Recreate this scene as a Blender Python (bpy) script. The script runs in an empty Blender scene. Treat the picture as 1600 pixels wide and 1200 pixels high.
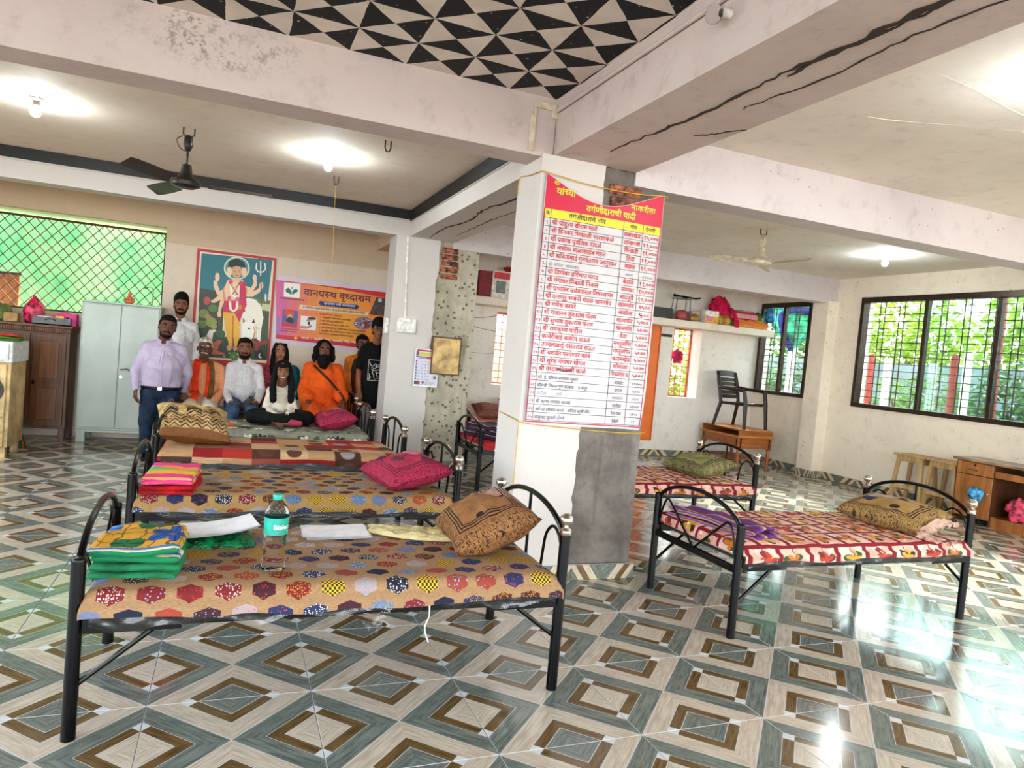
import bpy, bmesh, math, random
from mathutils import Vector, Matrix, Euler, noise
SC = bpy.context.scene
COL = SC.collection
PI = math.pi
random.seed(7)

def lin(c):
    return tuple((v / 255 / 12.92 if v / 255 <= .04045 else ((v / 255 + .055) / 1.055) ** 2.4) for v in c)

CAMX, CAMY, CAMZ = -1.583137, -2.262145, 1.444508
BULB = 170.0
# ---------------------------------------------------------------- camera, sky, sun, exposure
cam = bpy.data.cameras.new('camera')
cam.sensor_width = 36.0
cam.lens = 36 * 1094.63 / 1600
cam.clip_start = .05
cam.clip_end = 200
camo = bpy.data.objects.new('camera', cam)
COL.objects.link(camo)
_R = Vector((0.926295, -0.366194, 0.088763)); _U = Vector((-0.066407, 0.073230, 0.995102)); _F = Vector((0.370900, 0.927653, -0.043514))
_m = Matrix((( _R.x, _U.x, -_F.x, CAMX), (_R.y, _U.y, -_F.y, CAMY), (_R.z, _U.z, -_F.z, CAMZ), (0, 0, 0, 1)))
camo.matrix_world = _m
SC.camera = camo

W = bpy.data.worlds.new('sky')
SC.world = W
W.use_nodes = True
_n = W.node_tree.nodes
_n.clear()
_sky = _n.new('ShaderNodeTexSky')
_sky.sky_type = 'NISHITA'
_sky.sun_disc = False
_sky.sun_elevation = math.radians(42)
_sky.sun_rotation = math.radians(75)
_sky.dust_density = 3.0
_sky.air_density = 1.0
_mixs = _n.new('ShaderNodeMix'); _mixs.data_type = 'RGBA'
_mixs.inputs[0].default_value = .75
_mixs.inputs[7].default_value = (5.2, 5.6, 5.7, 1)      # bright hazy white sky
W.node_tree.links.new(_sky.outputs[0], _mixs.inputs[6])
_bg = _n.new('ShaderNodeBackground')
_bg.inputs[1].default_value = .60
_wo = _n.new('ShaderNodeOutputWorld')
W.node_tree.links.new(_mixs.outputs[2], _bg.inputs[0])
W.node_tree.links.new(_bg.outputs[0], _wo.inputs[0])

_sun = bpy.data.lights.new('sun', 'SUN')
_sun.energy = 6.5
_sun.angle = math.radians(3.0)
_sun.color = (1, .95, .86)
_suno = bpy.data.objects.new('sun', _sun)
COL.objects.link(_suno)
_suno.rotation_euler = Vector((-.86, -.18, -.60)).to_track_quat('-Z', 'Y').to_euler()

_al = bpy.data.lights.new('added_front_fill', 'AREA')      # added fill lamp behind the viewer, boosts the daylight indoors
_al.shape = 'RECTANGLE'; _al.size = 11.0; _al.size_y = 2.5; _al.energy = 26; _al.color = (1, .95, .90)
_alo = bpy.data.objects.new('added_front_fill', _al)
COL.objects.link(_alo)
_alo.location = (.5, -6.15, 1.6); _alo.rotation_euler = (math.radians(90), 0, 0)
vs = SC.view_settings
SC.display_settings.display_device = 'sRGB'
vs.view_transform = 'Standard'
vs.look = 'None'
vs.exposure = 1.55
vs.gamma = 1.0
vs.use_curve_mapping = False
try:
    SC.cycles.max_bounces = 10
    SC.cycles.diffuse_bounces = 6
    SC.cycles.glossy_bounces = 4
    SC.cycles.transmission_bounces = 8
    SC.cycles.transparent_max_bounces = 12
    SC.cycles.caustics_reflective = False
    SC.cycles.caustics_refractive = False
    SC.cycles.sample_clamp_indirect = 6
    SC.cycles.use_denoising = True
except Exception:
    pass

# ---------------------------------------------------------------- mesh helpers
class MB:
    """collects shapes and builds them as one mesh object"""
    def __init__(s):
        s.v = []; s.f = []; s.m = []; s.c = []; s.uv = []
        s.mi = 0; s.col = None
    def add(s, verts, faces, uv=None):
        b = len(s.v)
        s.v += [tuple(x) for x in verts]
        for k, f in enumerate(faces):
            s.f.append([b + i for i in f]); s.m.append(s.mi); s.c.append(s.col)
        s.uv += (uv if uv else [(0, 0)] * len(verts))
        return s
    def box(s, c, d, rot=None, bev=0.0):
        x, y, z = d[0] / 2, d[1] / 2, d[2] / 2
        if bev <= 0:
            vs_ = [(-x, -y, -z), (x, -y, -z), (x, y, -z), (-x, y, -z), (-x, -y, z), (x, -y, z), (x, y, z), (-x, y, z)]
            fs = [(0, 3, 2, 1), (4, 5, 6, 7), (0, 1, 5, 4), (1, 2, 6, 5), (2, 3, 7, 6), (3, 0, 4, 7)]
        else:
            b = min(bev, x * .9, y * .9, z * .9)
            vs_ = []
            idx = {}
            for sx in (-1, 1):
                for sy in (-1, 1):
                    for sz in (-1, 1):
                        for ax in range(3):
                            p = [sx * (x - b), sy * (y - b), sz * (z - b)]
                            p[ax] = (sx * x, sy * y, sz * z)[ax]
                            idx[(sx, sy, sz, ax)] = len(vs_); vs_.append(tuple(p))
            fs = []
            for ax in range(3):
                o = [a for a in range(3) if a != ax]
                for sg in (-1, 1):
                    q = []
                    for (a, bb) in ((-1, -1), (1, -1), (1, 1), (-1, 1)):
                        k = [0, 0, 0]; k[ax] = sg; k[o[0]] = a; k[o[1]] = bb
                        q.append(idx[(k[0], k[1], k[2], ax)])
                    fs.append(q)
            for ax in range(3):
                o = [a for a in range(3) if a != ax]
                for a in (-1, 1):
                    for bb in (-1, 1):
                        k1 = [0, 0, 0]; k1[ax] = -1; k1[o[0]] = a; k1[o[1]] = bb
                        k2 = k1[:]; k2[ax] = 1
                        fs.append([idx[(*k1, o[0])], idx[(*k2, o[0])], idx[(*k2, o[1])], idx[(*k1, o[1])]])
            for sx in (-1, 1):
                for sy in (-1, 1):
                    for sz in (-1, 1):
                        fs.append([idx[(sx, sy, sz, a)] for a in range(3)])
        M = rot.to_matrix() if isinstance(rot, Euler) else (Euler(rot).to_matrix() if rot else None)
        C3 = Vector(c)
        out = []
        for v in vs_:
            v = Vector(v)
            if M is not None: v = M @ v
            out.append(v + C3)
        return s.add(out, fs)
    def bx(s, x0, x1, y0, y1, z0, z1, bev=0.0):
        return s.box(((x0 + x1) / 2, (y0 + y1) / 2, (z0 + z1) / 2), (abs(x1 - x0), abs(y1 - y0), abs(z1 - z0)), None, bev)
    def tube(s, pts, r, n=8, cap=True, radii=None, closed=False):
        pts = [Vector(p) for p in pts]
        k = len(pts)
        T = []
        for i in range(k):
            a = pts[(i - 1) % k] if (closed or i > 0) else pts[0]
            b = pts[(i + 1) % k] if (closed or i < k - 1) else pts[-1]
            t = (b - a)
            T.append(t.normalized() if t.length > 1e-9 else Vector((0, 0, 1)))
        up = Vector((0, 0, 1)) if abs(T[0].z) < .9 else Vector((1, 0, 0))
        nrm = (up - T[0] * up.dot(T[0])).normalized()
        vs_ = []
        for i in range(k):
            nrm = nrm - T[i] * nrm.dot(T[i])
            if nrm.length < 1e-6:
                nrm = T[i].orthogonal()
            nrm.normalize()
            bi = T[i].cross(nrm)
            rr = radii[i] if radii else r
            for j in range(n):
                a = 2 * PI * j / n
                vs_.append(pts[i] + (nrm * math.cos(a) + bi * math.sin(a)) * rr)
        fs = []
        for i in range(k if closed else k - 1):
            i2 = (i + 1) % k
            for j in range(n):
                fs.append((i * n + j, i * n + (j + 1) % n, i2 * n + (j + 1) % n, i2 * n + j))
        if cap and not closed:
            fs.append(tuple(range(n - 1, -1, -1)))
            fs.append(tuple((k - 1) * n + j for j in range(n)))
        return s.add(vs_, fs)
    def cyl(s, a, b, r1, r2=None, n=16, cap=True):
        return s.tube([a, b], r1, n, cap, [r1, r1 if r2 is None else r2])
    def lathe(s, c, prof, n=16, axis=None, sx=1, sy=1):
        """prof: list of (radius, height) along axis (default z)"""
        vs_ = []
        Q = Vector(axis).to_track_quat('Z', 'Y').to_matrix() if axis else None
        for (r, h) in prof:
            for j in range(n):
                a = 2 * PI * j / n
                p = Vector((r * math.cos(a) * sx, r * math.sin(a) * sy, h))
                if Q: p = Q @ p
                vs_.append(p + Vector(c))
        fs = []
        for i in range(len(prof) - 1):
            for j in range(n):
                fs.append((i * n + j, i * n + (j + 1) % n, (i + 1) * n + (j + 1) % n, (i + 1) * n + j))
        fs.append(tuple(range(n - 1, -1, -1)))
        fs.append(tuple((len(prof) - 1) * n + j for j in range(n)))
        return s.add(vs_, fs)
    def ell(s, c, r, rot=None, nu=14, nv=9):
        if not hasattr(r, '__len__'): r = (r, r, r)
        M = Euler(rot).to_matrix() if rot else None
        vs_ = []
        for i in range(nv + 1):
            ph = PI * i / nv
            rr = max(math.sin(ph), 1e-3)
            for j in range(nu):
                th = 2 * PI * j / nu
                p = Vector((r[0] * rr * math.cos(th), r[1] * rr * math.sin(th), -r[2] * math.cos(ph)))
                if M: p = M @ p
                vs_.append(p + Vector(c))
        fs = []
        for i in range(nv):
            for j in range(nu):
                fs.append((i * nu + j, i * nu + (j + 1) % nu, (i + 1) * nu + (j + 1) % nu, (i + 1) * nu + j))
        fs.append(tuple(range(nu - 1, -1, -1)))
        fs.append(tuple(nv * nu + j for j in range(nu)))
        return s.add(vs_, fs)
    def cone(s, a, b, r1, r2, n=12):
        """round cone (capsule with two radii)"""
        a = Vector(a); b = Vector(b)
        d = (b - a); L = d.length
        if L < 1e-6: return s.ell(a, max(r1, r2))
        t = d / L
        pts = []; rad = []
        for k in range(5):
            ph = -PI / 2 + k * PI / 10
            pts.append(a + t * r1 * math.sin(ph)); rad.append(max(r1 * math.cos(ph), 1e-3))
        for k in range(5):
            ph = (k + 1) * PI / 10 if k else 0
            ph = k * PI / 8
            pts.append(b + t * r2 * math.sin(ph)); rad.append(max(r2 * math.cos(ph), 1e-3))
        return s.tube(pts, 0, n, True, rad)
    def prism(s, poly, z0, z1, M=None):
        n = len(poly)
        vs_ = [Vector((p[0], p[1], z0)) for p in poly] + [Vector((p[0], p[1], z1)) for p in poly]
        if M is not None: vs_ = [M @ v for v in vs_]
        fs = [tuple(range(n - 1, -1, -1)), tuple(range(n, 2 * n))]
        for i in range(n):
            fs.append((i, (i + 1) % n, n + (i + 1) % n, n + i))
        return s.add(vs_, fs)
    def grid(s, fn, nu, nv, uvfn=None):
        vs_ = []; uv = []
        for j in range(nv + 1):
            for i in range(nu + 1):
                vs_.append(fn(i / nu, j / nv))
                uv.append(uvfn(i / nu, j / nv) if uvfn else (i / nu, j / nv))
        w = nu + 1
        fs = [(j * w + i, j * w + i + 1, (j + 1) * w + i + 1, (j + 1) * w + i) for j in range(nv) for i in range(nu)]
        return s.add(vs_, fs, uv)
    def mesh(s, name, mats=None, smooth=False, angle=None):
        me = bpy.data.meshes.new(name)
        me.from_pydata([tuple(v) for v in s.v], [], s.f)
        if mats is not None:
            for m in (mats if isinstance(mats, (list, tuple)) else [mats]): me.materials.append(m)
        if any(s.m): me.polygons.foreach_set('material_index', s.m)
        if any(u != (0, 0) for u in s.uv):
            l = me.uv_layers.new(name='UVMap')
            vi = [0] * len(me.loops); me.loops.foreach_get('vertex_index', vi)
            fl = []
            for i in vi: fl += s.uv[i]
            l.data.foreach_set('uv', fl)
        if any(c is not None for c in s.c):
            a = me.color_attributes.new('Col', 'FLOAT_COLOR', 'CORNER')
            fl = []
            for p_, c in zip(me.polygons, s.c):
                c = c or (1, 1, 1)
                fl += [c[0], c[1], c[2], 1.0] * p_.loop_total
            a.data.foreach_set('color', fl)
        if smooth:
            me.polygons.foreach_set('use_smooth', [True] * len(me.polygons))
            if angle:
                try: me.set_sharp_from_angle(angle=math.radians(angle))
                except Exception: pass
        me.update()
        return me
    def build(s, name, mats, parent=None, smooth=False, angle=40, label=None, cat=None, group=None, kind=None, loc=None):
        o = bpy.data.objects.new(name, s.mesh(name, mats, smooth, angle))
        COL.objects.link(o)
        if parent: o.parent = parent
        if loc is not None: o.location = loc
        tag(o, label, cat, group, kind)
        return o

def tag(o, label=None, cat=None, group=None, kind=None):
    if label: o['label'] = label
    if cat: o['category'] = cat
    if group: o['group'] = group
    if kind: o['kind'] = kind
    return o
def empty(name, loc, rz=0, label=None, cat=None, group=None, kind=None):
    o = bpy.data.objects.new(name, None)
    COL.objects.link(o)
    o.location = loc; o.rotation_euler = (0, 0, rz)
    o.empty_display_size = .05
    return tag(o, label, cat, group, kind)
def dup(root, loc=None, rz=None, label=None, group=None):
    r = root.copy(); COL.objects.link(r)
    if loc is not None: r.location = loc
    if rz is not None: r.rotation_euler = (0, 0, rz)
    if label: r['label'] = label
    if group: r['group'] = group
    for ch in list(root.children):
        c = ch.copy(); COL.objects.link(c); c.parent = r
        for g in ch.children:
            d = g.copy(); COL.objects.link(d); d.parent = c
    return r
def arc(c, r, a0, a1, n, ax=0, ay=2, ry=None):
    out = []
    for i in range(n + 1):
        a = a0 + (a1 - a0) * i / n
        p = list(c); p[ax] += r * math.cos(a); p[ay] += (ry or r) * math.sin(a)
        out.append(tuple(p))
    return out
def bez(p0, p1, p2, p3, n=10):
    out = []
    for i in range(n + 1):
        t = i / n; u = 1 - t
        out.append(tuple(u**3 * a + 3 * u * u * t * b + 3 * u * t * t * c + t**3 * d for a, b, c, d in zip(p0, p1, p2, p3)))
    return out
def spl(pts, n=6):
    """Catmull-Rom through pts"""
    P = [Vector(p) for p in pts]
    out = []
    for i in range(len(P) - 1):
        a = P[i - 1] if i else P[0]; b = P[i]; c = P[i + 1]; d = P[i + 2] if i + 2 < len(P) else P[-1]
        for k in range(n):
            t = k / n
            out.append(.5 * ((2 * b) + (c - a) * t + (2 * a - 5 * b + 4 * c - d) * t * t + (3 * b - a - 3 * c + d) * t**3))
    out.append(P[-1])
    return out

# ---------------------------------------------------------------- material helpers
class X:
    """tiny expression builder for shader math"""
    def __init__(s, nt, sock): s.nt = nt; s.k = sock
    def _op(s, op, *a, clamp=False):
        n = s.nt.nodes.new('ShaderNodeMath'); n.operation = op; n.use_clamp = clamp
        for i, v in enumerate((s,) + a):
            if isinstance(v, X): s.nt.links.new(v.k, n.inputs[i])
            else: n.inputs[i].default_value = v
        return X(s.nt, n.outputs[0])
    def __add__(s, o): return s._op('ADD', o)
    __radd__ = __add__
    def __sub__(s, o): return s._op('SUBTRACT', o)
    def __rsub__(s, o): return (s * -1) + o
    def __mul__(s, o): return s._op('MULTIPLY', o)
    __rmul__ = __mul__
    def __truediv__(s, o): return s._op('DIVIDE', o)
    def lt(s, o): return s._op('LESS_THAN', o)
    def gt(s, o): return s._op('GREATER_THAN', o)
    def abs(s): return s._op('ABSOLUTE')
    def fract(s): return s._op('FRACT')
    def floor(s): return s._op('FLOOR')
    def min(s, o): return s._op('MINIMUM', o)
    def max(s, o): return s._op('MAXIMUM', o)
    def mod(s, o): return s._op('FLOORED_MODULO', o)
    def sqrt(s): return s._op('SQRT')
    def sin(s): return s._op('SINE')
    def cos(s): return s._op('COSINE')
    def atan2(s, o): return s._op('ARCTAN2', o)
    def clamp(s): return s._op('ADD', 0.0, clamp=True)
    def smooth(s, a, b):
        n = s.nt.nodes.new('ShaderNodeMapRange'); n.interpolation_type = 'SMOOTHSTEP'
        s.nt.links.new(s.k, n.inputs[0]); n.inputs[1].default_value = a; n.inputs[2].default_value = b
        return X(s.nt, n.outputs[0])
class NT:
    def __init__(s, name, rough=.6, metal=0.0, spec=.5):
        m = bpy.data.materials.new(name); m.use_nodes = True
        s.m = m; s.nt = m.node_tree; s.b = s.nt.nodes['Principled BSDF']
        s.b.inputs['Roughness'].default_value = rough
        s.b.inputs['Metallic'].default_value = metal
        s.b.inputs['Specular IOR Level'].default_value = spec
        m.diffuse_color = (.5, .5, .5, 1)
    def n(s, t): return s.nt.nodes.new(t)
    def l(s, a, b):
        s.nt.links.new(a.k if isinstance(a, X) else a, b)
    def coord(s, which='Object'):
        t = s.n('ShaderNodeTexCoord'); return t.outputs[which]
    def xyz(s, sock):
        t = s.n('ShaderNodeSeparateXYZ'); s.l(sock, t.inputs[0])
        return [X(s.nt, t.outputs[i]) for i in range(3)]
    def vec(s, *a):
        t = s.n('ShaderNodeCombineXYZ')
        for i, v in enumerate(a):
            if isinstance(v, X): s.l(v, t.inputs[i])
            else: t.inputs[i].default_value = v
        return t.outputs[0]
    def noise(s, vec, scale, detail=4, rough=.55, out=0, dist=0):
        t = s.n('ShaderNodeTexNoise'); t.inputs['Scale'].default_value = scale; t.inputs['Detail'].default_value = detail
        t.inputs['Roughness'].default_value = rough; t.inputs['Distortion'].default_value = dist
        if vec is not None: s.l(vec, t.inputs['Vector'])
        return X(s.nt, t.outputs[out])
    def white(s, vec):
        t = s.n('ShaderNodeTexWhiteNoise'); t.noise_dimensions = '3D'; s.l(vec, t.inputs['Vector'])
        return X(s.nt, t.outputs['Value'])
    def voro(s, vec, scale, out='Distance', rnd=1.0):
        t = s.n('ShaderNodeTexVoronoi'); t.inputs['Scale'].default_value = scale; t.inputs['Randomness'].default_value = rnd
        s.l(vec, t.inputs['Vector'])
        return X(s.nt, t.outputs[out])
    def mix(s, f, a, b):
        t = s.n('ShaderNodeMix'); t.data_type = 'RGBA'
        if isinstance(f, X): s.l(f, t.inputs[0])
        else: t.inputs[0].default_value = f
        for v, i in ((a, 6), (b, 7)):
            if isinstance(v, tuple): t.inputs[i].default_value = (*lin(v), 1)
            else: s.l(v, t.inputs[i])
        return t.outputs[2]
    def ramp(s, f, stops, const=False):
        t = s.n('ShaderNodeValToRGB'); e = t.color_ramp.elements
        if const: t.color_ramp.interpolation = 'CONSTANT'
        while len(e) < len(stops): e.new(.5)
        for k, (p_, c) in enumerate(stops):
            e[k].position = p_; e[k].color = (*lin(c), 1)
        s.l(f, t.inputs[0])
        return t.outputs[0]
    def base(s, c):
        if isinstance(c, tuple): s.b.inputs['Base Color'].default_value = (*lin(c), 1)
        else: s.l(c, s.b.inputs['Base Color'])
        return s
    def rough(s, x): s.l(x, s.b.inputs['Roughness']); return s
    def bump(s, h, strength=.3, dist=.01):
        t = s.n('ShaderNodeBump'); t.inputs['Strength'].default_value = strength; t.inputs['Distance'].default_value = dist
        s.l(h, t.inputs['Height']); s.l(t.outputs[0], s.b.inputs['Normal'])
        return s
_mc = {}
def plain(name, c, rough=.5, metal=0.0, var=.06, scale=18, bump=0.0, spec=.5, bscale=None, coat=0):
    """one colour with slight grain"""
    if name in _mc: return _mc[name]
    t = NT(name, rough, metal, spec)
    co = t.coord('Object')
    n = t.noise(co, scale, 3)
    d = tuple(max(0, v * (1 - var * 2.2)) for v in c); u = tuple(min(255, v * (1 + var)) for v in c)
    t.base(t.mix(n.smooth(.3, .7), d, u))
    if bump: t.bump(t.noise(co, bscale or scale * 3, 4), bump)
    if coat: t.b.inputs['Coat Weight'].default_value = coat
    _mc[name] = t.m
    return t.m
def fabric(name, c, var=.05, scale=9, bump=.6):
    """woven cloth with soft creases"""
    if name in _mc: return _mc[name]
    t = NT(name, .85, 0, .2)
    co = t.coord('Object')
    n = t.noise(co, scale, 4, .6)
    t.base(t.mix(n.smooth(.3, .75), tuple(v * (1 - var) for v in c), tuple(min(255, v * (1 + var * .5)) for v in c)))
    h = t.noise(co, scale * 1.6, 3, .6, dist=1.2) + t.noise(co, 300, 1) * .08
    t.bump(h, bump, .02)
    _mc[name] = t.m
    return t.m
def wood(name, c1, c2, scale=1.0, rough=.45, axis=2, spec=.4):
    if name in _mc: return _mc[name]
    t = NT(name, rough, 0, spec)
    x, y, z = t.xyz(t.coord('Object'))
    q = [x * 14.0, y * 14.0, z * 14.0]
    q[axis] = q[axis] * .09
    v = t.vec(*q)
    n = t.noise(v, 1.6 * scale, 5, .6, dist=.7)
    t.base(t.mix(n.smooth(.3, .7), c1, c2)).bump(n, .12, .004)
    _mc[name] = t.m
    return t.m
def paintmat():
    if 'print' in _mc: return _mc['print']
    t = NT('printed_ink', .42, 0, .4)
    a = t.n('ShaderNodeVertexColor'); a.layer_name = 'Col'
    t.base(a.outputs[0])
    _mc['print'] = t.m
    return t.m
TMP = bpy.data.scenes.new('workbench')
def tmp_dg():
    with bpy.context.temp_override(scene=TMP, view_layer=TMP.view_layers[0]):
        return bpy.context.evaluated_depsgraph_get()
def finish(me_obj, mods):
    """apply modifiers and keep the evaluated mesh"""
    TMP.collection.objects.link(me_obj)
    for typ, kw in mods:
        md = me_obj.modifiers.new(typ, typ)
        for k, v in kw.items(): setattr(md, k, v)
    dg = tmp_dg()
    me = bpy.data.meshes.new_from_object(me_obj.evaluated_get(dg))
    TMP.collection.objects.unlink(me_obj)
    old = me_obj.data
    me_obj.modifiers.clear()
    me_obj.data = me
    if old.users == 0: bpy.data.meshes.remove(old)
    me.polygons.foreach_set('use_smooth', [True] * len(me.polygons))
    return me_obj
def pt(x, y, z): return (x, y, z)
# ---------------------------------------------------------------- surfaces of the room
def plaster(name, c, dirt=(120, 112, 105), amount=.35, speck=.5, rough=.8):
    if name in _mc: return _mc[name]
    t = NT(name, rough, 0, .25)
    co = t.coord('Object')
    big = t.noise(co, 1.1, 5, .62).smooth(.42, .78)
    fine = t.noise(co, 7.5, 6, .7).smooth(.5, .74)
    sp = (t.voro(co, 16, 'Distance', 1.0).lt(.13)) * t.noise(co, 2.3, 2).smooth(.5, .66)
    f = (big * .5 + fine * .55) * amount
    a = t.mix(f, c, dirt)
    a = t.mix(sp * speck, a, (70, 66, 64))
    t.base(a)
    t.bump(t.noise(co, 9, 6, .65) + t.noise(co, 60, 3) * .15, .22, .012)
    _mc[name] = t.m
    return t.m
P_LILAC = plaster('lilac_whitewash', (196, 181, 176), (118, 100, 96), .55, .12)
P_PALE = plaster('pale_lilac_whitewash', (204, 195, 196), (140, 132, 136), .5, .6)
P_WHITE = plaster('white_whitewash', (231, 223, 214), (140, 132, 128), .5, .6)
P_BUFF = plaster('buff_paint', (218, 202, 184), (170, 150, 130), .3, .05)
P_CREAM = plaster('cream_whitewash', (236, 224, 206), (150, 138, 124), .42, .6)
P_BEIGE = plaster('beige_paint', (206, 184, 158), (160, 136, 112), .35, .1)
P_CEIL = plaster('ceiling_whitewash', (228, 214, 198), (164, 146, 130), .4, .08)
P_CEILR = plaster('rough_ceiling_whitewash', (230, 222, 212), (150, 140, 132), .45, .1)
P_SMOOTH = plaster('smooth_white_paint', (206, 200, 196), (180, 172, 166), .3, .05)
M_BAND = plain('black_paint', (8, 11, 14), .5, var=.15, scale=6)
M_GROUT = plain('grout', (196, 198, 196), .5)
M_WHITE = plain('white_plastic', (232, 230, 224), .4)
M_CRACK = plain('crack_dark', (48, 34, 26), .95)

def tile_mat():
    t = NT('diamond_tile', .13, 0, .5)
    co = t.coord('Object')
    x, y, z = t.xyz(co)
    u = ((x / .3) + 1).mod(2.0) - 1
    v = ((y / .3) + 1).mod(2.0) - 1
    ax, ay = u.abs(), v.abs()
    isA = ax.gt(ay)
    hi, lo = ax.max(ay), ax.min(ay)
    d = (1 - hi) + lo                          # 0 at the diamond's centre, 1 on its rim
    e = lo - (1 - hi)
    k = (u.floor() * 3.1 + v.floor() * 7.7)
    grain = t.noise(t.vec(d * 13, e * 1.1, k + isA * 5), 1.6, 4, .65)
    g = grain.smooth(.3, .7)
    beige = t.mix(g, (176, 162, 145), (206, 196, 181))
    grey = t.mix(g, (84, 92, 88), (126, 134, 128))
    brown = t.mix(g, (84, 64, 36), (118, 95, 60))
    centre = t.mix(isA, grey, beige)
    outer = t.mix(isA, beige, grey)
    col = t.mix(d.gt(.395), centre, brown)
    col = t.mix(d.gt(.615), col, outer)
    sq = ((1 - hi) + (lo - .51).abs()).lt(.105)
    white = (208, 211, 214)
    line = ((d - .395).abs().lt(.008)).max((d - .615).abs().lt(.006)).max((d - 1).abs().lt(.009)).max(hi.gt(.992))
    col = t.mix(sq.max(line * .8), col, white)
    t.base(col)
    t.rough(t.noise(co, 3, 4).smooth(.2, .9) * .07 + .10)
    return t.m
M_TILE = tile_mat()

def holes(mb, axis, t0, t1, a0, a1, z0, z1, hs):
    """wall slab with rectangular holes; axis 'x': runs along X at Y t0..t1"""
    cuts = sorted({a0, a1, *[h[0] for h in hs], *[h[1] for h in hs]})
    for p, q in zip(cuts, cuts[1:]):
        mid = (p + q) / 2
        segs = sorted([(h[2], h[3]) for h in hs if h[0] < mid < h[1]])
        z = z0
        for (s0, s1) in segs + [(z1, z1)]:
            if s0 - z > 1e-4:
                if axis == 'x': mb.bx(p, q, t0, t1, z, s0)
                else: mb.bx(t0, t1, p, q, z, s0)
            z = s1
    return mb
XR = 6.70; YB = 7.35; XL = -5.6; YF = -6.4; ZT = 2.97; ZP = 3.03

# floor: a slab, and each tile a piece of its own
fl = MB().bx(XL - .3, XR + .3, YF - .3, YB + .4, -.2, -.0125)
floor = fl.build('floor', M_GROUT, kind='structure', label='polished floor of square tiles with grey, beige and brown diamonds')
tl = MB()
h_ = .2988
tl.add([(-h_, -h_, -.012), (h_, -h_, -.012), (h_, h_, -.012), (-h_, h_, -.012),
        (-h_, -h_, -.0015), (h_, -h_, -.0015), (h_, h_, -.0015), (-h_, h_, -.0015),
        (-h_ + .0015, -h_ + .0015, 0), (h_ - .0015, -h_ + .0015, 0), (h_ - .0015, h_ - .0015, 0), (-h_ + .0015, h_ - .0015, 0)],
       [(0, 1, 5, 4), (1, 2, 6, 5), (2, 3, 7, 6), (3, 0, 4, 7), (4, 5, 9, 8), (5, 6, 10, 9), (6, 7, 11, 10), (7, 4, 8, 11), (8, 9, 10, 11)])
tile_me = tl.mesh('tile', M_TILE)
def inview(x, y, z=0, mar=.08):
    d = Vector((x - CAMX, y - CAMY, z - CAMZ)); w = d.dot(_F)
    if w < .3: return False
    a = .5 + d.dot(_R) / w * 1094.63 / 1600; b = .5 + d.dot(_U) / w * 1094.63 / 1200
    return -mar < a < 1 + mar and -mar < b < 1 + mar
cells = [(-5.1 + .6 * i, -6.3 + .6 * j) for i in range(20) for j in range(23)]
vis = sorted([c for c in cells if any(inview(c[0] + dx, c[1] + dy, 0, .0) for dx in (-.3, 0, .3) for dy in (-.3, 0, .3))],
             key=lambda c: (c[0] - CAMX) ** 2 + (c[1] - CAMY) ** 2)[:298]
vs_set = set(vis)
for c in vis:
    o = bpy.data.objects.new('tile', tile_me); COL.objects.link(o); o.parent = floor; o.location = (c[0], c[1], 0)
rest = MB()
for c in cells:
    if c not in vs_set:
        rest.add([(v[0] + c[0] + 5.1, v[1] + c[1] + 6.3, v[2]) for v in tl.v], tl.f)
ro = rest.build('tiles', M_TILE, floor, kind='stuff', loc=(-5.1, -6.3, 0))

# walls
holes(MB(), 'x', YB, YB + .34, .9, XR + .2, 0, 3.2,
      [(4.99, 5.54, .97, 2.11), (1.93, 2.62, .97, 2.04)]).build('wall_back', P_WHITE, kind='structure', label='whitewashed back wall with two slim windows, right of the second column')
holes(MB(), 'x', YB, YB + .34, XL - .2, .9, 0, 3.2, [(-5.0, -2.44, 1.46, 2.60)]).build('wall_back', P_BUFF, kind='structure', label='buff back wall with the lattice opening, poster and banner')
WR = [(1.44, 5.28, 1.12, 2.68), (6.20, 7.32, 1.15, 2.66), (-5.4, .2, 1.0, 2.7)]
holes(MB(), 'y', XR, XR + .22, YF - .2, YB, 0, 3.2, WR).build('wall_right', P_CREAM, kind='structure', label='cream whitewashed wall holding the wide sliding window')
holes(MB(), 'y', XL - .2, XL, YF - .2, YB, 0, 3.2, [(-6.2, 1.2, .25, 2.85), (1.8, 5.2, .9, 2.6)]).build('wall_left', P_BEIGE, kind='structure', label='left side wall with open bays')  # out of view; bays opened wide so more daylight reaches the hall
holes(MB(), 'x', YF - .2, YF, XL, XR, 0, 3.2, [(-5.4, .1, .1, 2.9), (.5, 6.5, .1, 2.9)]).build('wall_front', P_BEIGE, kind='structure', label='unseen front wall with wide open bays')  # behind the viewer; bays shaped wide to let daylight flood in
# back of the left bay is painted beige
MB().bx(-2.44, .9, YB - .012, YB - .001, 2.42, ZT).bx(XL, -2.44, YB - .012, YB - .001, 2.60, ZT).build('trim_1', P_BEIGE, kind='structure', label='beige painted upper band of the back wall')

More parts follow.
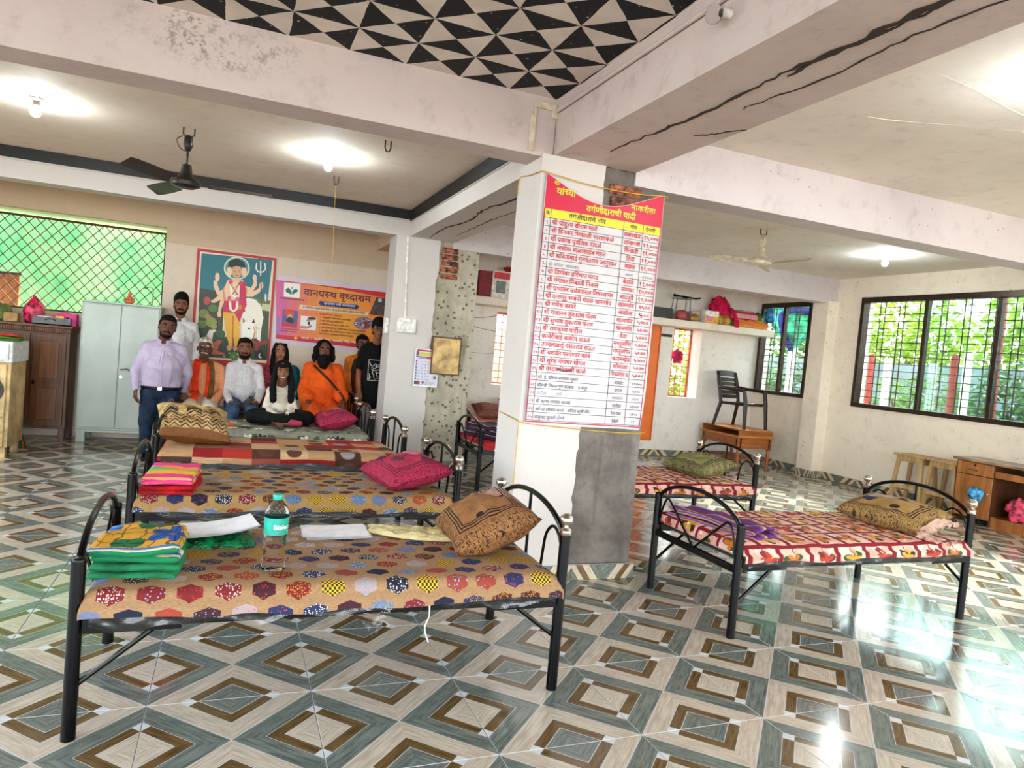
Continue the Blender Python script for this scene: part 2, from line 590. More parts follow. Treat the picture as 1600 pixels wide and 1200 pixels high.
# ceilings
def tri_ceiling():
    t = NT('triangle_painted_ceiling', .75, 0, .25)
    co = t.coord('Object')
    x, y, z = t.xyz(co)
    wob = t.noise(co, 5.5, 3)
    wob2 = t.noise(t.vec(x + 7.3, y, z), 5.5, 3)
    xx = x + (wob - .5) * .022; yy = y + (wob2 - .5) * .022
    S_ = .3167
    u = (.165 - xx) / S_; v = (1.795 - yy) / S_
    fu, fv = u.fract() - .5, v.fract() - .5
    side = fu.abs().gt(fv.abs())
    par = (u.floor() + v.floor() + side).mod(2.0).gt(.5)
    st = t.noise(co, 34, 3).gt(.30)
    inside = y.lt(1.79)
    wht = t.mix(t.noise(co, 3, 4).smooth(.35, .7), (205, 194, 184), (222, 213, 203))
    t.base(t.mix(par * st * inside, wht, (24, 26, 30)))
    t.bump(t.noise(co, 12, 5), .15, .01)
    return t.m
MB().bx(XL, .18, YF, 1.79, ZP, ZP + .15).build('ceiling', tri_ceiling(), kind='structure', label='ceiling bay painted with black and white triangles')
MB().bx(XL, .20, 1.79, YB, ZT, ZT + .15).build('ceiling', P_CEIL, kind='structure', label='plain white ceiling bay above the row of left beds')
cr = MB().bx(.2, XR, YF, YB, ZT, ZT + .15)
ceil_r = cr.build('ceiling', P_CEILR, kind='structure', label='rough white slab ceiling with board marks over the right half')
# board marks left by the shuttering
sm = MB()
rr = random.Random(3)
for (x0, y0, x1, y1) in [(1.0, -.9, 5.6, -.35), (1.0, .15, 6.4, .95), (2.2, .62, 6.6, -.9), (.9, 1.1, 3.4, .2), (2.0, -1.6, 4.4, -1.0)]:
    pts = [(x0 + (x1 - x0) * k / 14, y0 + (y1 - y0) * k / 14 + rr.uniform(-.02, .02), ZT + .006) for k in range(15)]
    sm.tube(pts, .012, 5, radii=[rr.uniform(.005, .0115) for _ in pts])
sm.build('board_mark', P_CEILR, ceil_r, True)

# beams
def beam(m, x0, x1, y0, y1, z0, label, z1=3.1):
    return MB().bx(x0, x1, y0, y1, z0, z1).build('beam', m, kind='structure', label=label)
b_front = beam(P_LILAC, XL, .17, 1.785, 2.03, 2.672, 'lilac beam running left from the central pillar, above the beds')
b_ynear = beam(P_LILAC, .175, .775, YF, 1.79, 2.69, 'cracked lilac beam coming from the pillar towards the viewer')
b_right = beam(P_PALE, .775, XR, 1.785, 2.02, 2.605, 'whitewashed beam running right from the central pillar')
b_yfar = beam(P_SMOOTH, .195, .72, 2.03, 5.74, 2.672, 'cracked beam between the central pillar and the second column')
b_back = beam(P_SMOOTH, XL, .195, 5.735, 5.96, 2.672, 'white beam above the group of people')
b_backr = beam(P_PALE, .72, XR, 5.735, 5.96, 2.605, 'grey whitewashed beam behind the cream ceiling fan')
b_yback = beam(P_BEIGE, .12, .62, 5.96, YB, 2.672, 'beige beam between the second column and the back wall')
def sooty(name, c):
    t = NT(name, .8, 0, .25)
    co = t.coord('Object')
    x, y, z = t.xyz(co)
    big = t.noise(co, 1.1, 5, .62).smooth(.42, .78); fine = t.noise(co, 7.5, 6, .7).smooth(.5, .74)
    a = t.mix((big * .5 + fine * .55) * .5, c, (124, 106, 102))
    spot = ((((x + 1.72) * 1.7) * ((x + 1.72) * 1.7) + ((z - 2.90) * 5.5) * ((z - 2.90) * 5.5)).sqrt()).smooth(1.0, .1)
    sp2 = ((((x + 1.95) * 3.0) * ((x + 1.95) * 3.0) + ((z - 2.99) * 12) * ((z - 2.99) * 12)).sqrt()).smooth(1.0, .1)
    gr = t.noise(co, 26, 4, .75).smooth(.46, .62) * t.noise(co, 4, 3).smooth(.35, .6)
    t.base(t.mix((spot.max(sp2) * gr * .75).clamp(), a, (52, 44, 46)))
    t.bump(t.noise(co, 9, 6, .65), .2, .012)
    return t.m
b_front.data.materials.clear(); b_front.data.materials.append(sooty('lilac_whitewash_sooty', (196, 181, 176)))
# sooty smudge and black bands under the left ceiling
MB().bx(XL, .195, 5.722, 5.734, 2.862, 2.969).build('trim_2', M_BAND, kind='structure', label='black painted band along the white rear beam')
MB().bx(.183, .196, 2.03, 5.735, 2.845, 2.969).build('trim_3', M_BAND, kind='structure', label='black painted band along the cracked side beam')
MB().bx(.178, .196, 2.03, 5.72, 2.826, 2.834, .002).bx(XL, .196, 5.722, 5.734, 2.842, 2.850, .002).build('trim_4', P_SMOOTH, kind='structure', label='thin white ledge under the black bands')

def crack(parent, pts, w, z, axis='z', seed=1):
    r = random.Random(seed)
    mb = MB()
    P = spl(pts, 9)
    k = len(P)
    L = []; Rr = []
    for i, p in enumerate(P):
        ww = w * (.35 + .65 * r.random()) * min(1, 4 * i / k + .15) * min(1, 4 * (k - 1 - i) / k + .15)
        j = r.uniform(-.012, .012)
        L.append((p.x + j - ww, p.y + r.uniform(-.01, .01), z)); Rr.append((p.x + j + ww, p.y + r.uniform(-.01, .01), z))
    n = len(L)
    vs_ = L + Rr + [(a[0], a[1], a[2] + .012) for a in L] + [(a[0], a[1], a[2] + .012) for a in Rr]
    fs = []
    for i in range(n - 1):
        fs += [(i, i + 1, n + i + 1, n + i), (i, 2 * n + i, 2 * n + i + 1, i + 1), (n + i, n + i + 1, 3 * n + i + 1, 3 * n + i)]
    mb.add(vs_, fs)
    return mb.build('crack', M_CRACK, parent)
crack(b_ynear, [(.40, 1.5, 0), (.43, 1.0, 0), (.46, .55, 0), (.43, .1, 0), (.47, -.35, 0), (.44, -.8, 0)], .011, 2.686, seed=2)
crack(b_ynear, [(.46, .1, 0), (.45, -.3, 0), (.44, -.7, 0), (.40, -1.1, 0)], .022, 2.6855, seed=5)
crack(b_ynear, [(.56, .5, 0), (.60, .05, 0), (.57, -.4, 0), (.62, -.9, 0)], .006, 2.6865, seed=8)
crack(b_ynear, [(.62, .95, 0), (.70, .85, 0), (.76, .72, 0)], .005, 2.6865, seed=9)
crack(b_yfar, [(.45, 2.3, 0), (.42, 3.0, 0), (.36, 3.6, 0), (.42, 4.2, 0), (.36, 4.8, 0), (.40, 5.6, 0)], .012, 2.668, seed=3)
crack(b_yfar, [(.58, 2.6, 0), (.60, 3.4, 0), (.57, 4.2, 0), (.6, 5.2, 0)], .005, 2.669, seed=4)

# pillars: bare concrete core with the old plaster still on one side
def concrete(name, c1, c2, pits=0.0):
    t = NT(name, .85, 0, .25)
    co = t.coord('Object')
    n = t.noise(co, 3.2, 6, .68)
    x, y, z = t.xyz(co)
    st = t.noise(t.vec(x * 9, y * 9, z * 1.2), 1.2, 4)
    a = t.mix(n.smooth(.3, .72), c1, c2)
    a = t.mix(st.smooth(.55, .8) * .5, a, (74, 66, 60))
    if pits:
        pv = t.voro(co, 16, 'Distance', .95)
        pit = (pv + (t.noise(co, 25, 3) - .5) * .35).lt(.27)
        a = t.mix(pit * pits, a, (66, 60, 54))
        t.bump(n - pit * .5, .5, .015)
    else:
        t.bump(n + t.noise(co, 40, 3) * .2, .5, .015)
    t.base(a)
    return t.m
M_CONC = concrete('bare_concrete', (92, 86, 82), (136, 128, 121))
M_CONC2 = concrete('hacked_concrete', (156, 148, 130), (196, 187, 168), .75)
M_BRICK = plain('red_brick', (140, 82, 62), .9, var=.3, scale=22, bump=.6)
def column(x0, x1, y0, y1, zt, split, cmat, pmat, label, bx0, bx1, bz0, bz1, seed):
    r = random.Random(seed)
    root = MB().bx(x0 + .012, x1, y0 + .028, y1 - .01, 0, zt).build('pillar', cmat, kind='structure', label=label)
    poly = [(x0, 0.0)]
    z = 0.0
    edge = []
    while z < zt - .05:
        edge.append((split + (z / zt) * .03 + r.uniform(-.014, .014), z)); z += r.uniform(.03, .09)
    edge.append((split + .03, zt))
    poly = [(x0, 0.0)] + edge + [(x0, zt)]
    M = Matrix(((1, 0, 0, 0), (0, 0, 1, 0), (0, 1, 0, 0), (0, 0, 0, 1)))
    pl = MB()
    n = len(edge)
    vs_ = []
    for (x, zz) in edge:
        vs_ += [(x0, y0, zz), (x, y0, zz), (x - .012, y0 + .03, zz), (x0, y0 + .03, zz)]
    fs = []
    for i in range(n - 1):
        a, b = i * 4, i * 4 + 4
        fs += [(a, a + 1, b + 1, b), (a + 1, a + 2, b + 2, b + 1)]
    pl.add(vs_, fs)
    pl.bx(x0, x0 + .014, y0 + .0015, y1, 0, zt)
    pl.build('plaster', pmat, root)
    bk = MB()
    # bricks laid bare at the head of the column
    zz = bz0
    while zz < bz1 - .03:
        o = MB().bx(bx0 + r.uniform(-.01, .01), bx1 + r.uniform(-.01, .01), y0 + .012 + r.uniform(0, .006), y0 + .06, zz + .006, zz + .068, .006).build('brick', M_BRICK, root)
        zz += .075
    return root
pil1 = column(.10, 1.01, 1.775, 2.15, 2.69, .515, M_CONC, P_SMOOTH, 'central pillar, half white plaster and half bare concrete', .60, .83, 2.30, 2.60, 4)
pil2 = column(.05, 1.06, 5.725, 6.12, 2.68, .53, M_CONC2, P_SMOOTH, 'second column, half white and half hacked concrete, behind the beds', .60, .80, 2.24, 2.62, 6)
MB().bx(6.50, XR, 5.70, 6.00, 0, 2.63).build('pillar', P_CREAM, kind='structure', label='whitewashed corner pier between the two sliding windows')

# skirting of cut tiles
def skirt_mat():
    t = NT('skirting_tile', .2, 0, .5)
    x, y, z = t.xyz(t.coord('Object'))
    u = (x / .3 + 1).mod(2.0) - 1
    v = z / .3
    ax = u.abs()
    d = (1 - ax) + v * .9
    g = t.noise(t.vec(d * 10, v * 3, u), 2, 3).smooth(.3, .7)
    beige = t.mix(g, (182, 166, 140), (206, 192, 166))
    grey = t.mix(g, (86, 92, 84), (120, 124, 112))
    brown = t.mix(g, (92, 70, 40), (120, 95, 58))
    c = t.mix(d.gt(.25), grey, beige)
    c = t.mix(d.gt(.42), c, brown)
    c = t.mix(d.gt(.62), c, beige)
    c = t.mix(d.gt(.85), c, grey)
    t.base(c)
    return t.m
M_SKIRT = skirt_mat()
sk_me = MB().bx(-.299, .299, -.012, 0, 0, .098, .0015).mesh('tile', M_SKIRT)
def skirting(name, x0, y0, x1, y1, label):
    d = Vector((x1 - x0, y1 - y0, 0)); L = d.length; n = max(1, round(L / .6)); a = math.atan2(d.y, d.x)
    back = MB().bx(0, L, -.003, 0, 0, .10).build(name, M_GROUT, kind='structure', label=label, loc=(x0, y0, 0))
    back.rotation_euler = (0, 0, a)
    for i in range(n):
        o = bpy.data.objects.new('tile', sk_me); COL.objects.link(o); o.parent = back
        o.location = ((i + .5) * L / n, -.003, 0); o.scale = (L / n / .6 * .998, 1, 1)
skirting('baseboard_back', 1.1, YB, XR - .02, YB, 'zigzag tile skirting along the back wall')
skirting('baseboard_right', XR, YB - .02, XR, 6.02, 'zigzag tile skirting under the corner window')
skirting('baseboard_right', XR, 5.68, XR, -3.0, 'zigzag tile skirting under the wide window')
skirting('baseboard_back', 6.50, 5.70, XR - .02, 5.70, 'zigzag tile skirting on the front of the corner pier')
skirting('baseboard_left', 6.50, 6.0, 6.50, 5.70, 'zigzag tile skirting on the side of the corner pier')
skirting('baseboard_front', .08, 1.772, 1.03, 1.772, 'zigzag tile skirting round the central pillar')
skirting('baseboard_front', .05, 5.72, 1.08, 5.72, 'zigzag tile skirting round the second column')

# windows
def glass():
    m = bpy.data.materials.new('window_glass'); m.use_nodes = True
    nt = m.node_tree; nt.nodes.clear()
    o = nt.nodes.new('ShaderNodeOutputMaterial'); mx = nt.nodes.new('ShaderNodeMixShader')
    tr = nt.nodes.new('ShaderNodeBsdfTransparent'); gl = nt.nodes.new('ShaderNodeBsdfGlossy'); fr = nt.nodes.new('ShaderNodeLayerWeight'); pw = nt.nodes.new('ShaderNodeMath'); pw.operation = 'POWER'; pw.inputs[1].default_value = 4.0; ml = nt.nodes.new('ShaderNodeMath'); ml.operation = 'MULTIPLY_ADD'; ml.inputs[1].default_value = .6; ml.inputs[2].default_value = .035
    tr.inputs[0].default_value = (.90, .97, .96, 1); gl.inputs['Roughness'].default_value = .02
    nt.links.new(fr.outputs[1], pw.inputs[0]); nt.links.new(pw.outputs[0], ml.inputs[0]); nt.links.new(ml.outputs[0], mx.inputs[0]); nt.links.new(tr.outputs[0], mx.inputs[1]); nt.links.new(gl.outputs[0], mx.inputs[2]); nt.links.new(mx.outputs[0], o.inputs[0])
    return m
M_GLASS = glass()
M_FRAME = plain('bronze_aluminium', (58, 44, 34), .35, .6, var=.1)
M_IRON = plain('dark_iron', (62, 44, 40), .6, .3)
M_RUST = plain('red_oxide_iron', (186, 92, 48), .6, .1)
def sliding_window(name, y0, y1, z0, z1, mull, label, vbars):
    root = MB().bx(XR - .025, XR + .09, y0, y1, z1 - .075, z1, .004).bx(XR - .025, XR + .09, y0, y1, z0, z0 + .06, .004)\
        .bx(XR - .025, XR + .09, y0, y0 + .055, z0 + .06, z1 - .075, .004).bx(XR - .025, XR + .09, y1 - .06, y1, z0 + .06, z1 - .075, .004)\
        .build(name, M_FRAME, kind='structure', label=label)
    edges = [y0 + .055] + mull + [y1 - .06]
    for i, m in enumerate(mull):
        MB().bx(XR + .0, XR + .07, m - .028, m + .028, z0 + .06, z1 - .075, .004).build('mullion', M_FRAME, root)
    for i in range(len(edges) - 1):
        xx = XR + (.028 if i % 2 else .052)
        MB().bx(xx, xx + .004, edges[i], edges[i + 1], z0 + .06, z1 - .075).build('pane', M_GLASS, root)
    g = MB()
    z = z0 + .05
    while z < z1:
        g.bx(XR + .145, XR + .155, y0, y1, z, z + .010); z += .098
    for v in vbars:
        g.bx(XR + .155, XR + .165, v - .006, v + .006, z0, z1)
    g.build('grille', M_IRON, root, kind='stuff')
    return root
vb = []
y = 5.1
while y > 1.5:
    vb += [y, y - .08]; y -= .31
sliding_window('window_1', 1.44, 5.28, 1.12, 2.68, [4.27, 3.33, 2.40], 'wide brown sliding window with iron grille facing the garden', vb)
sliding_window('window_2', 6.20, 7.32, 1.15, 2.66, [6.80], 'two-pane brown sliding window in the far corner', [6.35, 6.43, 6.62, 6.70, 6.9, 6.98, 7.15, 7.22])
def slim_window(name, x0, x1, z0, z1, label):
    yy = YB + .27
    root = MB().bx(x0, x1, yy, yy + .03, z1 - .03, z1).bx(x0, x1, yy, yy + .03, z0, z0 + .025).bx(x0, x0 + .03, yy, yy + .03, z0, z1).bx(x1 - .03, x1, yy, yy + .03, z0, z1).build(name, M_RUST, kind='structure', label=label)
    g = MB()
    z = z0 + .08
    while z < z1 - .03:
        g.bx(x0, x1, yy + .008, yy + .020, z, z + .012); z += .105
    k = x0 + .1
    while k < x1 - .03:
        g.bx(k, k + .012, yy + .02, yy + .03, z0, z1); k += .105
    g.build('grille', M_RUST, root, kind='stuff')
    return root
w3 = slim_window('window_3', 4.99, 5.54, .97, 2.11, 'slim window with orange grille left of the brown plastic chair')
w4 = slim_window('window_4', 1.93, 2.62, .97, 2.04, 'slim window with orange grille beside the second column')
# diamond lattice in the big opening on the left
lat = MB()
lx0, lx1, lz0, lz1, ly = -5.0, -2.44, 1.46, 2.53, YB + .10
frame = MB().bx(lx0, lx1, ly - .012, ly + .012, lz1 - .012, lz1 + .014).bx(lx0, lx1, ly - .012, ly + .012, lz0, lz0 + .02).bx(lx1 - .02, lx1, ly - .012, ly + .012, lz0, lz1).build('window_5', plain('lattice_frame', (52, 34, 26), .6), kind='structure', label='wide opening with diamond iron lattice in front of green sheeting')
def lat_lines(sgn, y):
    st = .118
    tt = .88
    k = -40
    while k < 60:
        c = lx0 + k * st
        pts = []
        # line: x = c + sgn*(z-lz0)*tt
        za, zb_ = lz0, lz1
        xa, xb = c, c + sgn * (lz1 - lz0) * tt
        def clip(za, xa, zb_, xb):
            out = []
            for lo, hi in ((lx0, lx1),):
                if max(xa, xb) <= lo or min(xa, xb) >= hi: return None
                t0, t1 = 0.0, 1.0
                dx = xb - xa
                for b, s in ((lo, 1), (hi, -1)):
                    q = (b - xa) / dx
                    if (dx > 0) == (s > 0): t0 = max(t0, q)
                    else: t1 = min(t1, q)
                if t0 >= t1: return None
                return (xa + dx * t0, za + (zb_ - za) * t0, xa + dx * t1, za + (zb_ - za) * t1)
        r = clip(za, xa, zb_, xb)
        if r: lat.cyl((r[0], y, r[1]), (r[2], y, r[3]), .0055, n=5)
        k += 1
lat_lines(1, ly - .005); lat_lines(-1, ly + .005)
lat.build('lattice', plain('lattice_iron', (104, 62, 40), .6), frame, kind='stuff')

# loft slab along the back wall on the right
MB().bx(1.1, XR, 6.98, YB, 2.09, 2.20, .008).build('trim_5', P_CREAM, kind='structure', label='concrete loft shelf high on the back wall')

# orange shutter leaf beside the pillar banner, with its bolt
d1 = MB().bx(4.28, 4.70, YB - .05, YB - .008, .25, 2.11, .004).build('door_1', plain('orange_paint', (226, 108, 28), .45, var=.02, scale=3), kind='structure', label='narrow orange door leaf against the back wall beside the pillar')
MB().bx(4.70, 4.715, YB - .06, YB - .006, .25, 2.11).build('door_edge', plain('orange_paint_dark', (206, 96, 24), .45), d1)
MB().bx(4.72, 4.95, YB - .02, YB - .001, 1.93, 1.975, .003).build('trim_6', plain('black_strip', (30, 26, 24), .5), kind='structure', label='short black bar fixed to the wall beside the slim window')
# ---------------------------------------------------------------- beds
M_BLACK = plain('black_enamel', (2, 2, 3), .24, .0, var=.2, spec=.22)
M_CHROME = plain('chrome', (214, 206, 196), .16, 1.0, var=.02)
M_DECK = plain('dark_ply', (34, 32, 34), .6)
BL, BW = 1.82, .80
def make_bed(loc, label, rz=0):
    root = empty('steel_bed', loc, rz, label, 'bed', 'black steel beds with chrome knobs')
    h = BW / 2
    for s in (-1, 1):
        MB().cyl((0, s * h, 0), (0, s * h, .622), .0235, n=14).lathe((0, s * h, .618), [(.0245, 0), (.0245, .008), (.02, .014), (.006, .017)], 14).build('foot_post', M_BLACK, root, True)
        p = MB().cyl((BL, s * h, 0), (BL, s * h, .688), .0235, n=14).build('head_post', M_BLACK, root, True)
        MB().lathe((BL, s * h, .684), [(.024, 0), (.026, .006), (.026, .020), (.020, .026), (.013, .032), (.017, .040), (.0265, .052), (.0305, .066), (.0265, .080), (.015, .090), (.003, .094)], 14)\
            .build('finial', M_CHROME, p, True)
        MB().bx(.03, BL - .03, s * h - .015, s * h + .015, .385, .448, .003).build('side_rail', M_BLACK, root)
        for (xa, xb) in ((.022, .33), (BL - .33, BL - .022)):
            MB().bx(xa, xb, s * (h + .016) - .004, s * (h + .016) + .004, .372, .452, .002).build('corner_plate', M_BLACK, root)
        MB().cyl((.01, s * (h - .004), .185), (.275, s * (h - .004), .40), .0095, n=8).build('brace', M_BLACK, root, True)
        MB().cyl((BL - .01, s * (h - .004), .235), (BL - .235, s * (h - .004), .40), .0095, n=8).build('brace', M_BLACK, root, True)
    MB().bx(-.014, .014, -h, h, .355, .392, .003).build('cross_bar', M_BLACK, root)
    MB().bx(BL - .014, BL + .014, -h, h, .355, .392, .003).build('cross_bar', M_BLACK, root)
    MB().bx(.03, BL - .03, -h + .015, h - .015, .418, .430).build('deck', M_DECK, root)
    # foot end: bowed rail with two looped scrolls
    MB().tube(bez((0, -h, .600), (0, -h + .12, .775), (0, h - .12, .775), (0, h, .600), 18), .0125, 8).build('foot_arch', M_BLACK, root, True)
    for s in (-1, 1):
        MB().tube(spl([(0, s * (h - .03), .44), (0, s * (h - .055), .54), (0, s * (h - .10), .612), (0, s * (h - .16), .58), (0, s * .13, .49), (0, s * .01, .39)], 5), .007, 6).build('scroll', M_BLACK, root, True)
    # head end: higher arch, upright and two inner curves
    MB().tube(bez((BL, -h, .66), (BL, -h + .14, .835), (BL, h - .14, .835), (BL, h, .66), 18), .0125, 8).build('head_arch', M_BLACK, root, True)
    MB().cyl((BL, 0, .39), (BL, 0, .79), .008, n=8).build('upright', M_BLACK, root, True)
    for s in (-1, 1):
        MB().tube(spl([(BL, s * h, .47), (BL, s * (h - .03), .62), (BL, s * (h - .11), .69), (BL, s * (h - .19), .64), (BL, s * (h - .215), .53), (BL, s * .17, .42)], 5), .0075, 6).build('scroll', M_BLACK, root, True)
    return root

# printed cloths, in metres of cloth
def rowcell(t, u, v, w, h):
    r = (v / h).floor()
    uu = u / w + (r.mod(2.0)) * .5
    c = uu.floor()
    return c, r, (uu.fract() - .5) * w, ((v / h).fract() - .5) * h
def hex_cloth(name, base=(156, 122, 88)):
    t = NT(name, .8, 0, .25)
    u, v, _ = t.xyz(t.coord('UV'))
    wob = t.noise(t.vec(u, v, 0.0), 5, 2)
    u = u + (wob - .5) * .02; v = v + (wob - .5) * .02
    c, r, px, py = rowcell(t, u, v, .130, .098)
    idv = t.white(t.vec(c, r, 1.5)); id2 = t.white(t.vec(c, r, 8.5))
    qx, qy = px.abs(), py.abs()
    m = (qx).max(qx * .55 + qy * 1.06).lt(.045)
    f = t.ramp(idv, [(0, (36, 46, 84)), (.16, (116, 34, 36)), (.30, (96, 116, 148)), (.44, (168, 134, 44)), (.54, (64, 30, 38)), (.68, (158, 142, 144)), (.80, (28, 30, 50)), (.90, (144, 62, 50))], True)
    g = t.ramp(id2, [(0, (220, 214, 208)), (.25, (206, 150, 40)), (.45, (30, 36, 70)), (.62, (200, 52, 60)), (.8, (120, 168, 206))], True)
    dots = t.voro(t.vec(u, v, 0.0), 120, 'Distance', .6).lt(.34)
    chk = ((u / .009).floor() + (v / .009).floor()).mod(2.0)
    pat = t.mix(id2.gt(.5), t.mix(dots, f, g), t.mix(((px / .012).sin() * 0 + (t.voro(t.vec(u, v, 2.0), 90, 'Distance', .8)).lt(.28)), f, g))
    pat = t.mix(idv.gt(.44) * idv.lt(.54), pat, t.mix(chk, (212, 170, 40), (40, 40, 36)))
    weave = t.noise(t.vec(u * 60, v * 500, 0.0), 1, 2)
    b = t.mix(weave.smooth(.3, .7), tuple(x * .86 for x in base), tuple(min(255, x * 1.08) for x in base))
    t.base(t.mix(m, b, pat))
    t.bump(t.noise(t.vec(u, v, 0.0), 14, 4, .6, dist=.8), .35, .015)
    return t.m
def red_cloth(name):
    t = NT(name, .75, 0, .3)
    u, v, _ = t.xyz(t.coord('UV'))
    wob = t.noise(t.vec(u, v, 0.0), 4, 2)
    u = u + (wob - .5) * .03; v = v + (wob - .5) * .03
    c, r, px, py = rowcell(t, u, v, .225, .20)
    strip = ((px.abs()).gt(.095)).max(py.abs().gt(.088))
    idv = t.white(t.vec(c, r, 4.0))
    ox, oy = px - (idv - .5) * .05, py - (idv - .5) * .02
    rad = (ox * ox + oy * oy).sqrt(); th = oy.atan2(ox)
    pet = rad.lt(((th * 2.5 + idv * 6).cos().abs()) * .052 + .012)
    leaf = (rad.lt(((th * 1.5 + idv * 9 + 1).cos().abs()) * .074 + .004)) * rad.gt(.018)
    pink = t.mix(t.noise(t.vec(u, v, 3.0), 9, 3).smooth(.3, .7), (206, 144, 128), (232, 192, 176))
    a = t.mix(leaf, pink, t.ramp(idv, [(0, (52, 74, 44)), (.5, (30, 30, 34)), (.75, (96, 40, 40))], True))
    a = t.mix(pet, a, t.ramp(idv, [(0, (196, 106, 26)), (.4, (206, 150, 40)), (.7, (170, 60, 36))], True))
    small = t.voro(t.vec(u, v, 0.0), 13, 'Distance', 1.0).lt(.12)
    a = t.mix(small, a, (240, 236, 226))
    a = t.mix(strip, a, (116, 12, 28))
    a = t.mix(px.abs().lt(.004) * py.gt(0.02), a, (150, 24, 40))
    t.base(a)
    t.bump(t.noise(t.vec(u, v, 0.0), 12, 4, .6, dist=.8), .35, .015)
    return t.m
def patch_cloth(name):
    t = NT(name, .78, 0, .3)
    u, v, _ = t.xyz(t.coord('UV'))
    c = (u / .215).floor(); r = (v / .15).floor()
    px = ((u / .215).fract() - .5) * .215; py = ((v / .15).fract() - .5) * .15
    idv = t.white(t.vec(c, r, 2.0)); id2 = t.white(t.vec(c, r, 6.0))
    f = t.ramp(idv, [(0, (182, 142, 104)), (.26, (142, 20, 24)), (.58, (74, 44, 32)), (.80, (168, 44, 36)), (.92, (200, 164, 124))], True)
    stripe = ((v / .012).fract().lt(.25)) * id2.gt(.62)
    a = t.mix(stripe * .6, f, (214, 170, 130))
    disc = ((px * px + py * py * 1.2).sqrt().lt(.062)) * id2.lt(.26)
    a = t.mix(disc, a, t.mix(id2.lt(.13), (150, 148, 146), (92, 52, 38)))
    n = t.noise(t.vec(u * 8, v * 60, 0.0), 1, 2)
    a = t.mix(n.smooth(.45, .8) * .35, a, (60, 30, 24))
    t.base(a)
    t.bump(t.noise(t.vec(u, v, 0.0), 12, 4, .6, dist=.8), .3, .015)
    return t.m
def flower_cloth(name, base=(132, 132, 116), light=(214, 218, 212), dark=(30, 32, 30), spot=(70, 84, 60)):
    t = NT(name, .75, 0, .3)
    u, v, _ = t.xyz(t.coord('UV'))
    def flower(w, h, off, R, k, keep):
        c, r, px, py = rowcell(t, u + off, v + off * .7, w, h)
        idv = t.white(t.vec(c, r, off * 10 + 1))
        ox, oy = px + (idv - .5) * w * .35, py + (idv - .5) * h * .2
        rad = (ox * ox + oy * oy).sqrt(); th = oy.atan2(ox)
        return rad.lt(((th * k + idv * 6).cos().abs() * .55 + .45) * R) * idv.gt(keep), rad.lt(R * .22) * idv.gt(keep)
    n = t.noise(t.vec(u, v, 0.0), 7, 4)
    a = t.mix(n.smooth(.3, .7), tuple(x * .85 for x in base), tuple(min(255, x * 1.12) for x in base))
    lf, _c = flower(.14, .11, .37, .035, 1.0, .35); a = t.mix(lf, a, spot)
    f1, c1 = flower(.34, .24, .0, .075, 4.0, .2); a = t.mix(f1, a, dark)
    f2, c2 = flower(.26, .19, .61, .055, 2.5, .3); a = t.mix(f2, a, light); a = t.mix(c2, a, (150, 154, 140))
    t.base(a)
    t.bump(t.noise(t.vec(u, v, 0.0), 12, 4, .6, dist=.8), .3, .015)
    return t.m
M_HEX = hex_cloth('hexagon_print_cloth'); M_HEX2 = hex_cloth('hexagon_print_cloth_yellower', (164, 130, 82))
M_RED = red_cloth('red_check_flower_cloth'); M_PATCH = patch_cloth('patchwork_print_cloth'); M_FLOW = flower_cloth('grey_flower_cloth')
M_PINKB = flower_cloth('pink_flower_cloth', (226, 130, 128), (240, 168, 150), (206, 74, 60), (236, 150, 70))
M_DARKB = flower_cloth('dark_flower_cloth', (170, 30, 36), (228, 222, 220), (24, 22, 28), (60, 50, 80))
def plastic():
    m = bpy.data.materials.new('clear_plastic_film'); m.use_nodes = True
    nt = m.node_tree; nt.nodes.clear()
    o = nt.nodes.new('ShaderNodeOutputMaterial'); mx = nt.nodes.new('ShaderNodeMixShader'); tr = nt.nodes.new('ShaderNodeBsdfTransparent'); gl = nt.nodes.new('ShaderNodeBsdfGlossy')
    tc = nt.nodes.new('ShaderNodeTexCoord'); nz = nt.nodes.new('ShaderNodeTexNoise'); nz.inputs['Scale'].default_value = 10; bp = nt.nodes.new('ShaderNodeBump'); bp.inputs['Strength'].default_value = .9; bp.inputs['Distance'].default_value = .02
    nt.links.new(tc.outputs['Object'], nz.inputs['Vector']); nt.links.new(nz.outputs[0], bp.inputs['Height']); nt.links.new(bp.outputs[0], gl.inputs['Normal'])
    gl.inputs['Roughness'].default_value = .22; mx.inputs[0].default_value = .06
    nt.links.new(tr.outputs[0], mx.inputs[1]); nt.links.new(gl.outputs[0], mx.inputs[2]); nt.links.new(mx.outputs[0], o.inputs[0])
    return m
M_FILM = plastic()

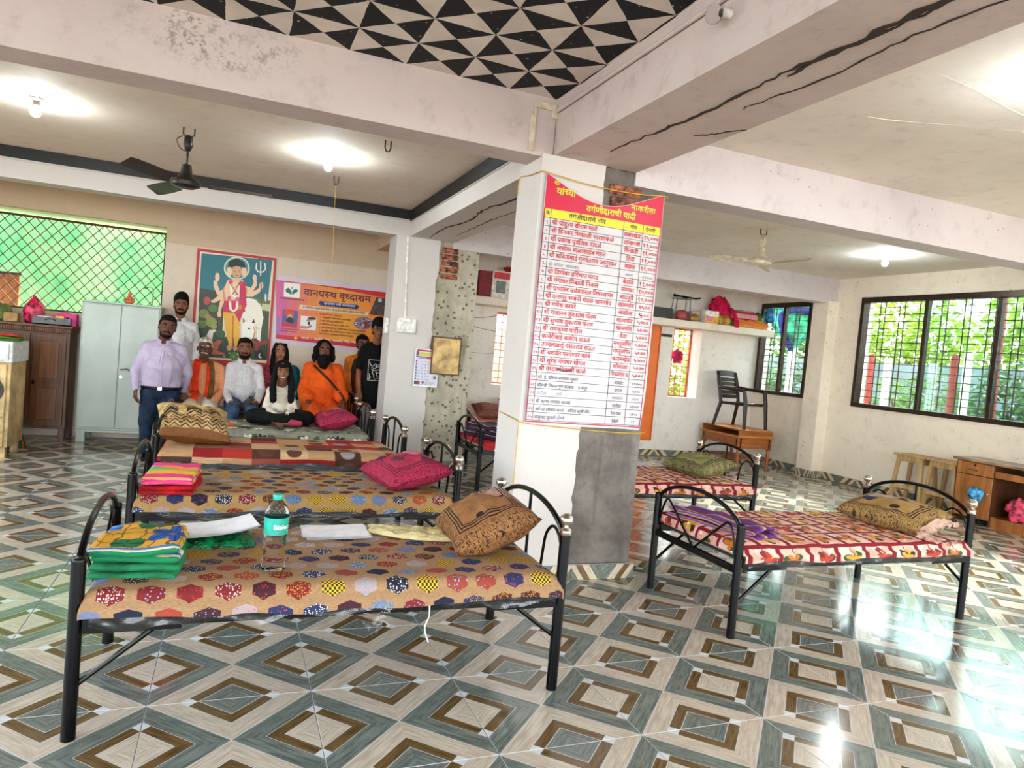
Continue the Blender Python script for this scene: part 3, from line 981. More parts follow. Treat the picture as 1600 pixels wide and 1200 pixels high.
def make_mattress(bed, cmat, label, top=.515, drop=.075, seed=1, film=True, lx0=.025, lx1=None, uvoff=(0, 0), overf=.03, wid=None, flat=0.0):
    """a thin mattress under a printed sheet whose edges hang over the rails"""
    r = random.Random(seed)
    x0, x1 = lx0, (lx1 if lx1 else BL - .02)
    w = (wid or BW) + .01
    L = x1 - x0
    D = drop + .03
    ns = Vector((seed * 3.1, seed * 1.7, 0))
    def wrap(s, a, b):
        """distance along cloth to (position, drop)"""
        if s < a: return a - .012 * (1 - math.exp(-(a - s) / .02)), (a - s)
        if s > b: return b + .012 * (1 - math.exp(-(s - b) / .02)), (s - b)
        return s, 0.0
    def P(i, j):
        s = x0 - D * .6 + (L + D * 1.2) * i; q = -w / 2 - D + (w + 2 * D) * j
        xx, dx = wrap(s, x0, x1); yy, dy = wrap(q, -w / 2, w / 2)
        dd = max(dx, dy)
        n1 = noise.noise(Vector((s * 5, q * 5, 0)) + ns); n2 = noise.noise(Vector((s * 15, q * 15, 3)) + ns)
        edge = min(1, min(xx - x0 + .02, x1 + .02 - xx, yy + w / 2 + .02, w / 2 + .02 - yy) / .09)
        z = top + n1 * .007 + n2 * .003 - (1 - max(0, edge)) ** 2 * .022
        if dd > 0:
            hem = 1 + .30 * noise.noise(Vector((s * 3.2, q * .7, 5)) + ns) + .15 * n1
            z = top - .022 - dd * hem * .62
            o = (.010 + .016 * noise.noise(Vector((s * 9, 1.0 if q > 0 else 7.0, z * 6)) + ns)) * min(1, dd / .03)
            if dy >= dx: yy += math.copysign(max(.014, o + .022) if dd > .035 else .004, q)
            if dx >= dy: xx += math.copysign(.012, s - (x0 + x1) / 2) * 0
        return (xx, yy, z)
    def UVf(i, j):
        return (x0 - D + (L + 2 * D) * i + uvoff[0], -w / 2 - D + (w + 2 * D) * j + 3 + uvoff[1])
    root = empty('mattress', bed.location, bed.rotation_euler.z, label, 'mattress')
    MB().bx(x0 + .005, x1 - .005, -w / 2 + .02, w / 2 - .02, .432, top - .026, .012).build('foam_pad', plain('foam', (206, 196, 176), .9), root)
    MB().grid(P, 110, 56, UVf).build('sheet', cmat, root, True, angle=None)
    if film:
        for sd in (-1,):
            def Q(i, j):
                xx = x0 + .02 + (L - .04) * i
                hem = (.055 + .045 * abs(noise.noise(Vector((xx * 2.6, sd, 9)) + ns)) + .03 * noise.noise(Vector((xx * 9, sd, 2)) + ns))
                return (xx, sd * (w / 2 + .030 + .010 * noise.noise(Vector((xx * 14, j * 4, 0)) + ns)), .462 - j * hem)
            MB().grid(Q, 90, 6).build('plastic_wrap', M_FILM, root, True, angle=None)
    return root

bed_specs = [
    # x of foot end, y of centre line
    ('front', -2.02, .82), ('second', -2.04, 2.32), ('third', -2.06, 3.76), ('fourth', -2.10, 4.98), ('fifth', -2.02, 6.50),
    ('right', 1.04, 1.16), ('rightback', .82, 2.90), ('rear', .84, 4.92), ('rearwall', 1.24, 6.55)]
bed_labels = {
    'front': 'black steel bed nearest the viewer, with the water bottle standing on it',
    'second': 'black steel bed behind the bottle bed, under the sheet with the pink blanket',
    'third': 'black steel bed under the red and brown patchwork sheet',
    'fourth': 'black steel bed under the grey flowered sheet where the girl sits',
    'fifth': 'black steel bed at the poster wall on which the row of adults sits',
    'right': 'black steel bed on the right under the red checked sheet, nearest the desk',
    'rightback': 'black steel bed behind the pillar with the green printed pillow',
    'rear': 'black steel bed with dark blankets seen between the two columns',
    'rearwall': 'black steel bed at the back wall between the columns, under the pink sheet'}
beds = {}
proto = None
for (k, x, y) in bed_specs:
    if proto is None:
        proto = make_bed((x, y, 0), bed_labels[k]); beds[k] = proto
    else:
        beds[k] = dup(proto, (x, y, 0), 0, bed_labels[k])
mats_ = {}
make_mattress(beds['front'], M_HEX, 'tan mattress sheet with hexagon patches under the water bottle', seed=1)
make_mattress(beds['second'], M_HEX2, 'tan hexagon-patch mattress sheet holding the pink pillow and striped blanket', seed=2, uvoff=(.6, .3))
make_mattress(beds['third'], M_PATCH, 'red, cream and brown patchwork mattress sheet', seed=3, top=.53)
make_mattress(beds['fourth'], M_FLOW, 'grey mattress sheet with black and white flowers', seed=4, top=.53)
make_mattress(beds['fifth'], M_FLOW, 'flowered mattress under the seated row of adults', seed=5, film=False, top=.50)
make_mattress(beds['right'], M_RED, 'pink mattress sheet with red checks on the bed before the stools', seed=6)
make_mattress(beds['rightback'], M_RED, 'pink mattress sheet with red checks behind the central pillar', seed=7, uvoff=(.3, .2))
make_mattress(beds['rear'], M_DARKB, 'red and black flowered mattress on the bed between the columns', seed=8, film=False)
make_mattress(beds['rearwall'], M_PINKB, 'pink mattress sheet at the back wall between the columns', seed=9, film=False, top=.53)

# pillows
def pillow_mat(name, c, c2, line, f1, f2, seed=0.0, ctr=None):
    """printed pillowcase: striped border, flowers in the middle"""
    t = NT(name, .75, 0, .3)
    u, v, _ = t.xyz(t.coord('UV'))
    n0 = t.noise(t.vec(u, v, seed), 3, 3)
    uu = u + (n0 - .5) * .03; vv = v + (n0 - .5) * .03
    d = (uu - .5).abs().max((vv - .5).abs())
    n = t.noise(t.vec(u, v, seed + 1), 6, 4)
    a = t.mix(n.smooth(.3, .7), c, tuple(min(255, x * 1.15) for x in c))
    a = t.mix((uu * .8 + vv * .6 + n0 * .3).gt(1.02), a, c2)
    lines = (((d - .30) / .032).fract().lt(.5)) * d.gt(.30) * d.lt(.40)
    vor = t.voro(t.vec(u, v, seed), 3.5, 'Distance', .8)
    ring = (vor.gt(.09) * vor.lt(.17)).max(vor.gt(.27) * vor.lt(.33))
    idc = t.n('ShaderNodeTexVoronoi'); idc.inputs['Scale'].default_value = 3.5; idc.inputs['Randomness'].default_value = .8
    t.l(t.vec(u, v, seed), idc.inputs['Vector'])
    idv = t.white(idc.outputs['Position'])
    inner = d.lt(.30)
    a = t.mix(inner * vor.lt(.28), a, t.ramp(idv, [(0, f1), (.4, f2), (.7, c2)], True))
    a = t.mix(inner * ring, a, line)
    a = t.mix(lines, a, line)
    scr = t.noise(t.vec(u, v, seed + 4), 22, 2, .5, dist=1.6)
    a = t.mix(((scr - .5).abs().lt(.035)) * d.gt(.405), a, line)
    t.base(a)
    t.bump(t.noise(t.vec(u, v, seed), 7, 4, .6, dist=.8), .4, .03)
    return t.m
def make_pillow(loc, size, rot, m, label, seed=1, frill=0, frill_mat=None):
    L, Wd, H = size
    ns = Vector((seed * 5.3, seed, 2))
    def face(sg):
        def P(i, j):
            a, b = i * 2 - 1, j * 2 - 1
            k = (max(0, 1 - abs(a) ** 2.6) * max(0, 1 - abs(b) ** 2.6)) ** .48
            pin = 1 - .09 * (1 - abs(a) ** 2) * abs(b) ** 3 - .0
            pin2 = 1 - .09 * (1 - abs(b) ** 2) * abs(a) ** 3
            w = noise.noise(Vector((a * 2.2, b * 2.2, sg)) + ns)
            w2 = noise.noise(Vector((a * 5.5, b * 5.5, sg)) + ns)
            return (a * L / 2 * pin2, b * Wd / 2 * pin, sg * H / 2 * k * (1 + .20 * w + .07 * w2) + .004 * w2)
        return P
    mb = MB()
    mb.grid(face(1), 30, 24)
    mb.grid(lambda i, j: face(-1)(1 - i, j), 30, 24, lambda i, j: (1 - i, j))
    o = mb.build('pillow', m, None, True, angle=None, label=label, cat='pillow', loc=loc)
    o.rotation_euler = rot
    return o
PB = pillow_mat('brown_pillow_print', (130, 88, 50), (176, 136, 122), (30, 17, 14), (40, 42, 66), (100, 20, 28), .3)
PP = pillow_mat('pink_pillow_print', (152, 34, 66), (190, 100, 120), (84, 12, 36), (48, 40, 86), (100, 60, 50), 2.3)
PG = pillow_mat('green_pillow_print', (128, 122, 76), (152, 150, 140), (20, 20, 20), (44, 80, 40), (176, 170, 156), 4.7)
PS = pillow_mat('striped_beige_pillow_print', (146, 116, 66), (166, 144, 130), (44, 30, 28), (34, 44, 92), (110, 24, 38), 6.1)
PW = pillow_mat('faded_brown_pillow_print', (126, 76, 60), (150, 100, 76), (76, 36, 34), (150, 72, 70), (120, 84, 60), 9.4)
def chevron_mat():
    t = NT('gold_chevron_pillow', .6, 0, .4)
    u, v, _ = t.xyz(t.coord('UV'))
    n0 = t.noise(t.vec(u, v, 3.0), 3, 3)
    uu = u + (n0 - .5) * .04; vv = v + (n0 - .5) * .04
    zig = (uu * 7).fract() - .5
    w = vv * 12 + zig.abs() * 2.2
    fine = ((w * 1.0).fract()).lt(.34) * vv.gt(.10) * vv.lt(.42)
    big = ((uu * 3.2).fract() - .5).abs()
    bc = (vv - .62 + big * .34).abs()
    bold = bc.lt(.045).max((bc - .095).abs().lt(.018)) * (big.lt(.32))
    g = t.mix(t.noise(t.vec(u, v, 1.0), 5, 4).smooth(.3, .7), (126, 92, 44), (206, 172, 116))
    a = t.mix(fine.max(bold), g, (20, 17, 15))
    a = t.mix(vv.lt(.09), a, (120, 72, 30))
    t.base(a); t.bump(t.noise(t.vec(u, v, 2.0), 8, 4, .6, dist=.8), .5, .03)
    return t.m
PC = chevron_mat()
# ---------------------------------------------------------------- bedding and small things on the beds
make_pillow((-.40, .90, .625), (.42, .60, .21), (0, -.42, -.10), PB, 'brown printed pillow propped at the head of the bottle bed', 1)
make_pillow((-.47, 2.30, .605), (.44, .62, .19), (0, -.22, .16), PP, 'large pink printed pillow on the tan hexagon-patch bed behind the bottle', 2)
make_pillow((-.60, 4.95, .620), (.38, .52, .19), (0, -.22, .1), PP, 'smaller pink pillow on the grey flowered bed beside the girl', 3)
make_pillow((-1.84, 3.78, .670), (.54, .46, .22), (.42, .10, .15), PC, 'gold pillow with black chevrons at the foot of the patchwork bed', 4)
make_pillow((2.60, 1.12, .605), (.38, .62, .17), (0, -.22, .12), PS, 'beige and gold striped pillow with frilled end near the desk', 5)
make_pillow((2.36, 2.92, .600), (.40, .60, .16), (0, -.25, .06), PG, 'green and black printed pillow on the red checked bed behind', 6)
make_pillow((1.72, 6.70, .640), (.50, .30, .17), (.45, 0, .05), PW, 'faded red-brown pillow against the back wall between the columns', 7)
make_pillow((2.18, 6.90, .690), (.50, .30, .17), (.7, 0, -.1), plain('dark_brown_cloth', (70, 50, 34), .8), 'dark brown pillow standing against the back wall', 8)
# frilled end of the striped pillow
fr = MB()
ns0 = Vector((3, 3, 3))
def fq(i, j):
    a = i * 2 - 1
    w = noise.noise(Vector((i * 16, j * 3, 1)))
    return (2.60 + a * .17 + .02 * w, .80 - j * .07 + .018 * noise.noise(Vector((i * 9, j, 4))), .565 + .075 * (1 - a * a) * (1 - j * .45) + .03 * w * (.3 + j) + a * .035)
fr.grid(fq, 40, 6)
fr.grid(lambda i, j: (lambda p: (p[0], p[1], 1.085 - p[2] * .98 + (0.02 if j > .5 else 0)))(fq(1 - i, j)), 40, 6)
_ps = [o for o in COL.objects if o.get('label', '').startswith('beige and gold striped')][0]
fo = fr.build('frill', fabric('frill_cloth', (206, 172, 156)), None, True, angle=None)
fo.parent = _ps
bpy.context.view_layer.update()
fo.matrix_parent_inverse = _ps.matrix_world.inverted()

def stripe_mat(name, stops, scale, axis=1, extra=None):
    t = NT(name, .85, 0, .2)
    x, y, z = t.xyz(t.coord('UV'))
    n = t.noise(t.coord('UV'), 5, 3)
    f = (((x, y)[axis] + (n - .5) * .06) * scale).fract()
    c = t.ramp(f, stops, True)
    if extra:
        base, fl, fl2, grid = extra
        u2, v2 = x * 9.0, y * 9.0
        gl = ((u2 + n * 1.5).fract().lt(.10)).max((v2 + n * 1.5).fract().lt(.10))
        top = t.mix(gl, base, grid)
        def petal(cx, cy, R, k, c1, cc):
            dx, dy = x - cx, y - cy
            rad = (dx * dx + dy * dy * 1.3).sqrt(); th = dy.atan2(dx)
            m = rad.lt(((th * k).cos().abs() * .45 + .55) * R)
            q = t.mix(m, top, t.mix(((th * k * 2).sin().abs()).smooth(.1, .5), tuple(v * .6 for v in c1), c1))
            return t.mix(rad.lt(R * .2), q, cc)
        top = petal(.52, .93, .13, 1.5, (34, 110, 66), (34, 110, 66))
        top = petal(.44, .57, .10, 1.0, (34, 110, 66), (34, 110, 66))
        top = petal(.70, .70, .19, 2.5, fl, (226, 110, 150))
        top = petal(.17, .86, .14, .5, fl2, (110, 40, 110))
        c = t.mix(y.gt(.50), c, top)
    t.base(c)
    t.bump(t.noise(t.coord('Object'), 16, 4, .6, dist=.8) + t.noise(t.coord('Object'), 260, 1) * .12, .45, .012)
    return t.m
def folded(name, loc, rz, L, Wd, H, n, m, label, cat='blanket', seed=1, mats=None):
    """a folded cloth: n soft layers, each a rounded slab with wavy edges"""
    mb = MB()
    ns = Vector((seed * 2.7, seed, 1))
    for k in range(n):
        h = H / n
        z0 = k * h
        sx = 1 - .03 * k + .03 * noise.noise(Vector((k * 3.3, seed, 0)))
        def P(i, j, top):
            a, b = i * 2 - 1, j * 2 - 1
            ea = math.copysign(1 - (1 - abs(a)) ** 1.6, a); eb = math.copysign(1 - (1 - abs(b)) ** 1.6, b)
            x = ea * L / 2 * sx; y = eb * Wd / 2 * sx
            w = noise.noise(Vector((x * 7, y * 7, k * 1.7)) + ns)
            rim = (max(0, 1 - abs(a) ** 6) * max(0, 1 - abs(b) ** 6)) ** .5
            zz = z0 + h * .5 + (h * .56 if top else -h * .5) * rim + w * (.022 if k == n - 1 else .008)
            w3 = noise.noise(Vector((x * 3, y * 3, k * 4.1)) + ns)
            return (x + w * .012 + w3 * .02, y + w * .012 + w3 * .015, max(zz, 0.0))
        mb.mi = (k if mats and k < len(mats) else (len(mats) - 1 if mats else 0)) if mats else 0
        last = k == n - 1
        mb.grid(lambda i, j: P(i, j, True), 22, 22, lambda i, j: (i * .8 + .1, j * .62 + (.38 if last else .02)))
        mb.grid(lambda i, j: P(1 - i, j, False), 22, 22, lambda i, j: (i * .8, .3 * j))
    o = mb.build(name, mats if mats else m, None, True, angle=None, label=label, cat=cat, loc=loc)
    o.rotation_euler = (0, 0, rz)
    return o
YB1 = stripe_mat('yellow_flower_blanket', [(0, (28, 120, 78)), (.22, (222, 206, 170)), (.36, (70, 120, 190)), (.5, (224, 220, 200)), (.64, (28, 120, 78))], 3.0, 1,
                 ((214, 160, 52), (40, 92, 170), (96, 150, 214), (120, 76, 30)))
GRN = fabric('green_blanket', (34, 122, 78), .2)
folded('folded_blanket', (-1.86, .74, .500), -.06, .31, .40, .115, 4, None, 'folded yellow and green blanket with blue flowers on the bottle bed', seed=2, mats=[GRN, GRN, YB1, YB1])
ST2 = stripe_mat('pink_striped_blanket', [(0, (220, 70, 130)), (.25, (236, 170, 60)), (.42, (120, 190, 90)), (.55, (80, 150, 200)), (.68, (226, 90, 140)), (.85, (240, 150, 90))], 2.4, 1)
RD = fabric('red_blanket', (176, 24, 32), .25)
folded('folded_blanket', (-1.86, 2.14, .505), -.05, .27, .44, .105, 4, None, 'folded pink and red striped blanket on the second bed', seed=3, mats=[RD, RD, ST2, ST2])
OR4 = stripe_mat('orange_striped_cloth', [(0, (214, 96, 40)), (.3, (206, 60, 110)), (.5, (230, 170, 90)), (.7, (120, 160, 80)), (.85, (214, 80, 40))], 2.6, 0)
folded('folded_cloth', (-1.78, 4.78, .515), .5, .42, .30, .06, 2, OR4, 'thin folded orange and pink cloth at the foot of the grey flowered bed', 'cloth', 4)
PUR = stripe_mat('purple_print_cloth', [(0, (84, 40, 120)), (.3, (110, 70, 150)), (.45, (190, 150, 60)), (.6, (76, 36, 112)), (.85, (130, 40, 70))], 3.2, 0)
folded('rumpled_cloth', (1.24, 1.18, .505), .25, .24, .66, .055, 2, PUR, 'rumpled purple printed cloth at the foot of the right-hand bed', 'cloth', 5)
DK = stripe_mat('dark_blanket_print', [(0, (40, 30, 44)), (.35, (210, 204, 206)), (.45, (34, 30, 36)), (.7, (96, 40, 84)), (.85, (30, 40, 40))], 2.2, 0)
folded('rumpled_blanket', (1.14, 4.86, .515), .3, .46, .62, .14, 3, DK, 'rumpled black, white and plum blanket on the bed between the columns', 'blanket', 6)

# water bottle
def clear(name, tint, ior, rough=0.02):
    t = NT(name, rough, 0, .5)
    t.base(tint); t.b.inputs['Transmission Weight'].default_value = 1.0; t.b.inputs['IOR'].default_value = ior
    return t.m
M_PET = clear('clear_bottle', (250, 252, 252), 1.14, .03)
M_TEAL = plain('teal_plastic', (20, 160, 140), .4)
bt = empty('water_bottle', (-1.385, .57, .520), .5, 'clear plastic water bottle with teal cap and label on the nearest bed', 'bottle')
prof = [(.030, 0), (.036, .004), (.0375, .012)]
for k in range(6):
    z = .02 + k * .019
    prof += [(.0375, z), (.0345, z + .0095)]
prof += [(.0375, .135), (.0372, .14), (.0372, .198), (.0378, .206), (.0362, .220), (.030, .238), (.020, .252), (.0145, .258), (.0145, .264)]
MB().lathe((0, 0, 0), prof, 22).build('bottle_body', M_PET, bt, True, angle=None)
bt.scale = (1.2, 1.2, 1.06)
MB().lathe((0, 0, 0), [(.0155, .262), (.0168, .264), (.0168, .279), (.0150, .282)], 20).build('cap', M_TEAL, bt, True)
lb = MB()
def lcyl(i, j): a = -PI + 2 * PI * i; return (.0379 * math.sin(a), -.0379 * math.cos(a), .138 + .062 * j)
lb.grid(lcyl, 28, 1)
label_o = lb.build('bottle_label', M_TEAL, bt, True)

# papers, plastic and the cloth bag
M_PAPER = plain('white_paper', (236, 236, 240), .7, var=.02)
def paper_stack(loc, rz, n, label, curl=.02, seed=1):
    root = empty('paper_stack', loc, rz, label, 'papers')
    r = random.Random(seed)
    for k in range(n):
        a = r.uniform(-.06, .06); dx, dy = r.uniform(-.012, .012), r.uniform(-.012, .012)
        def P(i, j):
            x, y = (i - .5) * .297, (j - .5) * .21
            z = .003 * k + curl * max(0, (i - .2)) ** 2 + .004 * noise.noise(Vector((i * 2, j * 2, seed)))
            c, s = math.cos(a), math.sin(a)
            return (x * c - y * s + dx, x * s + y * c + dy, z + .004)
        mb = MB().grid(P, 8, 6)
        mb.grid(lambda i, j: (lambda p: (p[0], p[1], p[2] - .0022))(P(1 - i, j)), 8, 6)
        mb.build('sheet', M_PAPER, root, True, angle=None)
    return root
paper_stack((-1.60, 1.02, .555), .22, 4, 'white paper sheets lying on the shiny green bag', .05, 1)
paper_stack((-1.08, 1.10, .515), -.05, 4, 'white paper sheets just right of the water bottle', .01, 2)
M_FOIL = plain('green_foil', (10, 110, 62), .18, .3, var=.3, scale=30, bump=.8)
g = MB()
def fb(i, j):
    a, b = i * 2 - 1, j * 2 - 1
    k = (max(0, 1 - a ** 4) * max(0, 1 - b ** 4)) ** .5
    return (a * .21 + .015 * noise.noise(Vector((a * 3, b * 3, 1))), b * .12, .045 * k * (1 + .6 * noise.noise(Vector((a * 4, b * 4, 2)))) * (1.5 if a < -.5 else .8))
g.grid(fb, 24, 14); g.grid(lambda i, j: (lambda p: (p[0], p[1], -.001))(fb(1 - i, j)), 24, 14)
go = g.build('plastic_bag', M_FOIL, None, True, angle=None, label='shiny green plastic bag under the white papers', cat='bag', loc=(-1.65, 1.00, .512))
go.rotation_euler = (0, 0, .1)
M_CREAM = fabric('cream_cloth', (226, 210, 158), .1)
g = MB()
def cb(i, j):
    a, b = i * 2 - 1, j * 2 - 1
    w = noise.noise(Vector((a * 2.5, b * 2.5, 4)))
    k = (max(0, 1 - a ** 6) * max(0, 1 - b ** 6)) ** .5
    return (a * .21 + .02 * w, b * (.10 + .03 * a) + .05 * a * a - .03 * a, (.012 + .022 * abs(w) + .012 * noise.noise(Vector((a * 7, b * 7, 1)))) * k + .003)
g.grid(cb, 26, 16); g.grid(lambda i, j: (lambda p: (p[0], p[1], 0))(cb(1 - i, j)), 26, 16)
cbag = g.build('cloth_bag', M_CREAM, None, True, angle=None, label='crumpled cream cloth bag with faint print between papers and pillow', cat='bag', loc=(-.72, 1.05, .518))
cbag.rotation_euler = (0, 0, -.15)
# loose film and string hanging off the nearest bed
wf = MB()
def wq(i, j): return (-1.05 + .10 * i + .02 * noise.noise(Vector((i * 5, j * 5, 2))), .385 + .012 * noise.noise(Vector((i * 6, j * 6, 8))), .40 - .10 * j * (.4 + .6 * abs(math.sin(i * 4.0))))
wf.grid(wq, 14, 8)
wf.build('plastic_scrap', M_FILM, None, True, angle=None, label='torn clear plastic hanging under the nearest bed', cat='plastic')
MB().tube(spl([(-.80, .375, .45), (-.795, .372, .38), (-.81, .37, .33), (-.79, .37, .27)], 5), .003, 5).build('white_string', M_WHITE, None, True, label='short white string hanging from the nearest bed rail', cat='string')

# ---------------------------------------------------------------- ceiling things
M_GLOW = bpy.data.materials.new('lit_bulb'); M_GLOW.use_nodes = True
_b = M_GLOW.node_tree.nodes['Principled BSDF']; _b.inputs['Emission Color'].default_value = (.86, .97, 1.0, 1); _b.inputs['Emission Strength'].default_value = BULB
_b.inputs['Base Color'].default_value = (1, 1, 1, 1)
M_PORC = plain('porcelain', (226, 224, 216), .35)
M_BAKE = plain('brown_bakelite', (70, 54, 44), .4)
def bulb(x, y, z, label, hm, rosette=True):
    root = empty('light_bulb', (x, y, z), 0, label, 'lamp', 'lit bulbs on the ceilings')
    MB().lathe((0, 0, 0), [(.052, 0), (.052, -.010), (.036, -.016), (.024, -.022), (.022, -.05), (.019, -.056)], 16).build('holder', hm, root, True)
    MB().lathe((0, 0, 0), [(.016, -.054), (.022, -.066), (.031, -.086), (.033, -.104), (.027, -.122), (.014, -.133), (.003, -.136)], 16).build('bulb_glass', M_GLOW, root, True, angle=None)
    return root
bulb(-3.02, 3.82, ZT, 'lit white bulb with dark holder at the far left of the ceiling', M_BAKE)
bulb(-.95, 3.91, ZT, 'lit white bulb with white holder between the dark fan and the pillar', M_PORC)
bulb(5.35, 3.80, ZT, 'lit white bulb above the wide garden window', M_PORC)
bulb(1.98, -.12, ZT, 'lit white bulb under the rough slab beside the cracked beam', M_PORC)
gb = empty('globe_lamp', (.175, 1.06 - .92, 2.86), 0, 'unlit clear globe bulb on the side of the cracked beam', 'lamp')
MB().cyl((0, 0, .02), (-.045, 0, .02), .02, n=12).build('holder', M_PORC, gb, True)
MB().ell((-.075, 0, .0), (.035, .035, .04)).build('bulb_glass', clear('bulb_glass_clear', (240, 240, 240), 1.1), gb, True)
M_FANB = plain('dark_fan_metal', (42, 38, 34), .35, .5, var=.1)
M_FANG = plain('fan_blade_dark', (58, 52, 42), .45, .2)
M_FANC = plain('cream_fan_metal', (226, 214, 190), .4, .1)
def fan(x, y, label, m, mb_, zm, a0, bl, drop=.0):
    root = empty('ceiling_fan', (x, y, 0), 0, label, 'fan')
    MB().tube([(-.04, 0, ZT), (-.04, 0, ZT - .05), (0, 0, ZT - .075), (.04, 0, ZT - .05), (.04, 0, ZT)], .006, 6).build('hook', M_BAKE, root, True)
    MB().lathe((0, 0, 0), [(.006, ZT - .05), (.030, ZT - .065), (.036, ZT - .13), (.022, ZT - .17), (.012, ZT - .18)], 16).build('canopy', m, root, True)
    MB().cyl((0, 0, ZT - .17), (0, 0, zm + .10), .011, n=10).build('down_rod', m, root, True)
    MB().lathe((0, 0, 0), [(.014, zm + .15), (.034, zm + .14), (.045, zm + .07), (.060, zm + .045), (.095, zm + .030), (.110, zm + .005), (.104, zm - .022), (.070, zm - .038), (.02, zm - .042)], 24).build('motor', m, root, True)
    for k in range(3):
        a = a0 + k * 2 * PI / 3
        b = MB()
        def P(i, j, dz):
            rr_ = .17 + (bl - .17) * i
            w = (.050 + .018 * math.sin(i * PI * .8)) * (1 if i < .97 else .7)
            yy = (j - .5) * 2 * w
            zz = zm - .005 - drop * i + .022 * (j - .5) * 2 + dz - .006 * (1 - (2 * j - 1) ** 2) * 0
            return (rr_ * math.cos(a) - yy * math.sin(a), rr_ * math.sin(a) + yy * math.cos(a), zz)
        b.grid(lambda i, j: P(i, j, .002), 10, 4); b.grid(lambda i, j: P(1 - i, j, -.002), 10, 4)
        bo = b.build('blade', mb_, root, True)
        MB().box((.135 * math.cos(a), .135 * math.sin(a), zm - .004), (.11, .03, .006), (0, 0, a)).build('blade_arm', m, bo)
    return root
fan(-2.02, 3.88, 'dark ceiling fan above the left row of beds', M_FANB, M_FANG, 2.545, math.radians(237), .64)
fan(3.47, 3.69, 'cream ceiling fan over the right half of the hall', M_FANC, M_FANC, 2.63, math.radians(285), .56)
for f_, wl in (((-2.02, 3.88), 1),):
    MB().tube(spl([(-2.06, 3.86, 2.90), (-2.10, 3.85, 2.86), (-2.07, 3.86, 2.80), (-2.03, 3.87, 2.79)], 5), .004, 5).build('fan_wire', M_BAKE, None, True, label='looped wire at the canopy of the dark fan', cat='wire')
def ring_hook(x, y, label, z=ZT):
    o = MB().tube([(-.022, 0, 0), (-.022, 0, -.06), (-.010, 0, -.085), (.010, 0, -.085), (.022, 0, -.06), (.022, 0, 0)], .006, 6).build('ceiling_hook', M_BAKE, None, True, label=label, cat='hook', loc=(x, y, z + .004))
    return o
ring_hook(-.60, 3.16, 'empty iron hook in the left ceiling nearest the beam')
ring_hook(-.79, 4.66, 'iron hook in the left ceiling with a yellow thread tied on')
MB().tube(spl([(-.79, 4.66, 2.885), (-.785, 4.66, 2.6), (-.77, 4.66, 2.3), (-.775, 4.66, 2.02)], 4), .0022, 5).build('yellow_thread', plain('yellow_cord', (206, 164, 40), .7), None, True, label='thin yellow thread hanging from the ceiling hook', cat='thread')
MB().tube([(0, 0, .10), (.0, .0, .03), (.02, 0, 0), (.03, 0, .03), (.005, .01, .05), (-.01, 0, -.09), (0, 0, -.13)], .006, 6).build('iron_hook', M_RUST, None, True, label='twisted rusty hook on the right edge of the central pillar', cat='hook', loc=(1.03, 1.98, 2.35))
# white conduit on the beams and the second column
MB().bx(.02, .17, 1.772, 1.785, 2.955, 2.995, .003).bx(.0, .036, 1.772, 1.785, 2.69, 2.955, .003).bx(.14, .175, 1.77, 1.786, 2.91, 2.985, .003).build('conduit', plain('yellowed_plastic', (206, 192, 168), .45), b_front)
MB().cyl((.16, 1.75, 2.95), (.16, -3, 2.95), .011, n=8).build('conduit', P_LILAC, b_ynear, True)
MB().cyl((.172, 5.715, 2.66), (.215, 5.715, 1.74), .011, n=8).build('conduit', M_WHITE, pil2, True)
sb = MB().bx(.125, .345, 5.685, 5.724, 1.572, 1.738, .006).build('switchboard', M_WHITE, None, label='white switchboard with eight modules on the second column', cat='switchboard')
for i in range(4):
    for j in range(2):
        q = MB().bx(.140 + i * .051, .182 + i * .051, 5.679, 5.686, 1.585 + j * .076, 1.650 + j * .076, .003)
        s_ = q.build('switch', plain('switch_white', (240, 238, 232), .3), sb)
        if j == 0 and i in (1, 2):
            z0 = 1.617
            m = MB()
            for (dx, dz) in ((0, .014), (-.009, -.008), (.009, -.008)): m.cyl((.161 + i * .051 + dx, 5.678, z0 + dz), (.161 + i * .051 + dx, 5.6795, z0 + dz), .0042, n=8)
            m.build('socket_hole', M_BLACK, s_)
        else:
            MB().box((.161 + i * .051, 5.6775, 1.617 + j * .076), (.022, .006, .040), (.12, 0, 0), .002).build('rocker', M_WHITE, s_)
jb = MB().bx(.004, .048, 5.44 + .34, 5.60 + .30, 1.545, 1.725, .006).build('junction_box', M_WHITE, None, label='plain white box on the side of the second column', cat='switchboard')
bd = empty('notice_board', (.73, 5.70, 1.12), 0, 'blank yellowed board in a dark frame on the second column', 'board')
MB().bx(-.165, .165, -.020, .010, .015, .430, .002).build('panel', plain('yellowed_board', (204, 172, 116), .7, var=.15, scale=7), bd)
MB().bx(-.178, .178, -.026, .012, .430, .446, .002).bx(-.178, .178, -.026, .012, 0, .016, .002).bx(-.178, -.162, -.026, .012, .016, .43, .002).bx(.162, .178, -.026, .012, .016, .43, .002).build('frame', plain('dark_frame', (96, 70, 40), .6), bd)
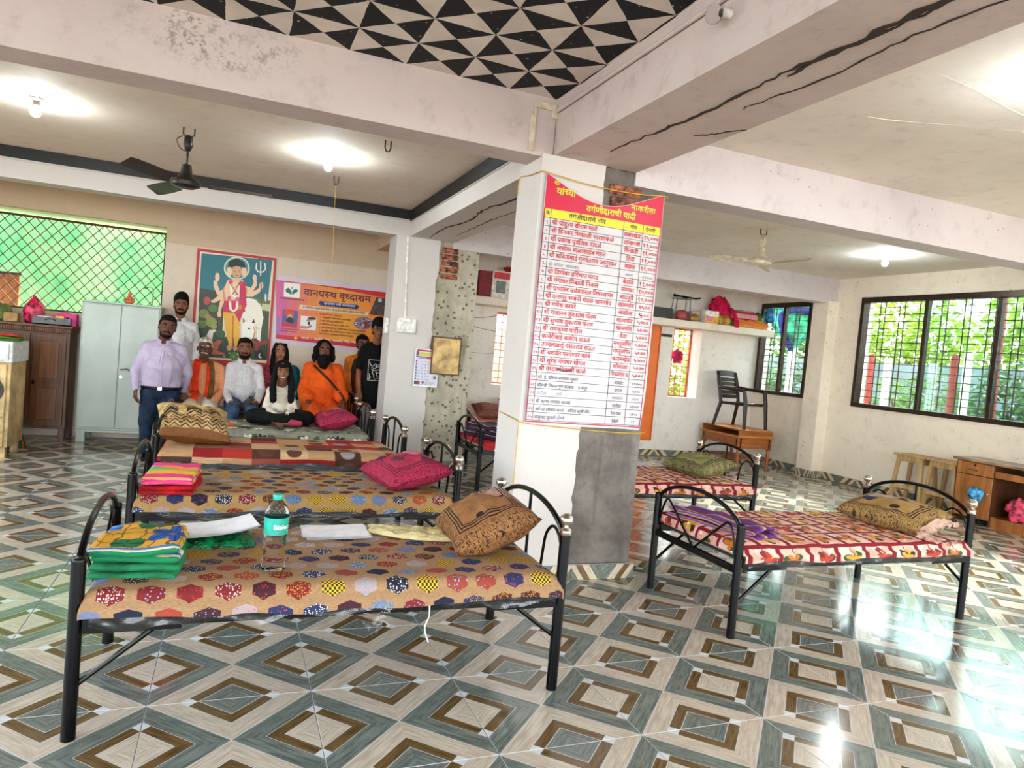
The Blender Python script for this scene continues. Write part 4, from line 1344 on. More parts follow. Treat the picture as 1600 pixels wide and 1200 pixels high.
# cables on the back wall between the columns
MB().tube(spl([(1.30, 7.33, 1.93), (1.5, 7.33, 1.90), (1.75, 7.33, 1.93), (1.93, 7.34, 1.97)], 6), .004, 5).build('wall_cable', plain('grey_cable', (110, 100, 92), .6), None, True, label='upper slack cable on the wall beside the slim window', cat='cable')
MB().tube(spl([(1.42, 7.33, 1.86), (1.6, 7.33, 1.78), (1.93, 7.34, 1.74)], 6), .004, 5).build('wall_cable', plain('grey_cable', (110, 100, 92), .6), None, True, label='middle slack cable on the wall beside the slim window', cat='cable')
MB().tube(spl([(1.30, 7.33, 1.40), (1.6, 7.33, 1.405), (1.93, 7.34, 1.42)], 6), .004, 5).build('wall_cable', plain('grey_cable', (110, 100, 92), .6), None, True, label='lowest straight cable on the wall beside the slim window', cat='cable')
MB().bx(1.40, 1.47, 7.31, 7.348, 1.86, 1.91, .003).build('wall_socket', M_BLACK, None, label='small black box where the wall cables start', cat='socket')

# ---------------------------------------------------------------- left side furniture
M_STEEL = plain('grey_steel', (170, 180, 172), .38, .1, var=.02, scale=3)
al = empty('steel_almirah', (-3.20, 6.88, 0), 0, 'grey steel almirah with two doors behind the standing man', 'cupboard')
MB().bx(0, .80, .02, .44, .145, 1.60, .006).build('body', M_STEEL, al)
MB().bx(-.008, .808, -.004, .445, 1.60, 1.622, .004).build('top', M_STEEL, al)
for i, (a, b) in enumerate(((.018, .394), (.400, .784))):
    d = MB().bx(a, b, .004, .021, .175, 1.585, .004).build('door', M_STEEL, al)
    if i == 1:
        MB().tube([(.425, .004, .86), (.425, -.03, .86), (.49, -.032, .872), (.515, -.024, .85)], .010, 8).build('handle', M_CHROME, d, True)
        MB().cyl((.43, .004, .775), (.43, -.012, .775), .016, n=16).build('lock', M_CHROME, d, True)
MB().bx(0, .80, .03, .43, .12, .146).build('plinth', M_STEEL, al)
for (a, b) in ((.01, .10), (.70, .79)):
    for yy in (.03, .36):
        MB().bx(a, b, yy, yy + .06, 0, .12, .003).build('leg', M_STEEL, al)
M_TEAK = wood('dark_teak', (66, 36, 16), (100, 58, 28), 1.2, .35)
M_TEAK2 = wood('teak_panel', (84, 48, 22), (120, 72, 36), 1.2, .35)
wc = empty('wooden_cabinet', (-4.02, 6.90, 0), 0, 'dark teak cabinet with panelled doors left of the steel almirah', 'cabinet')
MB().bx(.0, .72, .02, .43, .14, 1.22, .004).build('body', M_TEAK, wc)
tp = MB().bx(-.03, .75, -.03, .44, 1.275, 1.305, .006).bx(-.012, .732, -.014, .43, 1.22, 1.275, .004).build('top', M_TEAK, wc)
bd_ = MB()
for k in range(36): bd_.bx(-.006 + k * .0205, .006 + k * .0205, -.026, -.012, 1.226, 1.270, .003)
bd_.build('reeding', M_TEAK2, tp)
for (a, b) in ((.03, .345), (.375, .69)):
    d = MB().bx(a, b, -.004, .022, .17, 1.20, .003).build('door', M_TEAK, wc)
    for (z0, z1) in ((.24, .60), (.70, 1.12)):
        MB().bx(a + .065, b - .065, -.014, -.003, z0, z1, .010).build('door_panel', M_TEAK2, d)
    if a > .3:
        MB().ell((a + .022, -.016, .66), (.014, .012, .026)).build('knob', M_BLACK, d, True)
for a in (0, .66):
    for yy in (.0, .37): MB().bx(a, a + .06, yy, yy + .06, 0, .15, .003).build('leg', M_TEAK, wc)
# things on the cabinet
def crumple(name, loc, size, m, label, cat, seed=1, n=1.0, rz=0, group=None, pinch=0):
    mb = MB(); mb.ell((0, 0, 0), (1, 1, 1), nu=30, nv=20)
    vs_ = []
    for v in mb.v:
        v = Vector(v)
        d = 1 + .26 * n * noise.noise(v * 1.7 + Vector((seed * 7, 0, 0))) + .13 * n * noise.noise(v * 4.5 + Vector((seed, 5, 0))) + .05 * n * noise.noise(v * 11)
        v *= d
        if pinch and v.z > .35:
            k = max(.30, 1 - (v.z - .35) * pinch); v.x *= k; v.y *= k
        vs_.append((v.x * size[0] / 2, v.y * size[1] / 2, max(0, (v.z + .8) * size[2] / 1.8)))
    mb.v = vs_
    o = mb.build(name, m, None, True, angle=None, label=label, cat=cat, group=group, loc=loc)
    o.rotation_euler = (0, 0, rz)
    return o
M_PINK = fabric('hot_pink_cloth', (232, 84, 150), .2)
M_RBAG = plain('red_pink_plastic', (214, 30, 74), .25, var=.4, scale=14, bump=.8)
crumple('carry_bag', (-3.70, 7.10, 1.305), (.21, .18, .30), M_RBAG, 'tied pink and red plastic bag on the teak cabinet', 'bag', 3, pinch=.9)
g = MB()
def pc(i, j):
    x = -3.62 + .36 * i; h = .02 + .13 * math.sin(min(1, i * 1.15) * PI * .62) ** 1.4
    w = noise.noise(Vector((i * 4, j * 4, 6)))
    return (x + .02 * w, 6.99 + (j - .5) * .17 + .05 * i, 1.307 + h * (1 - (2 * j - 1) ** 4) * (1 + .2 * w))
g.grid(pc, 26, 12); g.grid(lambda i, j: (lambda p: (p[0], p[1], 1.306))(pc(1 - i, j)), 26, 12)
g.build('pink_cloth', M_PINK, None, True, angle=None, label='hot pink cloth draped along the top of the teak cabinet', cat='cloth')
M_GREYP = plain('grey_plastic', (92, 94, 96), .5)
tr = MB().bx(0, .36, 0, .15, 0, .01).bx(0, .36, 0, .012, 0, .082).bx(0, .36, .138, .15, 0, .082).bx(0, .012, .012, .138, 0, .082).bx(.348, .36, .012, .138, 0, .082)
to = tr.build('tray', M_GREYP, None, label='grey plastic tray with a grip on the teak cabinet', cat='tray', loc=(-3.66, 6.87, 1.306))
MB().tube(arc((.17, -.004, .045), .05, 0, PI, 8, 0, 2, .02), .006, 6).build('grip', M_BLACK, to, True)
for k, (dx, w, c) in enumerate([(.03, .15, (206, 196, 180)), (.035, .14, (170, 90, 84)), (.04, .13, (216, 210, 204))]):
    MB().bx(dx - .0, dx + w, .02, .13, .011 + k * .028, .037 + k * .028, .003).build('book', plain('book_cover_%d' % k, c, .6), None, label=('cream', 'dull red', 'pale grey')[k] + ' book lying in the grey tray', cat='book', loc=(-3.66, 6.87, 1.306))
MB().bx(.21, .29, .03, .11, .011, .105, .003).build('small_carton', plain('yellow_card', (226, 170, 40), .6), None, label='small yellow carton standing in the grey tray', cat='box', loc=(-3.66, 6.87, 1.306))
MB().lathe((.320, .06, .011), [(.014, 0), (.016, .005), (.016, .06), (.008, .07), (.008, .085)], 12).build('small_bottle', M_BLACK, None, True, label='small dark bottle at the end of the grey tray', cat='bottle', loc=(-3.66, 6.87, 1.306))
MB().bx(0, .13, 0, .12, 0, .10, .004).build('carton', plain('brown_card', (176, 138, 86), .75), None, label='brown carton beside the pink bag on the teak cabinet', cat='box', loc=(-3.96, 7.0, 1.306))
crumple('green_bundle', (-4.02, 7.12, 1.305), (.22, .2, .20), fabric('olive_cloth', (104, 118, 60), .3), 'olive green bundle at the left end of the teak cabinet', 'bundle', 5)
# figurine and hooked lamp on the almirah
fg = empty('figurine', (-2.76, 7.10, 1.622), 0, 'small orange seated figurine on top of the steel almirah', 'figurine')
MB().ell((0, 0, .030), (.055, .035, .030)).ell((0, 0, .065), (.032, .025, .035)).ell((-.045, -.01, .045), (.016, .016, .03)).ell((.045, -.01, .045), (.016, .016, .03)).build('body', plain('orange_clay', (208, 110, 64), .6), fg, True)
MB().ell((0, -.004, .108), (.020, .020, .022)).lathe((0, 0, .122), [(.018, 0), (.012, .012), (.003, .022)], 10).build('head', plain('orange_clay', (208, 110, 64), .6), fg, True)
hk = empty('hooked_stand', (-2.52, 7.12, 1.622), 0, 'thin hooked metal stand on the right end of the almirah', 'stand')
MB().tube(spl([(0, 0, 0), (0, 0, .10), (0, 0, .19), (-.03, 0, .225), (-.07, 0, .215)], 5), .006, 6).build('stem', plain('grey_metal', (120, 118, 110), .4, .6), hk, True)
MB().ell((-.075, 0, .205), (.020, .014, .014)).build('head', plain('grey_metal', (120, 118, 110), .4, .6), hk, True)
MB().cyl((0, 0, 0), (0, 0, .008), .03, n=14).build('base', plain('grey_metal', (120, 118, 110), .4, .6), hk, True)
# cream side unit at the far left edge with dark oval panel
M_CRW = plain('cream_laminate', (206, 176, 122), .5, var=.1, scale=6)
M_WHL = plain('white_laminate', (214, 216, 212), .45)
su = empty('side_unit', (-4.49, 5.75, 0), 0, 'cream side unit with a dark oval panel and drawers at the left edge', 'cabinet')
MB().bx(0, .93, .03, .55, .10, .93, .004).build('body', M_CRW, su)
pn = MB().bx(.03, .90, .006, .031, .40, .91, .006).build('front_panel', M_CRW, su)
MB().lathe((.47, .006, .655), [(.235, 0), (.235, -.012), (.20, -.016), (.01, -.016)], 32, sx=1.75).build('oval_glass', M_BLACK, pn, True) if False else None
ov = MB()
ov.prism([(.475 + .415 * math.cos(a * PI / 16), .655 + .225 * math.sin(a * PI / 16)) for a in range(32)], 0, .014, Matrix(((1, 0, 0, 0), (0, 0, -1, .006), (0, 1, 0, 0), (0, 0, 0, 1))))
ov.build('oval_panel', plain('dark_glass', (26, 26, 24), .12), pn)
for (z0, z1) in ((.105, .245), (.255, .39)):
    d = MB().bx(.03, .90, .008, .031, z0, z1, .006).build('drawer', M_CRW, su)
    MB().bx(.42, .52, -.004, .010, (z0 + z1) / 2 - .01, (z0 + z1) / 2 + .01, .003).build('knob', M_BLACK, d)
for a in (.02, .85):
    for yy in (.05, .47): MB().bx(a, a + .06, yy, yy + .06, 0, .10).build('leg', M_CRW, su)
tb = empty('white_chest', (-4.53, 5.68, .931), 0, 'white box-like top unit standing on the cream side unit', 'chest')
MB().bx(0, 1.0, 0, .56, 0, .20, .006).build('body', M_WHL, tb)
MB().bx(.03, .97, -.012, .0, .02, .18, .004).build('drawer', M_WHL, tb)
folded('folded_cloth', (-3.76, 5.96, 1.132), .15, .46, .40, .06, 3, None, 'green and red cloths heaped on the white box at the left edge', 'cloth', 9,
       mats=[fabric('leaf_green_cloth', (74, 130, 44), .25), fabric('leaf_green_cloth', (74, 130, 44), .25), fabric('red_cloth', (196, 44, 36), .25)])
gm = MB()
gm.cone((-3.62, 6.42, .02), (-3.72, 6.55, .42), .075, .02, 14)
go = gm.build('rolled_mat', fabric('dark_green_cloth', (36, 84, 40), .3), None, True, label='dark green rolled mat leaning beside the cream side unit', cat='mat')
MB().tube([(-3.555, 6.37, .0), (-3.70, 6.53, .43)], .008, 6).build('red_edge', fabric('red_cloth', (196, 44, 36), .25), go, True)

# ---------------------------------------------------------------- back right furniture
M_ORW = wood('orange_wood', (122, 66, 26), (170, 100, 44), 1.1, .4, 0)
M_ORW2 = wood('orange_wood_light', (160, 92, 34), (196, 124, 54), 1.1, .4, 0)
ds = empty('writing_stand', (5.62, 6.30, 0), 0, 'orange-brown wooden stand with open tray carrying the plastic chair', 'table')
MB().bx(-.02, .66, -.02, .92, .47, .50, .004).build('top', M_ORW2, ds)
MB().bx(.0, .05, .0, .90, .575, .595, .003).bx(.0, .64, .0, .90, .578, .598, .003).build('tray_top', M_ORW2, ds)
MB().bx(.0, .64, .0, .02, .50, .578).bx(.0, .64, .88, .90, .50, .578).bx(.62, .64, .02, .88, .50, .578).build('tray_side', M_ORW, ds)
MB().bx(.03, .61, .0, .025, .31, .47, .003).bx(.0, .02, .03, .87, .34, .47, .003).build('apron', M_ORW, ds)
for (a, b) in ((.0, .0), (.58, .0), (.0, .84), (.58, .84)):
    q = MB().bx(a, a + .06, b, b + .06, .30, .47, .003)
    q.lathe((a + .03, b + .03, 0), [(.026, 0), (.030, .03), (.018, .06), (.030, .10), (.022, .15), (.031, .20), (.020, .26), (.030, .30)], 12)
    q.build('leg', M_ORW, ds, True)
MB().bx(.05, .60, .05, .86, .12, .14, .003).build('shelf', M_ORW, ds)
# brown plastic armchair
M_CHAIR = plain('brown_plastic', (40, 24, 20), .34, var=.08, scale=6, spec=.35)
ch = empty('plastic_chair', (5.92, 6.68, .598), math.radians(15), 'brown plastic armchair standing on the wooden stand in the corner', 'chair')
mb = MB()
mb.grid(lambda i, j: ((i - .5) * (.43 - .03 * j), -.20 + .42 * j, .405 - .018 * math.sin(i * PI) * math.sin(j * PI) - .02 * j), 10, 10)
mb.grid(lambda i, j: ((.5 - i) * (.43 - .03 * j), -.20 + .42 * j, .378 - .02 * j), 10, 10)
mb.bx(-.215, .215, -.215, -.195, .355, .402, .006).build('seat', M_CHAIR, ch, True)
bk = MB()
for s in (-1, 1):
    bk.tube(spl([(s * .205, .20, .36), (s * .215, .235, .56), (s * .212, .275, .74), (s * .19, .295, .85)], 5), .025, 8)
bk.build('back_frame', M_CHAIR, ch, True)
MB().grid(lambda i, j: ((i - .5) * .45, .285 + .015 * j - .02 * math.cos((i - .5) * PI), .775 + .09 * j + .012 * math.sin(i * PI)), 8, 3).grid(lambda i, j: ((.5 - i) * .45, .300 + .015 * j - .02 * math.cos((i - .5) * PI), .775 + .09 * j + .012 * math.sin(i * PI)), 8, 3).build('top_rail', M_CHAIR, ch, True)
for k in range(5):
    z = .44 + k * .066
    yy = .222 + .016 * k
    MB().grid(lambda i, j: ((i - .5) * .44, yy - .022 * math.cos((i - .5) * PI) + .006 * j, z + .060 * j), 8, 2).grid(lambda i, j: ((.5 - i) * .44, yy + .010 - .022 * math.cos((i - .5) * PI) + .006 * j, z + .060 * j), 8, 2).build('back_slat', M_CHAIR, ch, True)
for s in (-1, 1):
    a_ = MB().tube(spl([(s * .215, .25, .62), (s * .245, .12, .605), (s * .25, -.06, .60), (s * .245, -.20, .585)], 5), .027, 8, radii=None)
    a_.build('armrest', M_CHAIR, ch, True)
    MB().tube([(s * .245, -.20, .585), (s * .240, -.235, .40), (s * .255, -.265, .0)], .022, 8, radii=[.028, .030, .024]).build('leg', M_CHAIR, ch, True)
    MB().tube([(s * .200, .20, .40), (s * .235, .28, .0)], .022, 8, radii=[.028, .022]).build('leg', M_CHAIR, ch, True)
    MB().bx(s * .213 - .012, s * .213 + .012, -.2, .2, .352, .392, .006).build('side_rail', M_CHAIR, ch)
ch.scale = (1.10, 1.10, 1.0)
# stools and desk by the wide window
M_PALE = wood('pale_wood', (156, 122, 76), (200, 166, 116), 1.2, .6)
def stool(loc, rz, label):
    root = empty('wooden_stool', loc, rz, label, 'stool', 'pale wooden stools by the window wall')
    MB().bx(-.16, .16, -.21, .21, .60, .622, .004).build('seat', M_PALE, root)
    for sx in (-1, 1):
        for sy in (-1, 1):
            q = MB()
            a = Vector((sx * .12, sy * .15, .60)); b = Vector((sx * .15, sy * .20, 0))
            w = .020
            vs_ = []
            for p_ in (a, b):
                vs_ += [(p_.x - w, p_.y - w, p_.z), (p_.x + w, p_.y - w, p_.z), (p_.x + w, p_.y + w, p_.z), (p_.x - w, p_.y + w, p_.z)]
            q.add(vs_, [(0, 1, 2, 3), (7, 6, 5, 4), (0, 4, 5, 1), (1, 5, 6, 2), (2, 6, 7, 3), (3, 7, 4, 0)])
            q.build('leg', M_PALE, root)
    MB().bx(-.115, .115, -.16, -.14, .52, .60).build('apron', M_PALE, root); MB().bx(-.115, .115, .14, .16, .52, .60).build('apron', M_PALE, root)
    MB().bx(-.13, -.112, -.15, .15, .53, .60).build('apron', M_PALE, root); MB().bx(.112, .13, -.15, .15, .53, .60).build('apron', M_PALE, root)
    MB().bx(-.14, .14, -.19, -.172, .14, .18).build('stretcher', M_PALE, root); MB().bx(-.14, .14, .172, .19, .14, .18).build('stretcher', M_PALE, root)
    MB().bx(-.148, -.13, -.18, .18, .19, .23).build('stretcher', M_PALE, root); MB().bx(.13, .148, -.18, .18, .19, .23).build('stretcher', M_PALE, root)
    return root
s1 = stool((6.48, 3.99, 0), .06, 'pale wooden stool farther from the desk by the window wall')
dup(s1, (6.50, 3.55, 0), -.04, 'pale wooden stool touching the end of the desk')
M_LAM = wood('brown_laminate', (134, 80, 38), (176, 112, 58), .8, .35)
M_LAMD = wood('dark_laminate', (70, 40, 22), (96, 58, 32), .8, .4)
M_TOP = plain('worn_desk_top', (150, 120, 92), .3, var=.12, scale=4)
dk = empty('office_desk', (6.24, 1.95, 0), 0, 'brown laminate desk with drawer and open kneehole under the window', 'desk')
MB().bx(-.03, .44, -.02, 1.38, .69, .718, .003).build('desk_top', M_TOP, dk)
MB().bx(0, .43, 1.32, 1.34, 0, .69).bx(0, .43, .90, .92, 0, .69).bx(0, .43, .0, .02, 0, .69).bx(.41, .43, .02, 1.32, .06, .69).build('carcass', M_LAMD, dk)
dw = MB().bx(-.012, .01, .915, 1.325, .545, .682, .003).build('drawer', M_LAM, dk)
MB().tube([(-.012, 1.06, .60), (-.035, 1.065, .60), (-.035, 1.175, .60), (-.012, 1.18, .60)], .006, 6).build('handle', M_CHROME, dw, True)
MB().cyl((-.012, 1.12, .655), (-.016, 1.12, .655), .010, n=12).build('keyhole', M_BLACK, dw, True)
dd_ = MB().bx(-.012, .01, .915, 1.325, .07, .538, .003).build('door', M_LAM, dk)
MB().ell((-.02, .945, .36), .012).build('knob', M_CHROME, dd_, True)
MB().bx(0.0, .40, .03, .895, .555, .575).bx(-.010, .01, .03, .895, .555, .625, .003).build('keyboard_tray', M_LAM, dk)
MB().bx(.0, .41, .02, .90, .10, .12).bx(0.005, .025, .02, .915, .0, .10).build('bottom_shelf', M_LAM, dk)
M_FLR = [plain('toy_%d' % i, c, .6, var=.3, scale=20) for i, c in enumerate([(206, 60, 90), (226, 186, 60), (30, 40, 40), (226, 90, 110), (160, 40, 50)])]
for k, (yy, xx, z, s, m, lab) in enumerate([(.66, .12, .12, .24, 0, 'crumpled pink and red bag in the desk kneehole'), (.50, .10, .12, .16, 2, 'black soft toy in the desk kneehole'),
                                           (.36, .14, .12, .22, 1, 'yellow cloth flowers heaped in the desk kneehole'), (.40, .06, .12, .13, 3, 'rose pink soft ball in the desk kneehole'), (.18, .16, .12, .2, 4, 'dark red bundle at the back of the kneehole')]):
    crumple('soft_bundle', (6.24 + xx, 1.95 + yy, z), (s, s * 1.05, s * 1.1), M_FLR[m], lab, 'bundle', k + 11, 1.6)
crumple('cloth_flower', (6.195, 3.02, .26), (.09, .15, .16), plain('blue_pink_cloth', (70, 150, 196), .6, var=.3), 'blue and pink cloth flower stuck on the desk door', 'flower', 21, 2.0)

# ---------------------------------------------------------------- things on the loft shelf
LZ = 2.20
def carton(x0, x1, y0, y1, h, c, label, lid=None, cat='box'):
    root = MB().bx(x0, x1, y0, y1, LZ, LZ + h, .003).build('carton', plain('card_%d_%d_%d' % c, c, .65), None, label=label, cat=cat)
    return root
MB().bx(4.30, 4.72, 7.02, 7.18, LZ, LZ + .16, .008).build('black_case', plain('black_case', (46, 46, 42), .5), None, label='flat black case standing on the loft beside the pillar', cat='case')
ss = empty('metal_stand', (4.94, 7.12, LZ), 0, 'spindly metal stand with black rods on the loft shelf', 'stand')
M_GM = plain('grey_metal', (120, 118, 110), .4, .6)
for (dx, dy) in ((-.17, -.06), (.13, -.06), (-.15, .10), (.15, .10)):
    MB().cyl((dx, dy, 0), (dx * .8, dy * .8, .34), .009, n=8).build('leg', M_GM, ss, True)
MB().bx(-.15, .13, -.06, .09, .335, .35, .004).build('top', M_GM, ss)
MB().tube([(-.18, 0, .37), (0, .02, .385), (.22, -.03, .365), (.30, -.04, .385)], .013, 6).tube([(-.16, .03, .40), (-.05, .0, .38), (.12, .05, .36)], .012, 6).build('black_rod', M_BLACK, ss, True)
crumple('red_pot', (4.93, 7.12, LZ), (.22, .2, .17), plain('dull_red', (166, 74, 78), .5), 'round dull red pot under the metal stand on the loft', 'pot', 31, .3)
carton(5.13, 5.40, 7.12, 7.33, .17, (186, 170, 160), 'grey-pink carton behind the yellow box on the loft')
yb = carton(5.30, 5.56, 6.99, 7.12, .20, (236, 232, 224), 'white carton with yellow and pink print on the loft front')
MB().bx(5.303, 5.557, 6.986, 6.990, LZ + .005, LZ + .115).build('yellow_print', plain('yellow_card', (236, 180, 30), .6), yb)
MB().bx(5.33, 5.44, 6.983, 6.986, LZ + .03, LZ + .105).build('pink_print', plain('pink_card', (224, 110, 190), .6), yb)
crumple('gold_pot', (5.13, 7.04, LZ), (.18, .1, .12), plain('brass_brown', (168, 116, 50), .4, .3), 'small brassy pot left of the yellow printed carton', 'pot', 32, .5)
crumple('pink_bundle', (5.68, 7.15, LZ + .12), (.36, .3, .33), fabric('crimson_cloth', (214, 26, 78), .35), 'crimson cloth bundle high on the loft heap', 'bundle', 33, 1.2)
crumple('olive_bundle', (5.70, 7.10, LZ), (.32, .25, .18), fabric('mustard_cloth', (190, 150, 70), .35), 'mustard and green bundle under the crimson bundle', 'bundle', 34, 1.0)
MB().tube(spl([(5.78, 6.99, LZ + .27), (5.86, 6.97, LZ + .16), (5.90, 6.955, LZ + .05), (5.90, 6.955, LZ - .02)], 6), .035, 8, radii=None).build('crimson_scarf', fabric('crimson_cloth', (214, 26, 78), .35), None, True, label='crimson printed scarf hanging over the loft edge', cat='scarf')
def bedroll(x0, x1, y, z, r, c1, c2, label):
    t = NT('roll_' + label[:8].replace(' ', '_'), .8, 0, .2)
    x, yy, zz = t.xyz(t.coord('Object'))
    n = t.noise(t.coord('Object'), 6, 3)
    t.base(t.mix(((zz * 9 + n * .3).fract()).lt(.3), c1, c2)); t.bump(t.noise(t.coord('Object'), 14, 4), .5, .02)
    mb = MB(); k = 14
    pts = [(x0 + (x1 - x0) * i / k, y + .008 * math.sin(i * 1.9), z + .006 * math.sin(i * 1.3)) for i in range(k + 1)]
    mb.tube(pts, r, 16, True, [r * (.78 if i in (0, k) else .95 + .07 * math.sin(i * 2.3)) for i in range(k + 1)])
    return mb.build('bedding_roll', t.m, None, True, label=label, cat='bedding')
bedroll(5.92, 6.42, 7.18, LZ + .19, .10, (216, 160, 160), (196, 44, 76), 'pink and red rolled bedding on the loft heap')
bedroll(5.98, 6.60, 7.08, LZ + .065, .066, (226, 120, 60), (222, 172, 70), 'yellow and orange rolled mattress at the loft front')
crumple('green_bundle', (6.50, 7.18, LZ + .10), (.16, .16, .18), fabric('moss_cloth', (110, 140, 66), .3), 'moss green bundle at the right end of the loft heap', 'bundle', 36, 1.0)
crumple('blue_bag', (6.60, 7.02, LZ + .12), (.16, .18, .24), plain('blue_bag', (40, 120, 190), .4, var=.5, scale=16), 'blue and white plastic bag at the loft corner by the window', 'bag', 37, 1.6)
rb = carton(1.52, 1.80, 7.06, 7.3, .36, (126, 24, 32), 'tall dark red carton on the loft between the columns')
wb = carton(1.70, 2.35, 7.02, 7.3, .38, (226, 216, 208), 'large white and red printed carton beside the dark red carton')
MB().bx(1.72, 2.34, 7.016, 7.02, LZ + .27, LZ + .36).build('red_print', plain('red_print', (204, 50, 60), .6), wb)
MB().bx(1.76, 1.90, 7.016, 7.02, LZ + .07, LZ + .24).build('picture_print', plain('grey_print', (110, 118, 112), .5), wb)
MB().lathe((1.38, 7.12, LZ), [(.08, 0), (.085, .01), (.085, .24), (.075, .255)], 18).build('tin', plain('gold_tin', (196, 148, 52), .35, .6), None, True, label='gold tin standing next to the dark red carton', cat='tin')
crumple('red_bundle', (2.10, 7.16, LZ + .38), (.4, .2, .10), fabric('red_cloth', (196, 44, 36), .25), 'red cloth lying on the white printed carton', 'cloth', 39, .8)
crumple('pink_rag', (5.25, 7.56, 1.52), (.20, .10, .22), fabric('rose_cloth', (226, 50, 96), .4), 'rose pink rag tied to the slim window grille', 'cloth', 41, 1.8)
# ---------------------------------------------------------------- lettering: glyphs are shaped here, letter by letter
_gc = {}
def _curve(body, bold):
    c = bpy.data.curves.new('glyph', 'FONT'); c.body = body; c.size = 1.0; c.resolution_u = 2; c.offset = bold
    c.fill_mode = 'FRONT'
    o = bpy.data.objects.new('glyph', c); TMP.collection.objects.link(o)
    dg = tmp_dg()
    me = bpy.data.meshes.new_from_object(o.evaluated_get(dg))
    vs_ = [(v.co.x, v.co.y) for v in me.vertices]
    tr = [tuple(p.vertices) for p in me.polygons]
    bpy.data.objects.remove(o); bpy.data.curves.remove(c); bpy.data.meshes.remove(me)
    return vs_, tr
def glyph(ch, bold):
    k = (ch, bold)
    if k not in _gc:
        if ch == ' ': _gc[k] = ([], .26)
        else:
            v, t = _curve(ch, bold)
            base = 'ह' if 0x900 <= ord(ch) < 0x980 else 'H'
            if ('_w' + base, bold) not in _gc: _gc[('_w' + base, bold)] = max(p[0] for p in _curve(base, bold)[0])
            v2, _t = _curve(ch + base, bold)
            adv = max(p[0] for p in v2) - _gc[('_w' + base, bold)]
            _gc[k] = ([[v[i] for i in f] for f in t], adv)
    return _gc[k]
def clipx(polys, xm):
    out = []
    for p in polys:
        q = []
        for i in range(len(p)):
            a, b = p[i], p[(i + 1) % len(p)]
            if a[0] <= xm: q.append(a)
            if (a[0] <= xm) != (b[0] <= xm):
                t = (xm - a[0]) / (b[0] - a[0]); q.append((xm, a[1] + (b[1] - a[1]) * t))
        if len(q) >= 3: out.append(q)
    return out
def qstroke(pts, w):
    out = []
    for a, b in zip(pts, pts[1:]):
        dx, dy = b[0] - a[0], b[1] - a[1]; l = math.hypot(dx, dy) or 1
        nx, ny = -dy / l * w, dx / l * w
        out.append([(a[0] + nx, a[1] + ny), (a[0] - nx, a[1] - ny), (b[0] - nx, b[1] - ny), (b[0] + nx, b[1] + ny)])
    return out
CONS = set(chr(c) for c in range(0x915, 0x93A)); MAT = set('ािीुूृेैोौंःँॅॉ'); NOBAR = set('दडटठढछहरङ')
def shape(s, bold=.012):
    """heavier strokes: the thin letters laid over one another, shifted"""
    g, w = shape1(s, min(bold, .008))
    x = bold - .008
    g = [g]
    if x > .003:
        n = 4 if x < .02 else 8
        g = [[[(p[0] + x * math.cos(k * 2 * PI / n), p[1] + x * math.sin(k * 2 * PI / n)) for p in f] for f in g[0]] for k in range(n)]
    return g, w
def shape1(s, bold=.008):
    """polygons and width of a line, with reordered i-vowel, half letters, rakar and reph"""
    out = []; pen = 0.0; i = 0
    def put(ch):
        nonlocal pen
        g, adv = glyph(ch, bold)
        out.extend([[(p[0] + pen, p[1]) for p in f] for f in g]); pen += adv
    while i < len(s):
        c = s[i]
        if c in CONS:
            cl = [c]; i += 1
            while i + 1 < len(s) and s[i] == '\u094d' and s[i + 1] in CONS: cl.append(s[i + 1]); i += 2
            ms = ''
            while i < len(s) and s[i] in MAT: ms += s[i]; i += 1
            reph = cl[0] == 'र' and len(cl) > 1
            if reph: cl = cl[1:]
            if 'ि' in ms: put('ि')
            k = 0
            while k < len(cl):
                nxt = cl[k + 1] if k + 1 < len(cl) else None
                if nxt is None or nxt == 'र':
                    put(cl[k])
                    if nxt == 'र':
                        out.extend(qstroke([(pen - .12, .20), (pen - .34, .04)], .036)); k += 1
                elif cl[k] in NOBAR:
                    put(cl[k]); put('\u094d')
                else:
                    g, adv = glyph(cl[k], bold)
                    cut = adv - .178
                    out.extend([[(p[0] + pen, p[1]) for p in f] for f in clipx(g, cut)]); pen += cut
                k += 1
            for m in ms:
                if m != 'ि': put(m)
            if reph: out.extend(qstroke([(pen - .13, .62), (pen - .20, .72), (pen - .15, .82), (pen - .04, .80)], .032))
        else:
            put(c); i += 1
    return out, pen
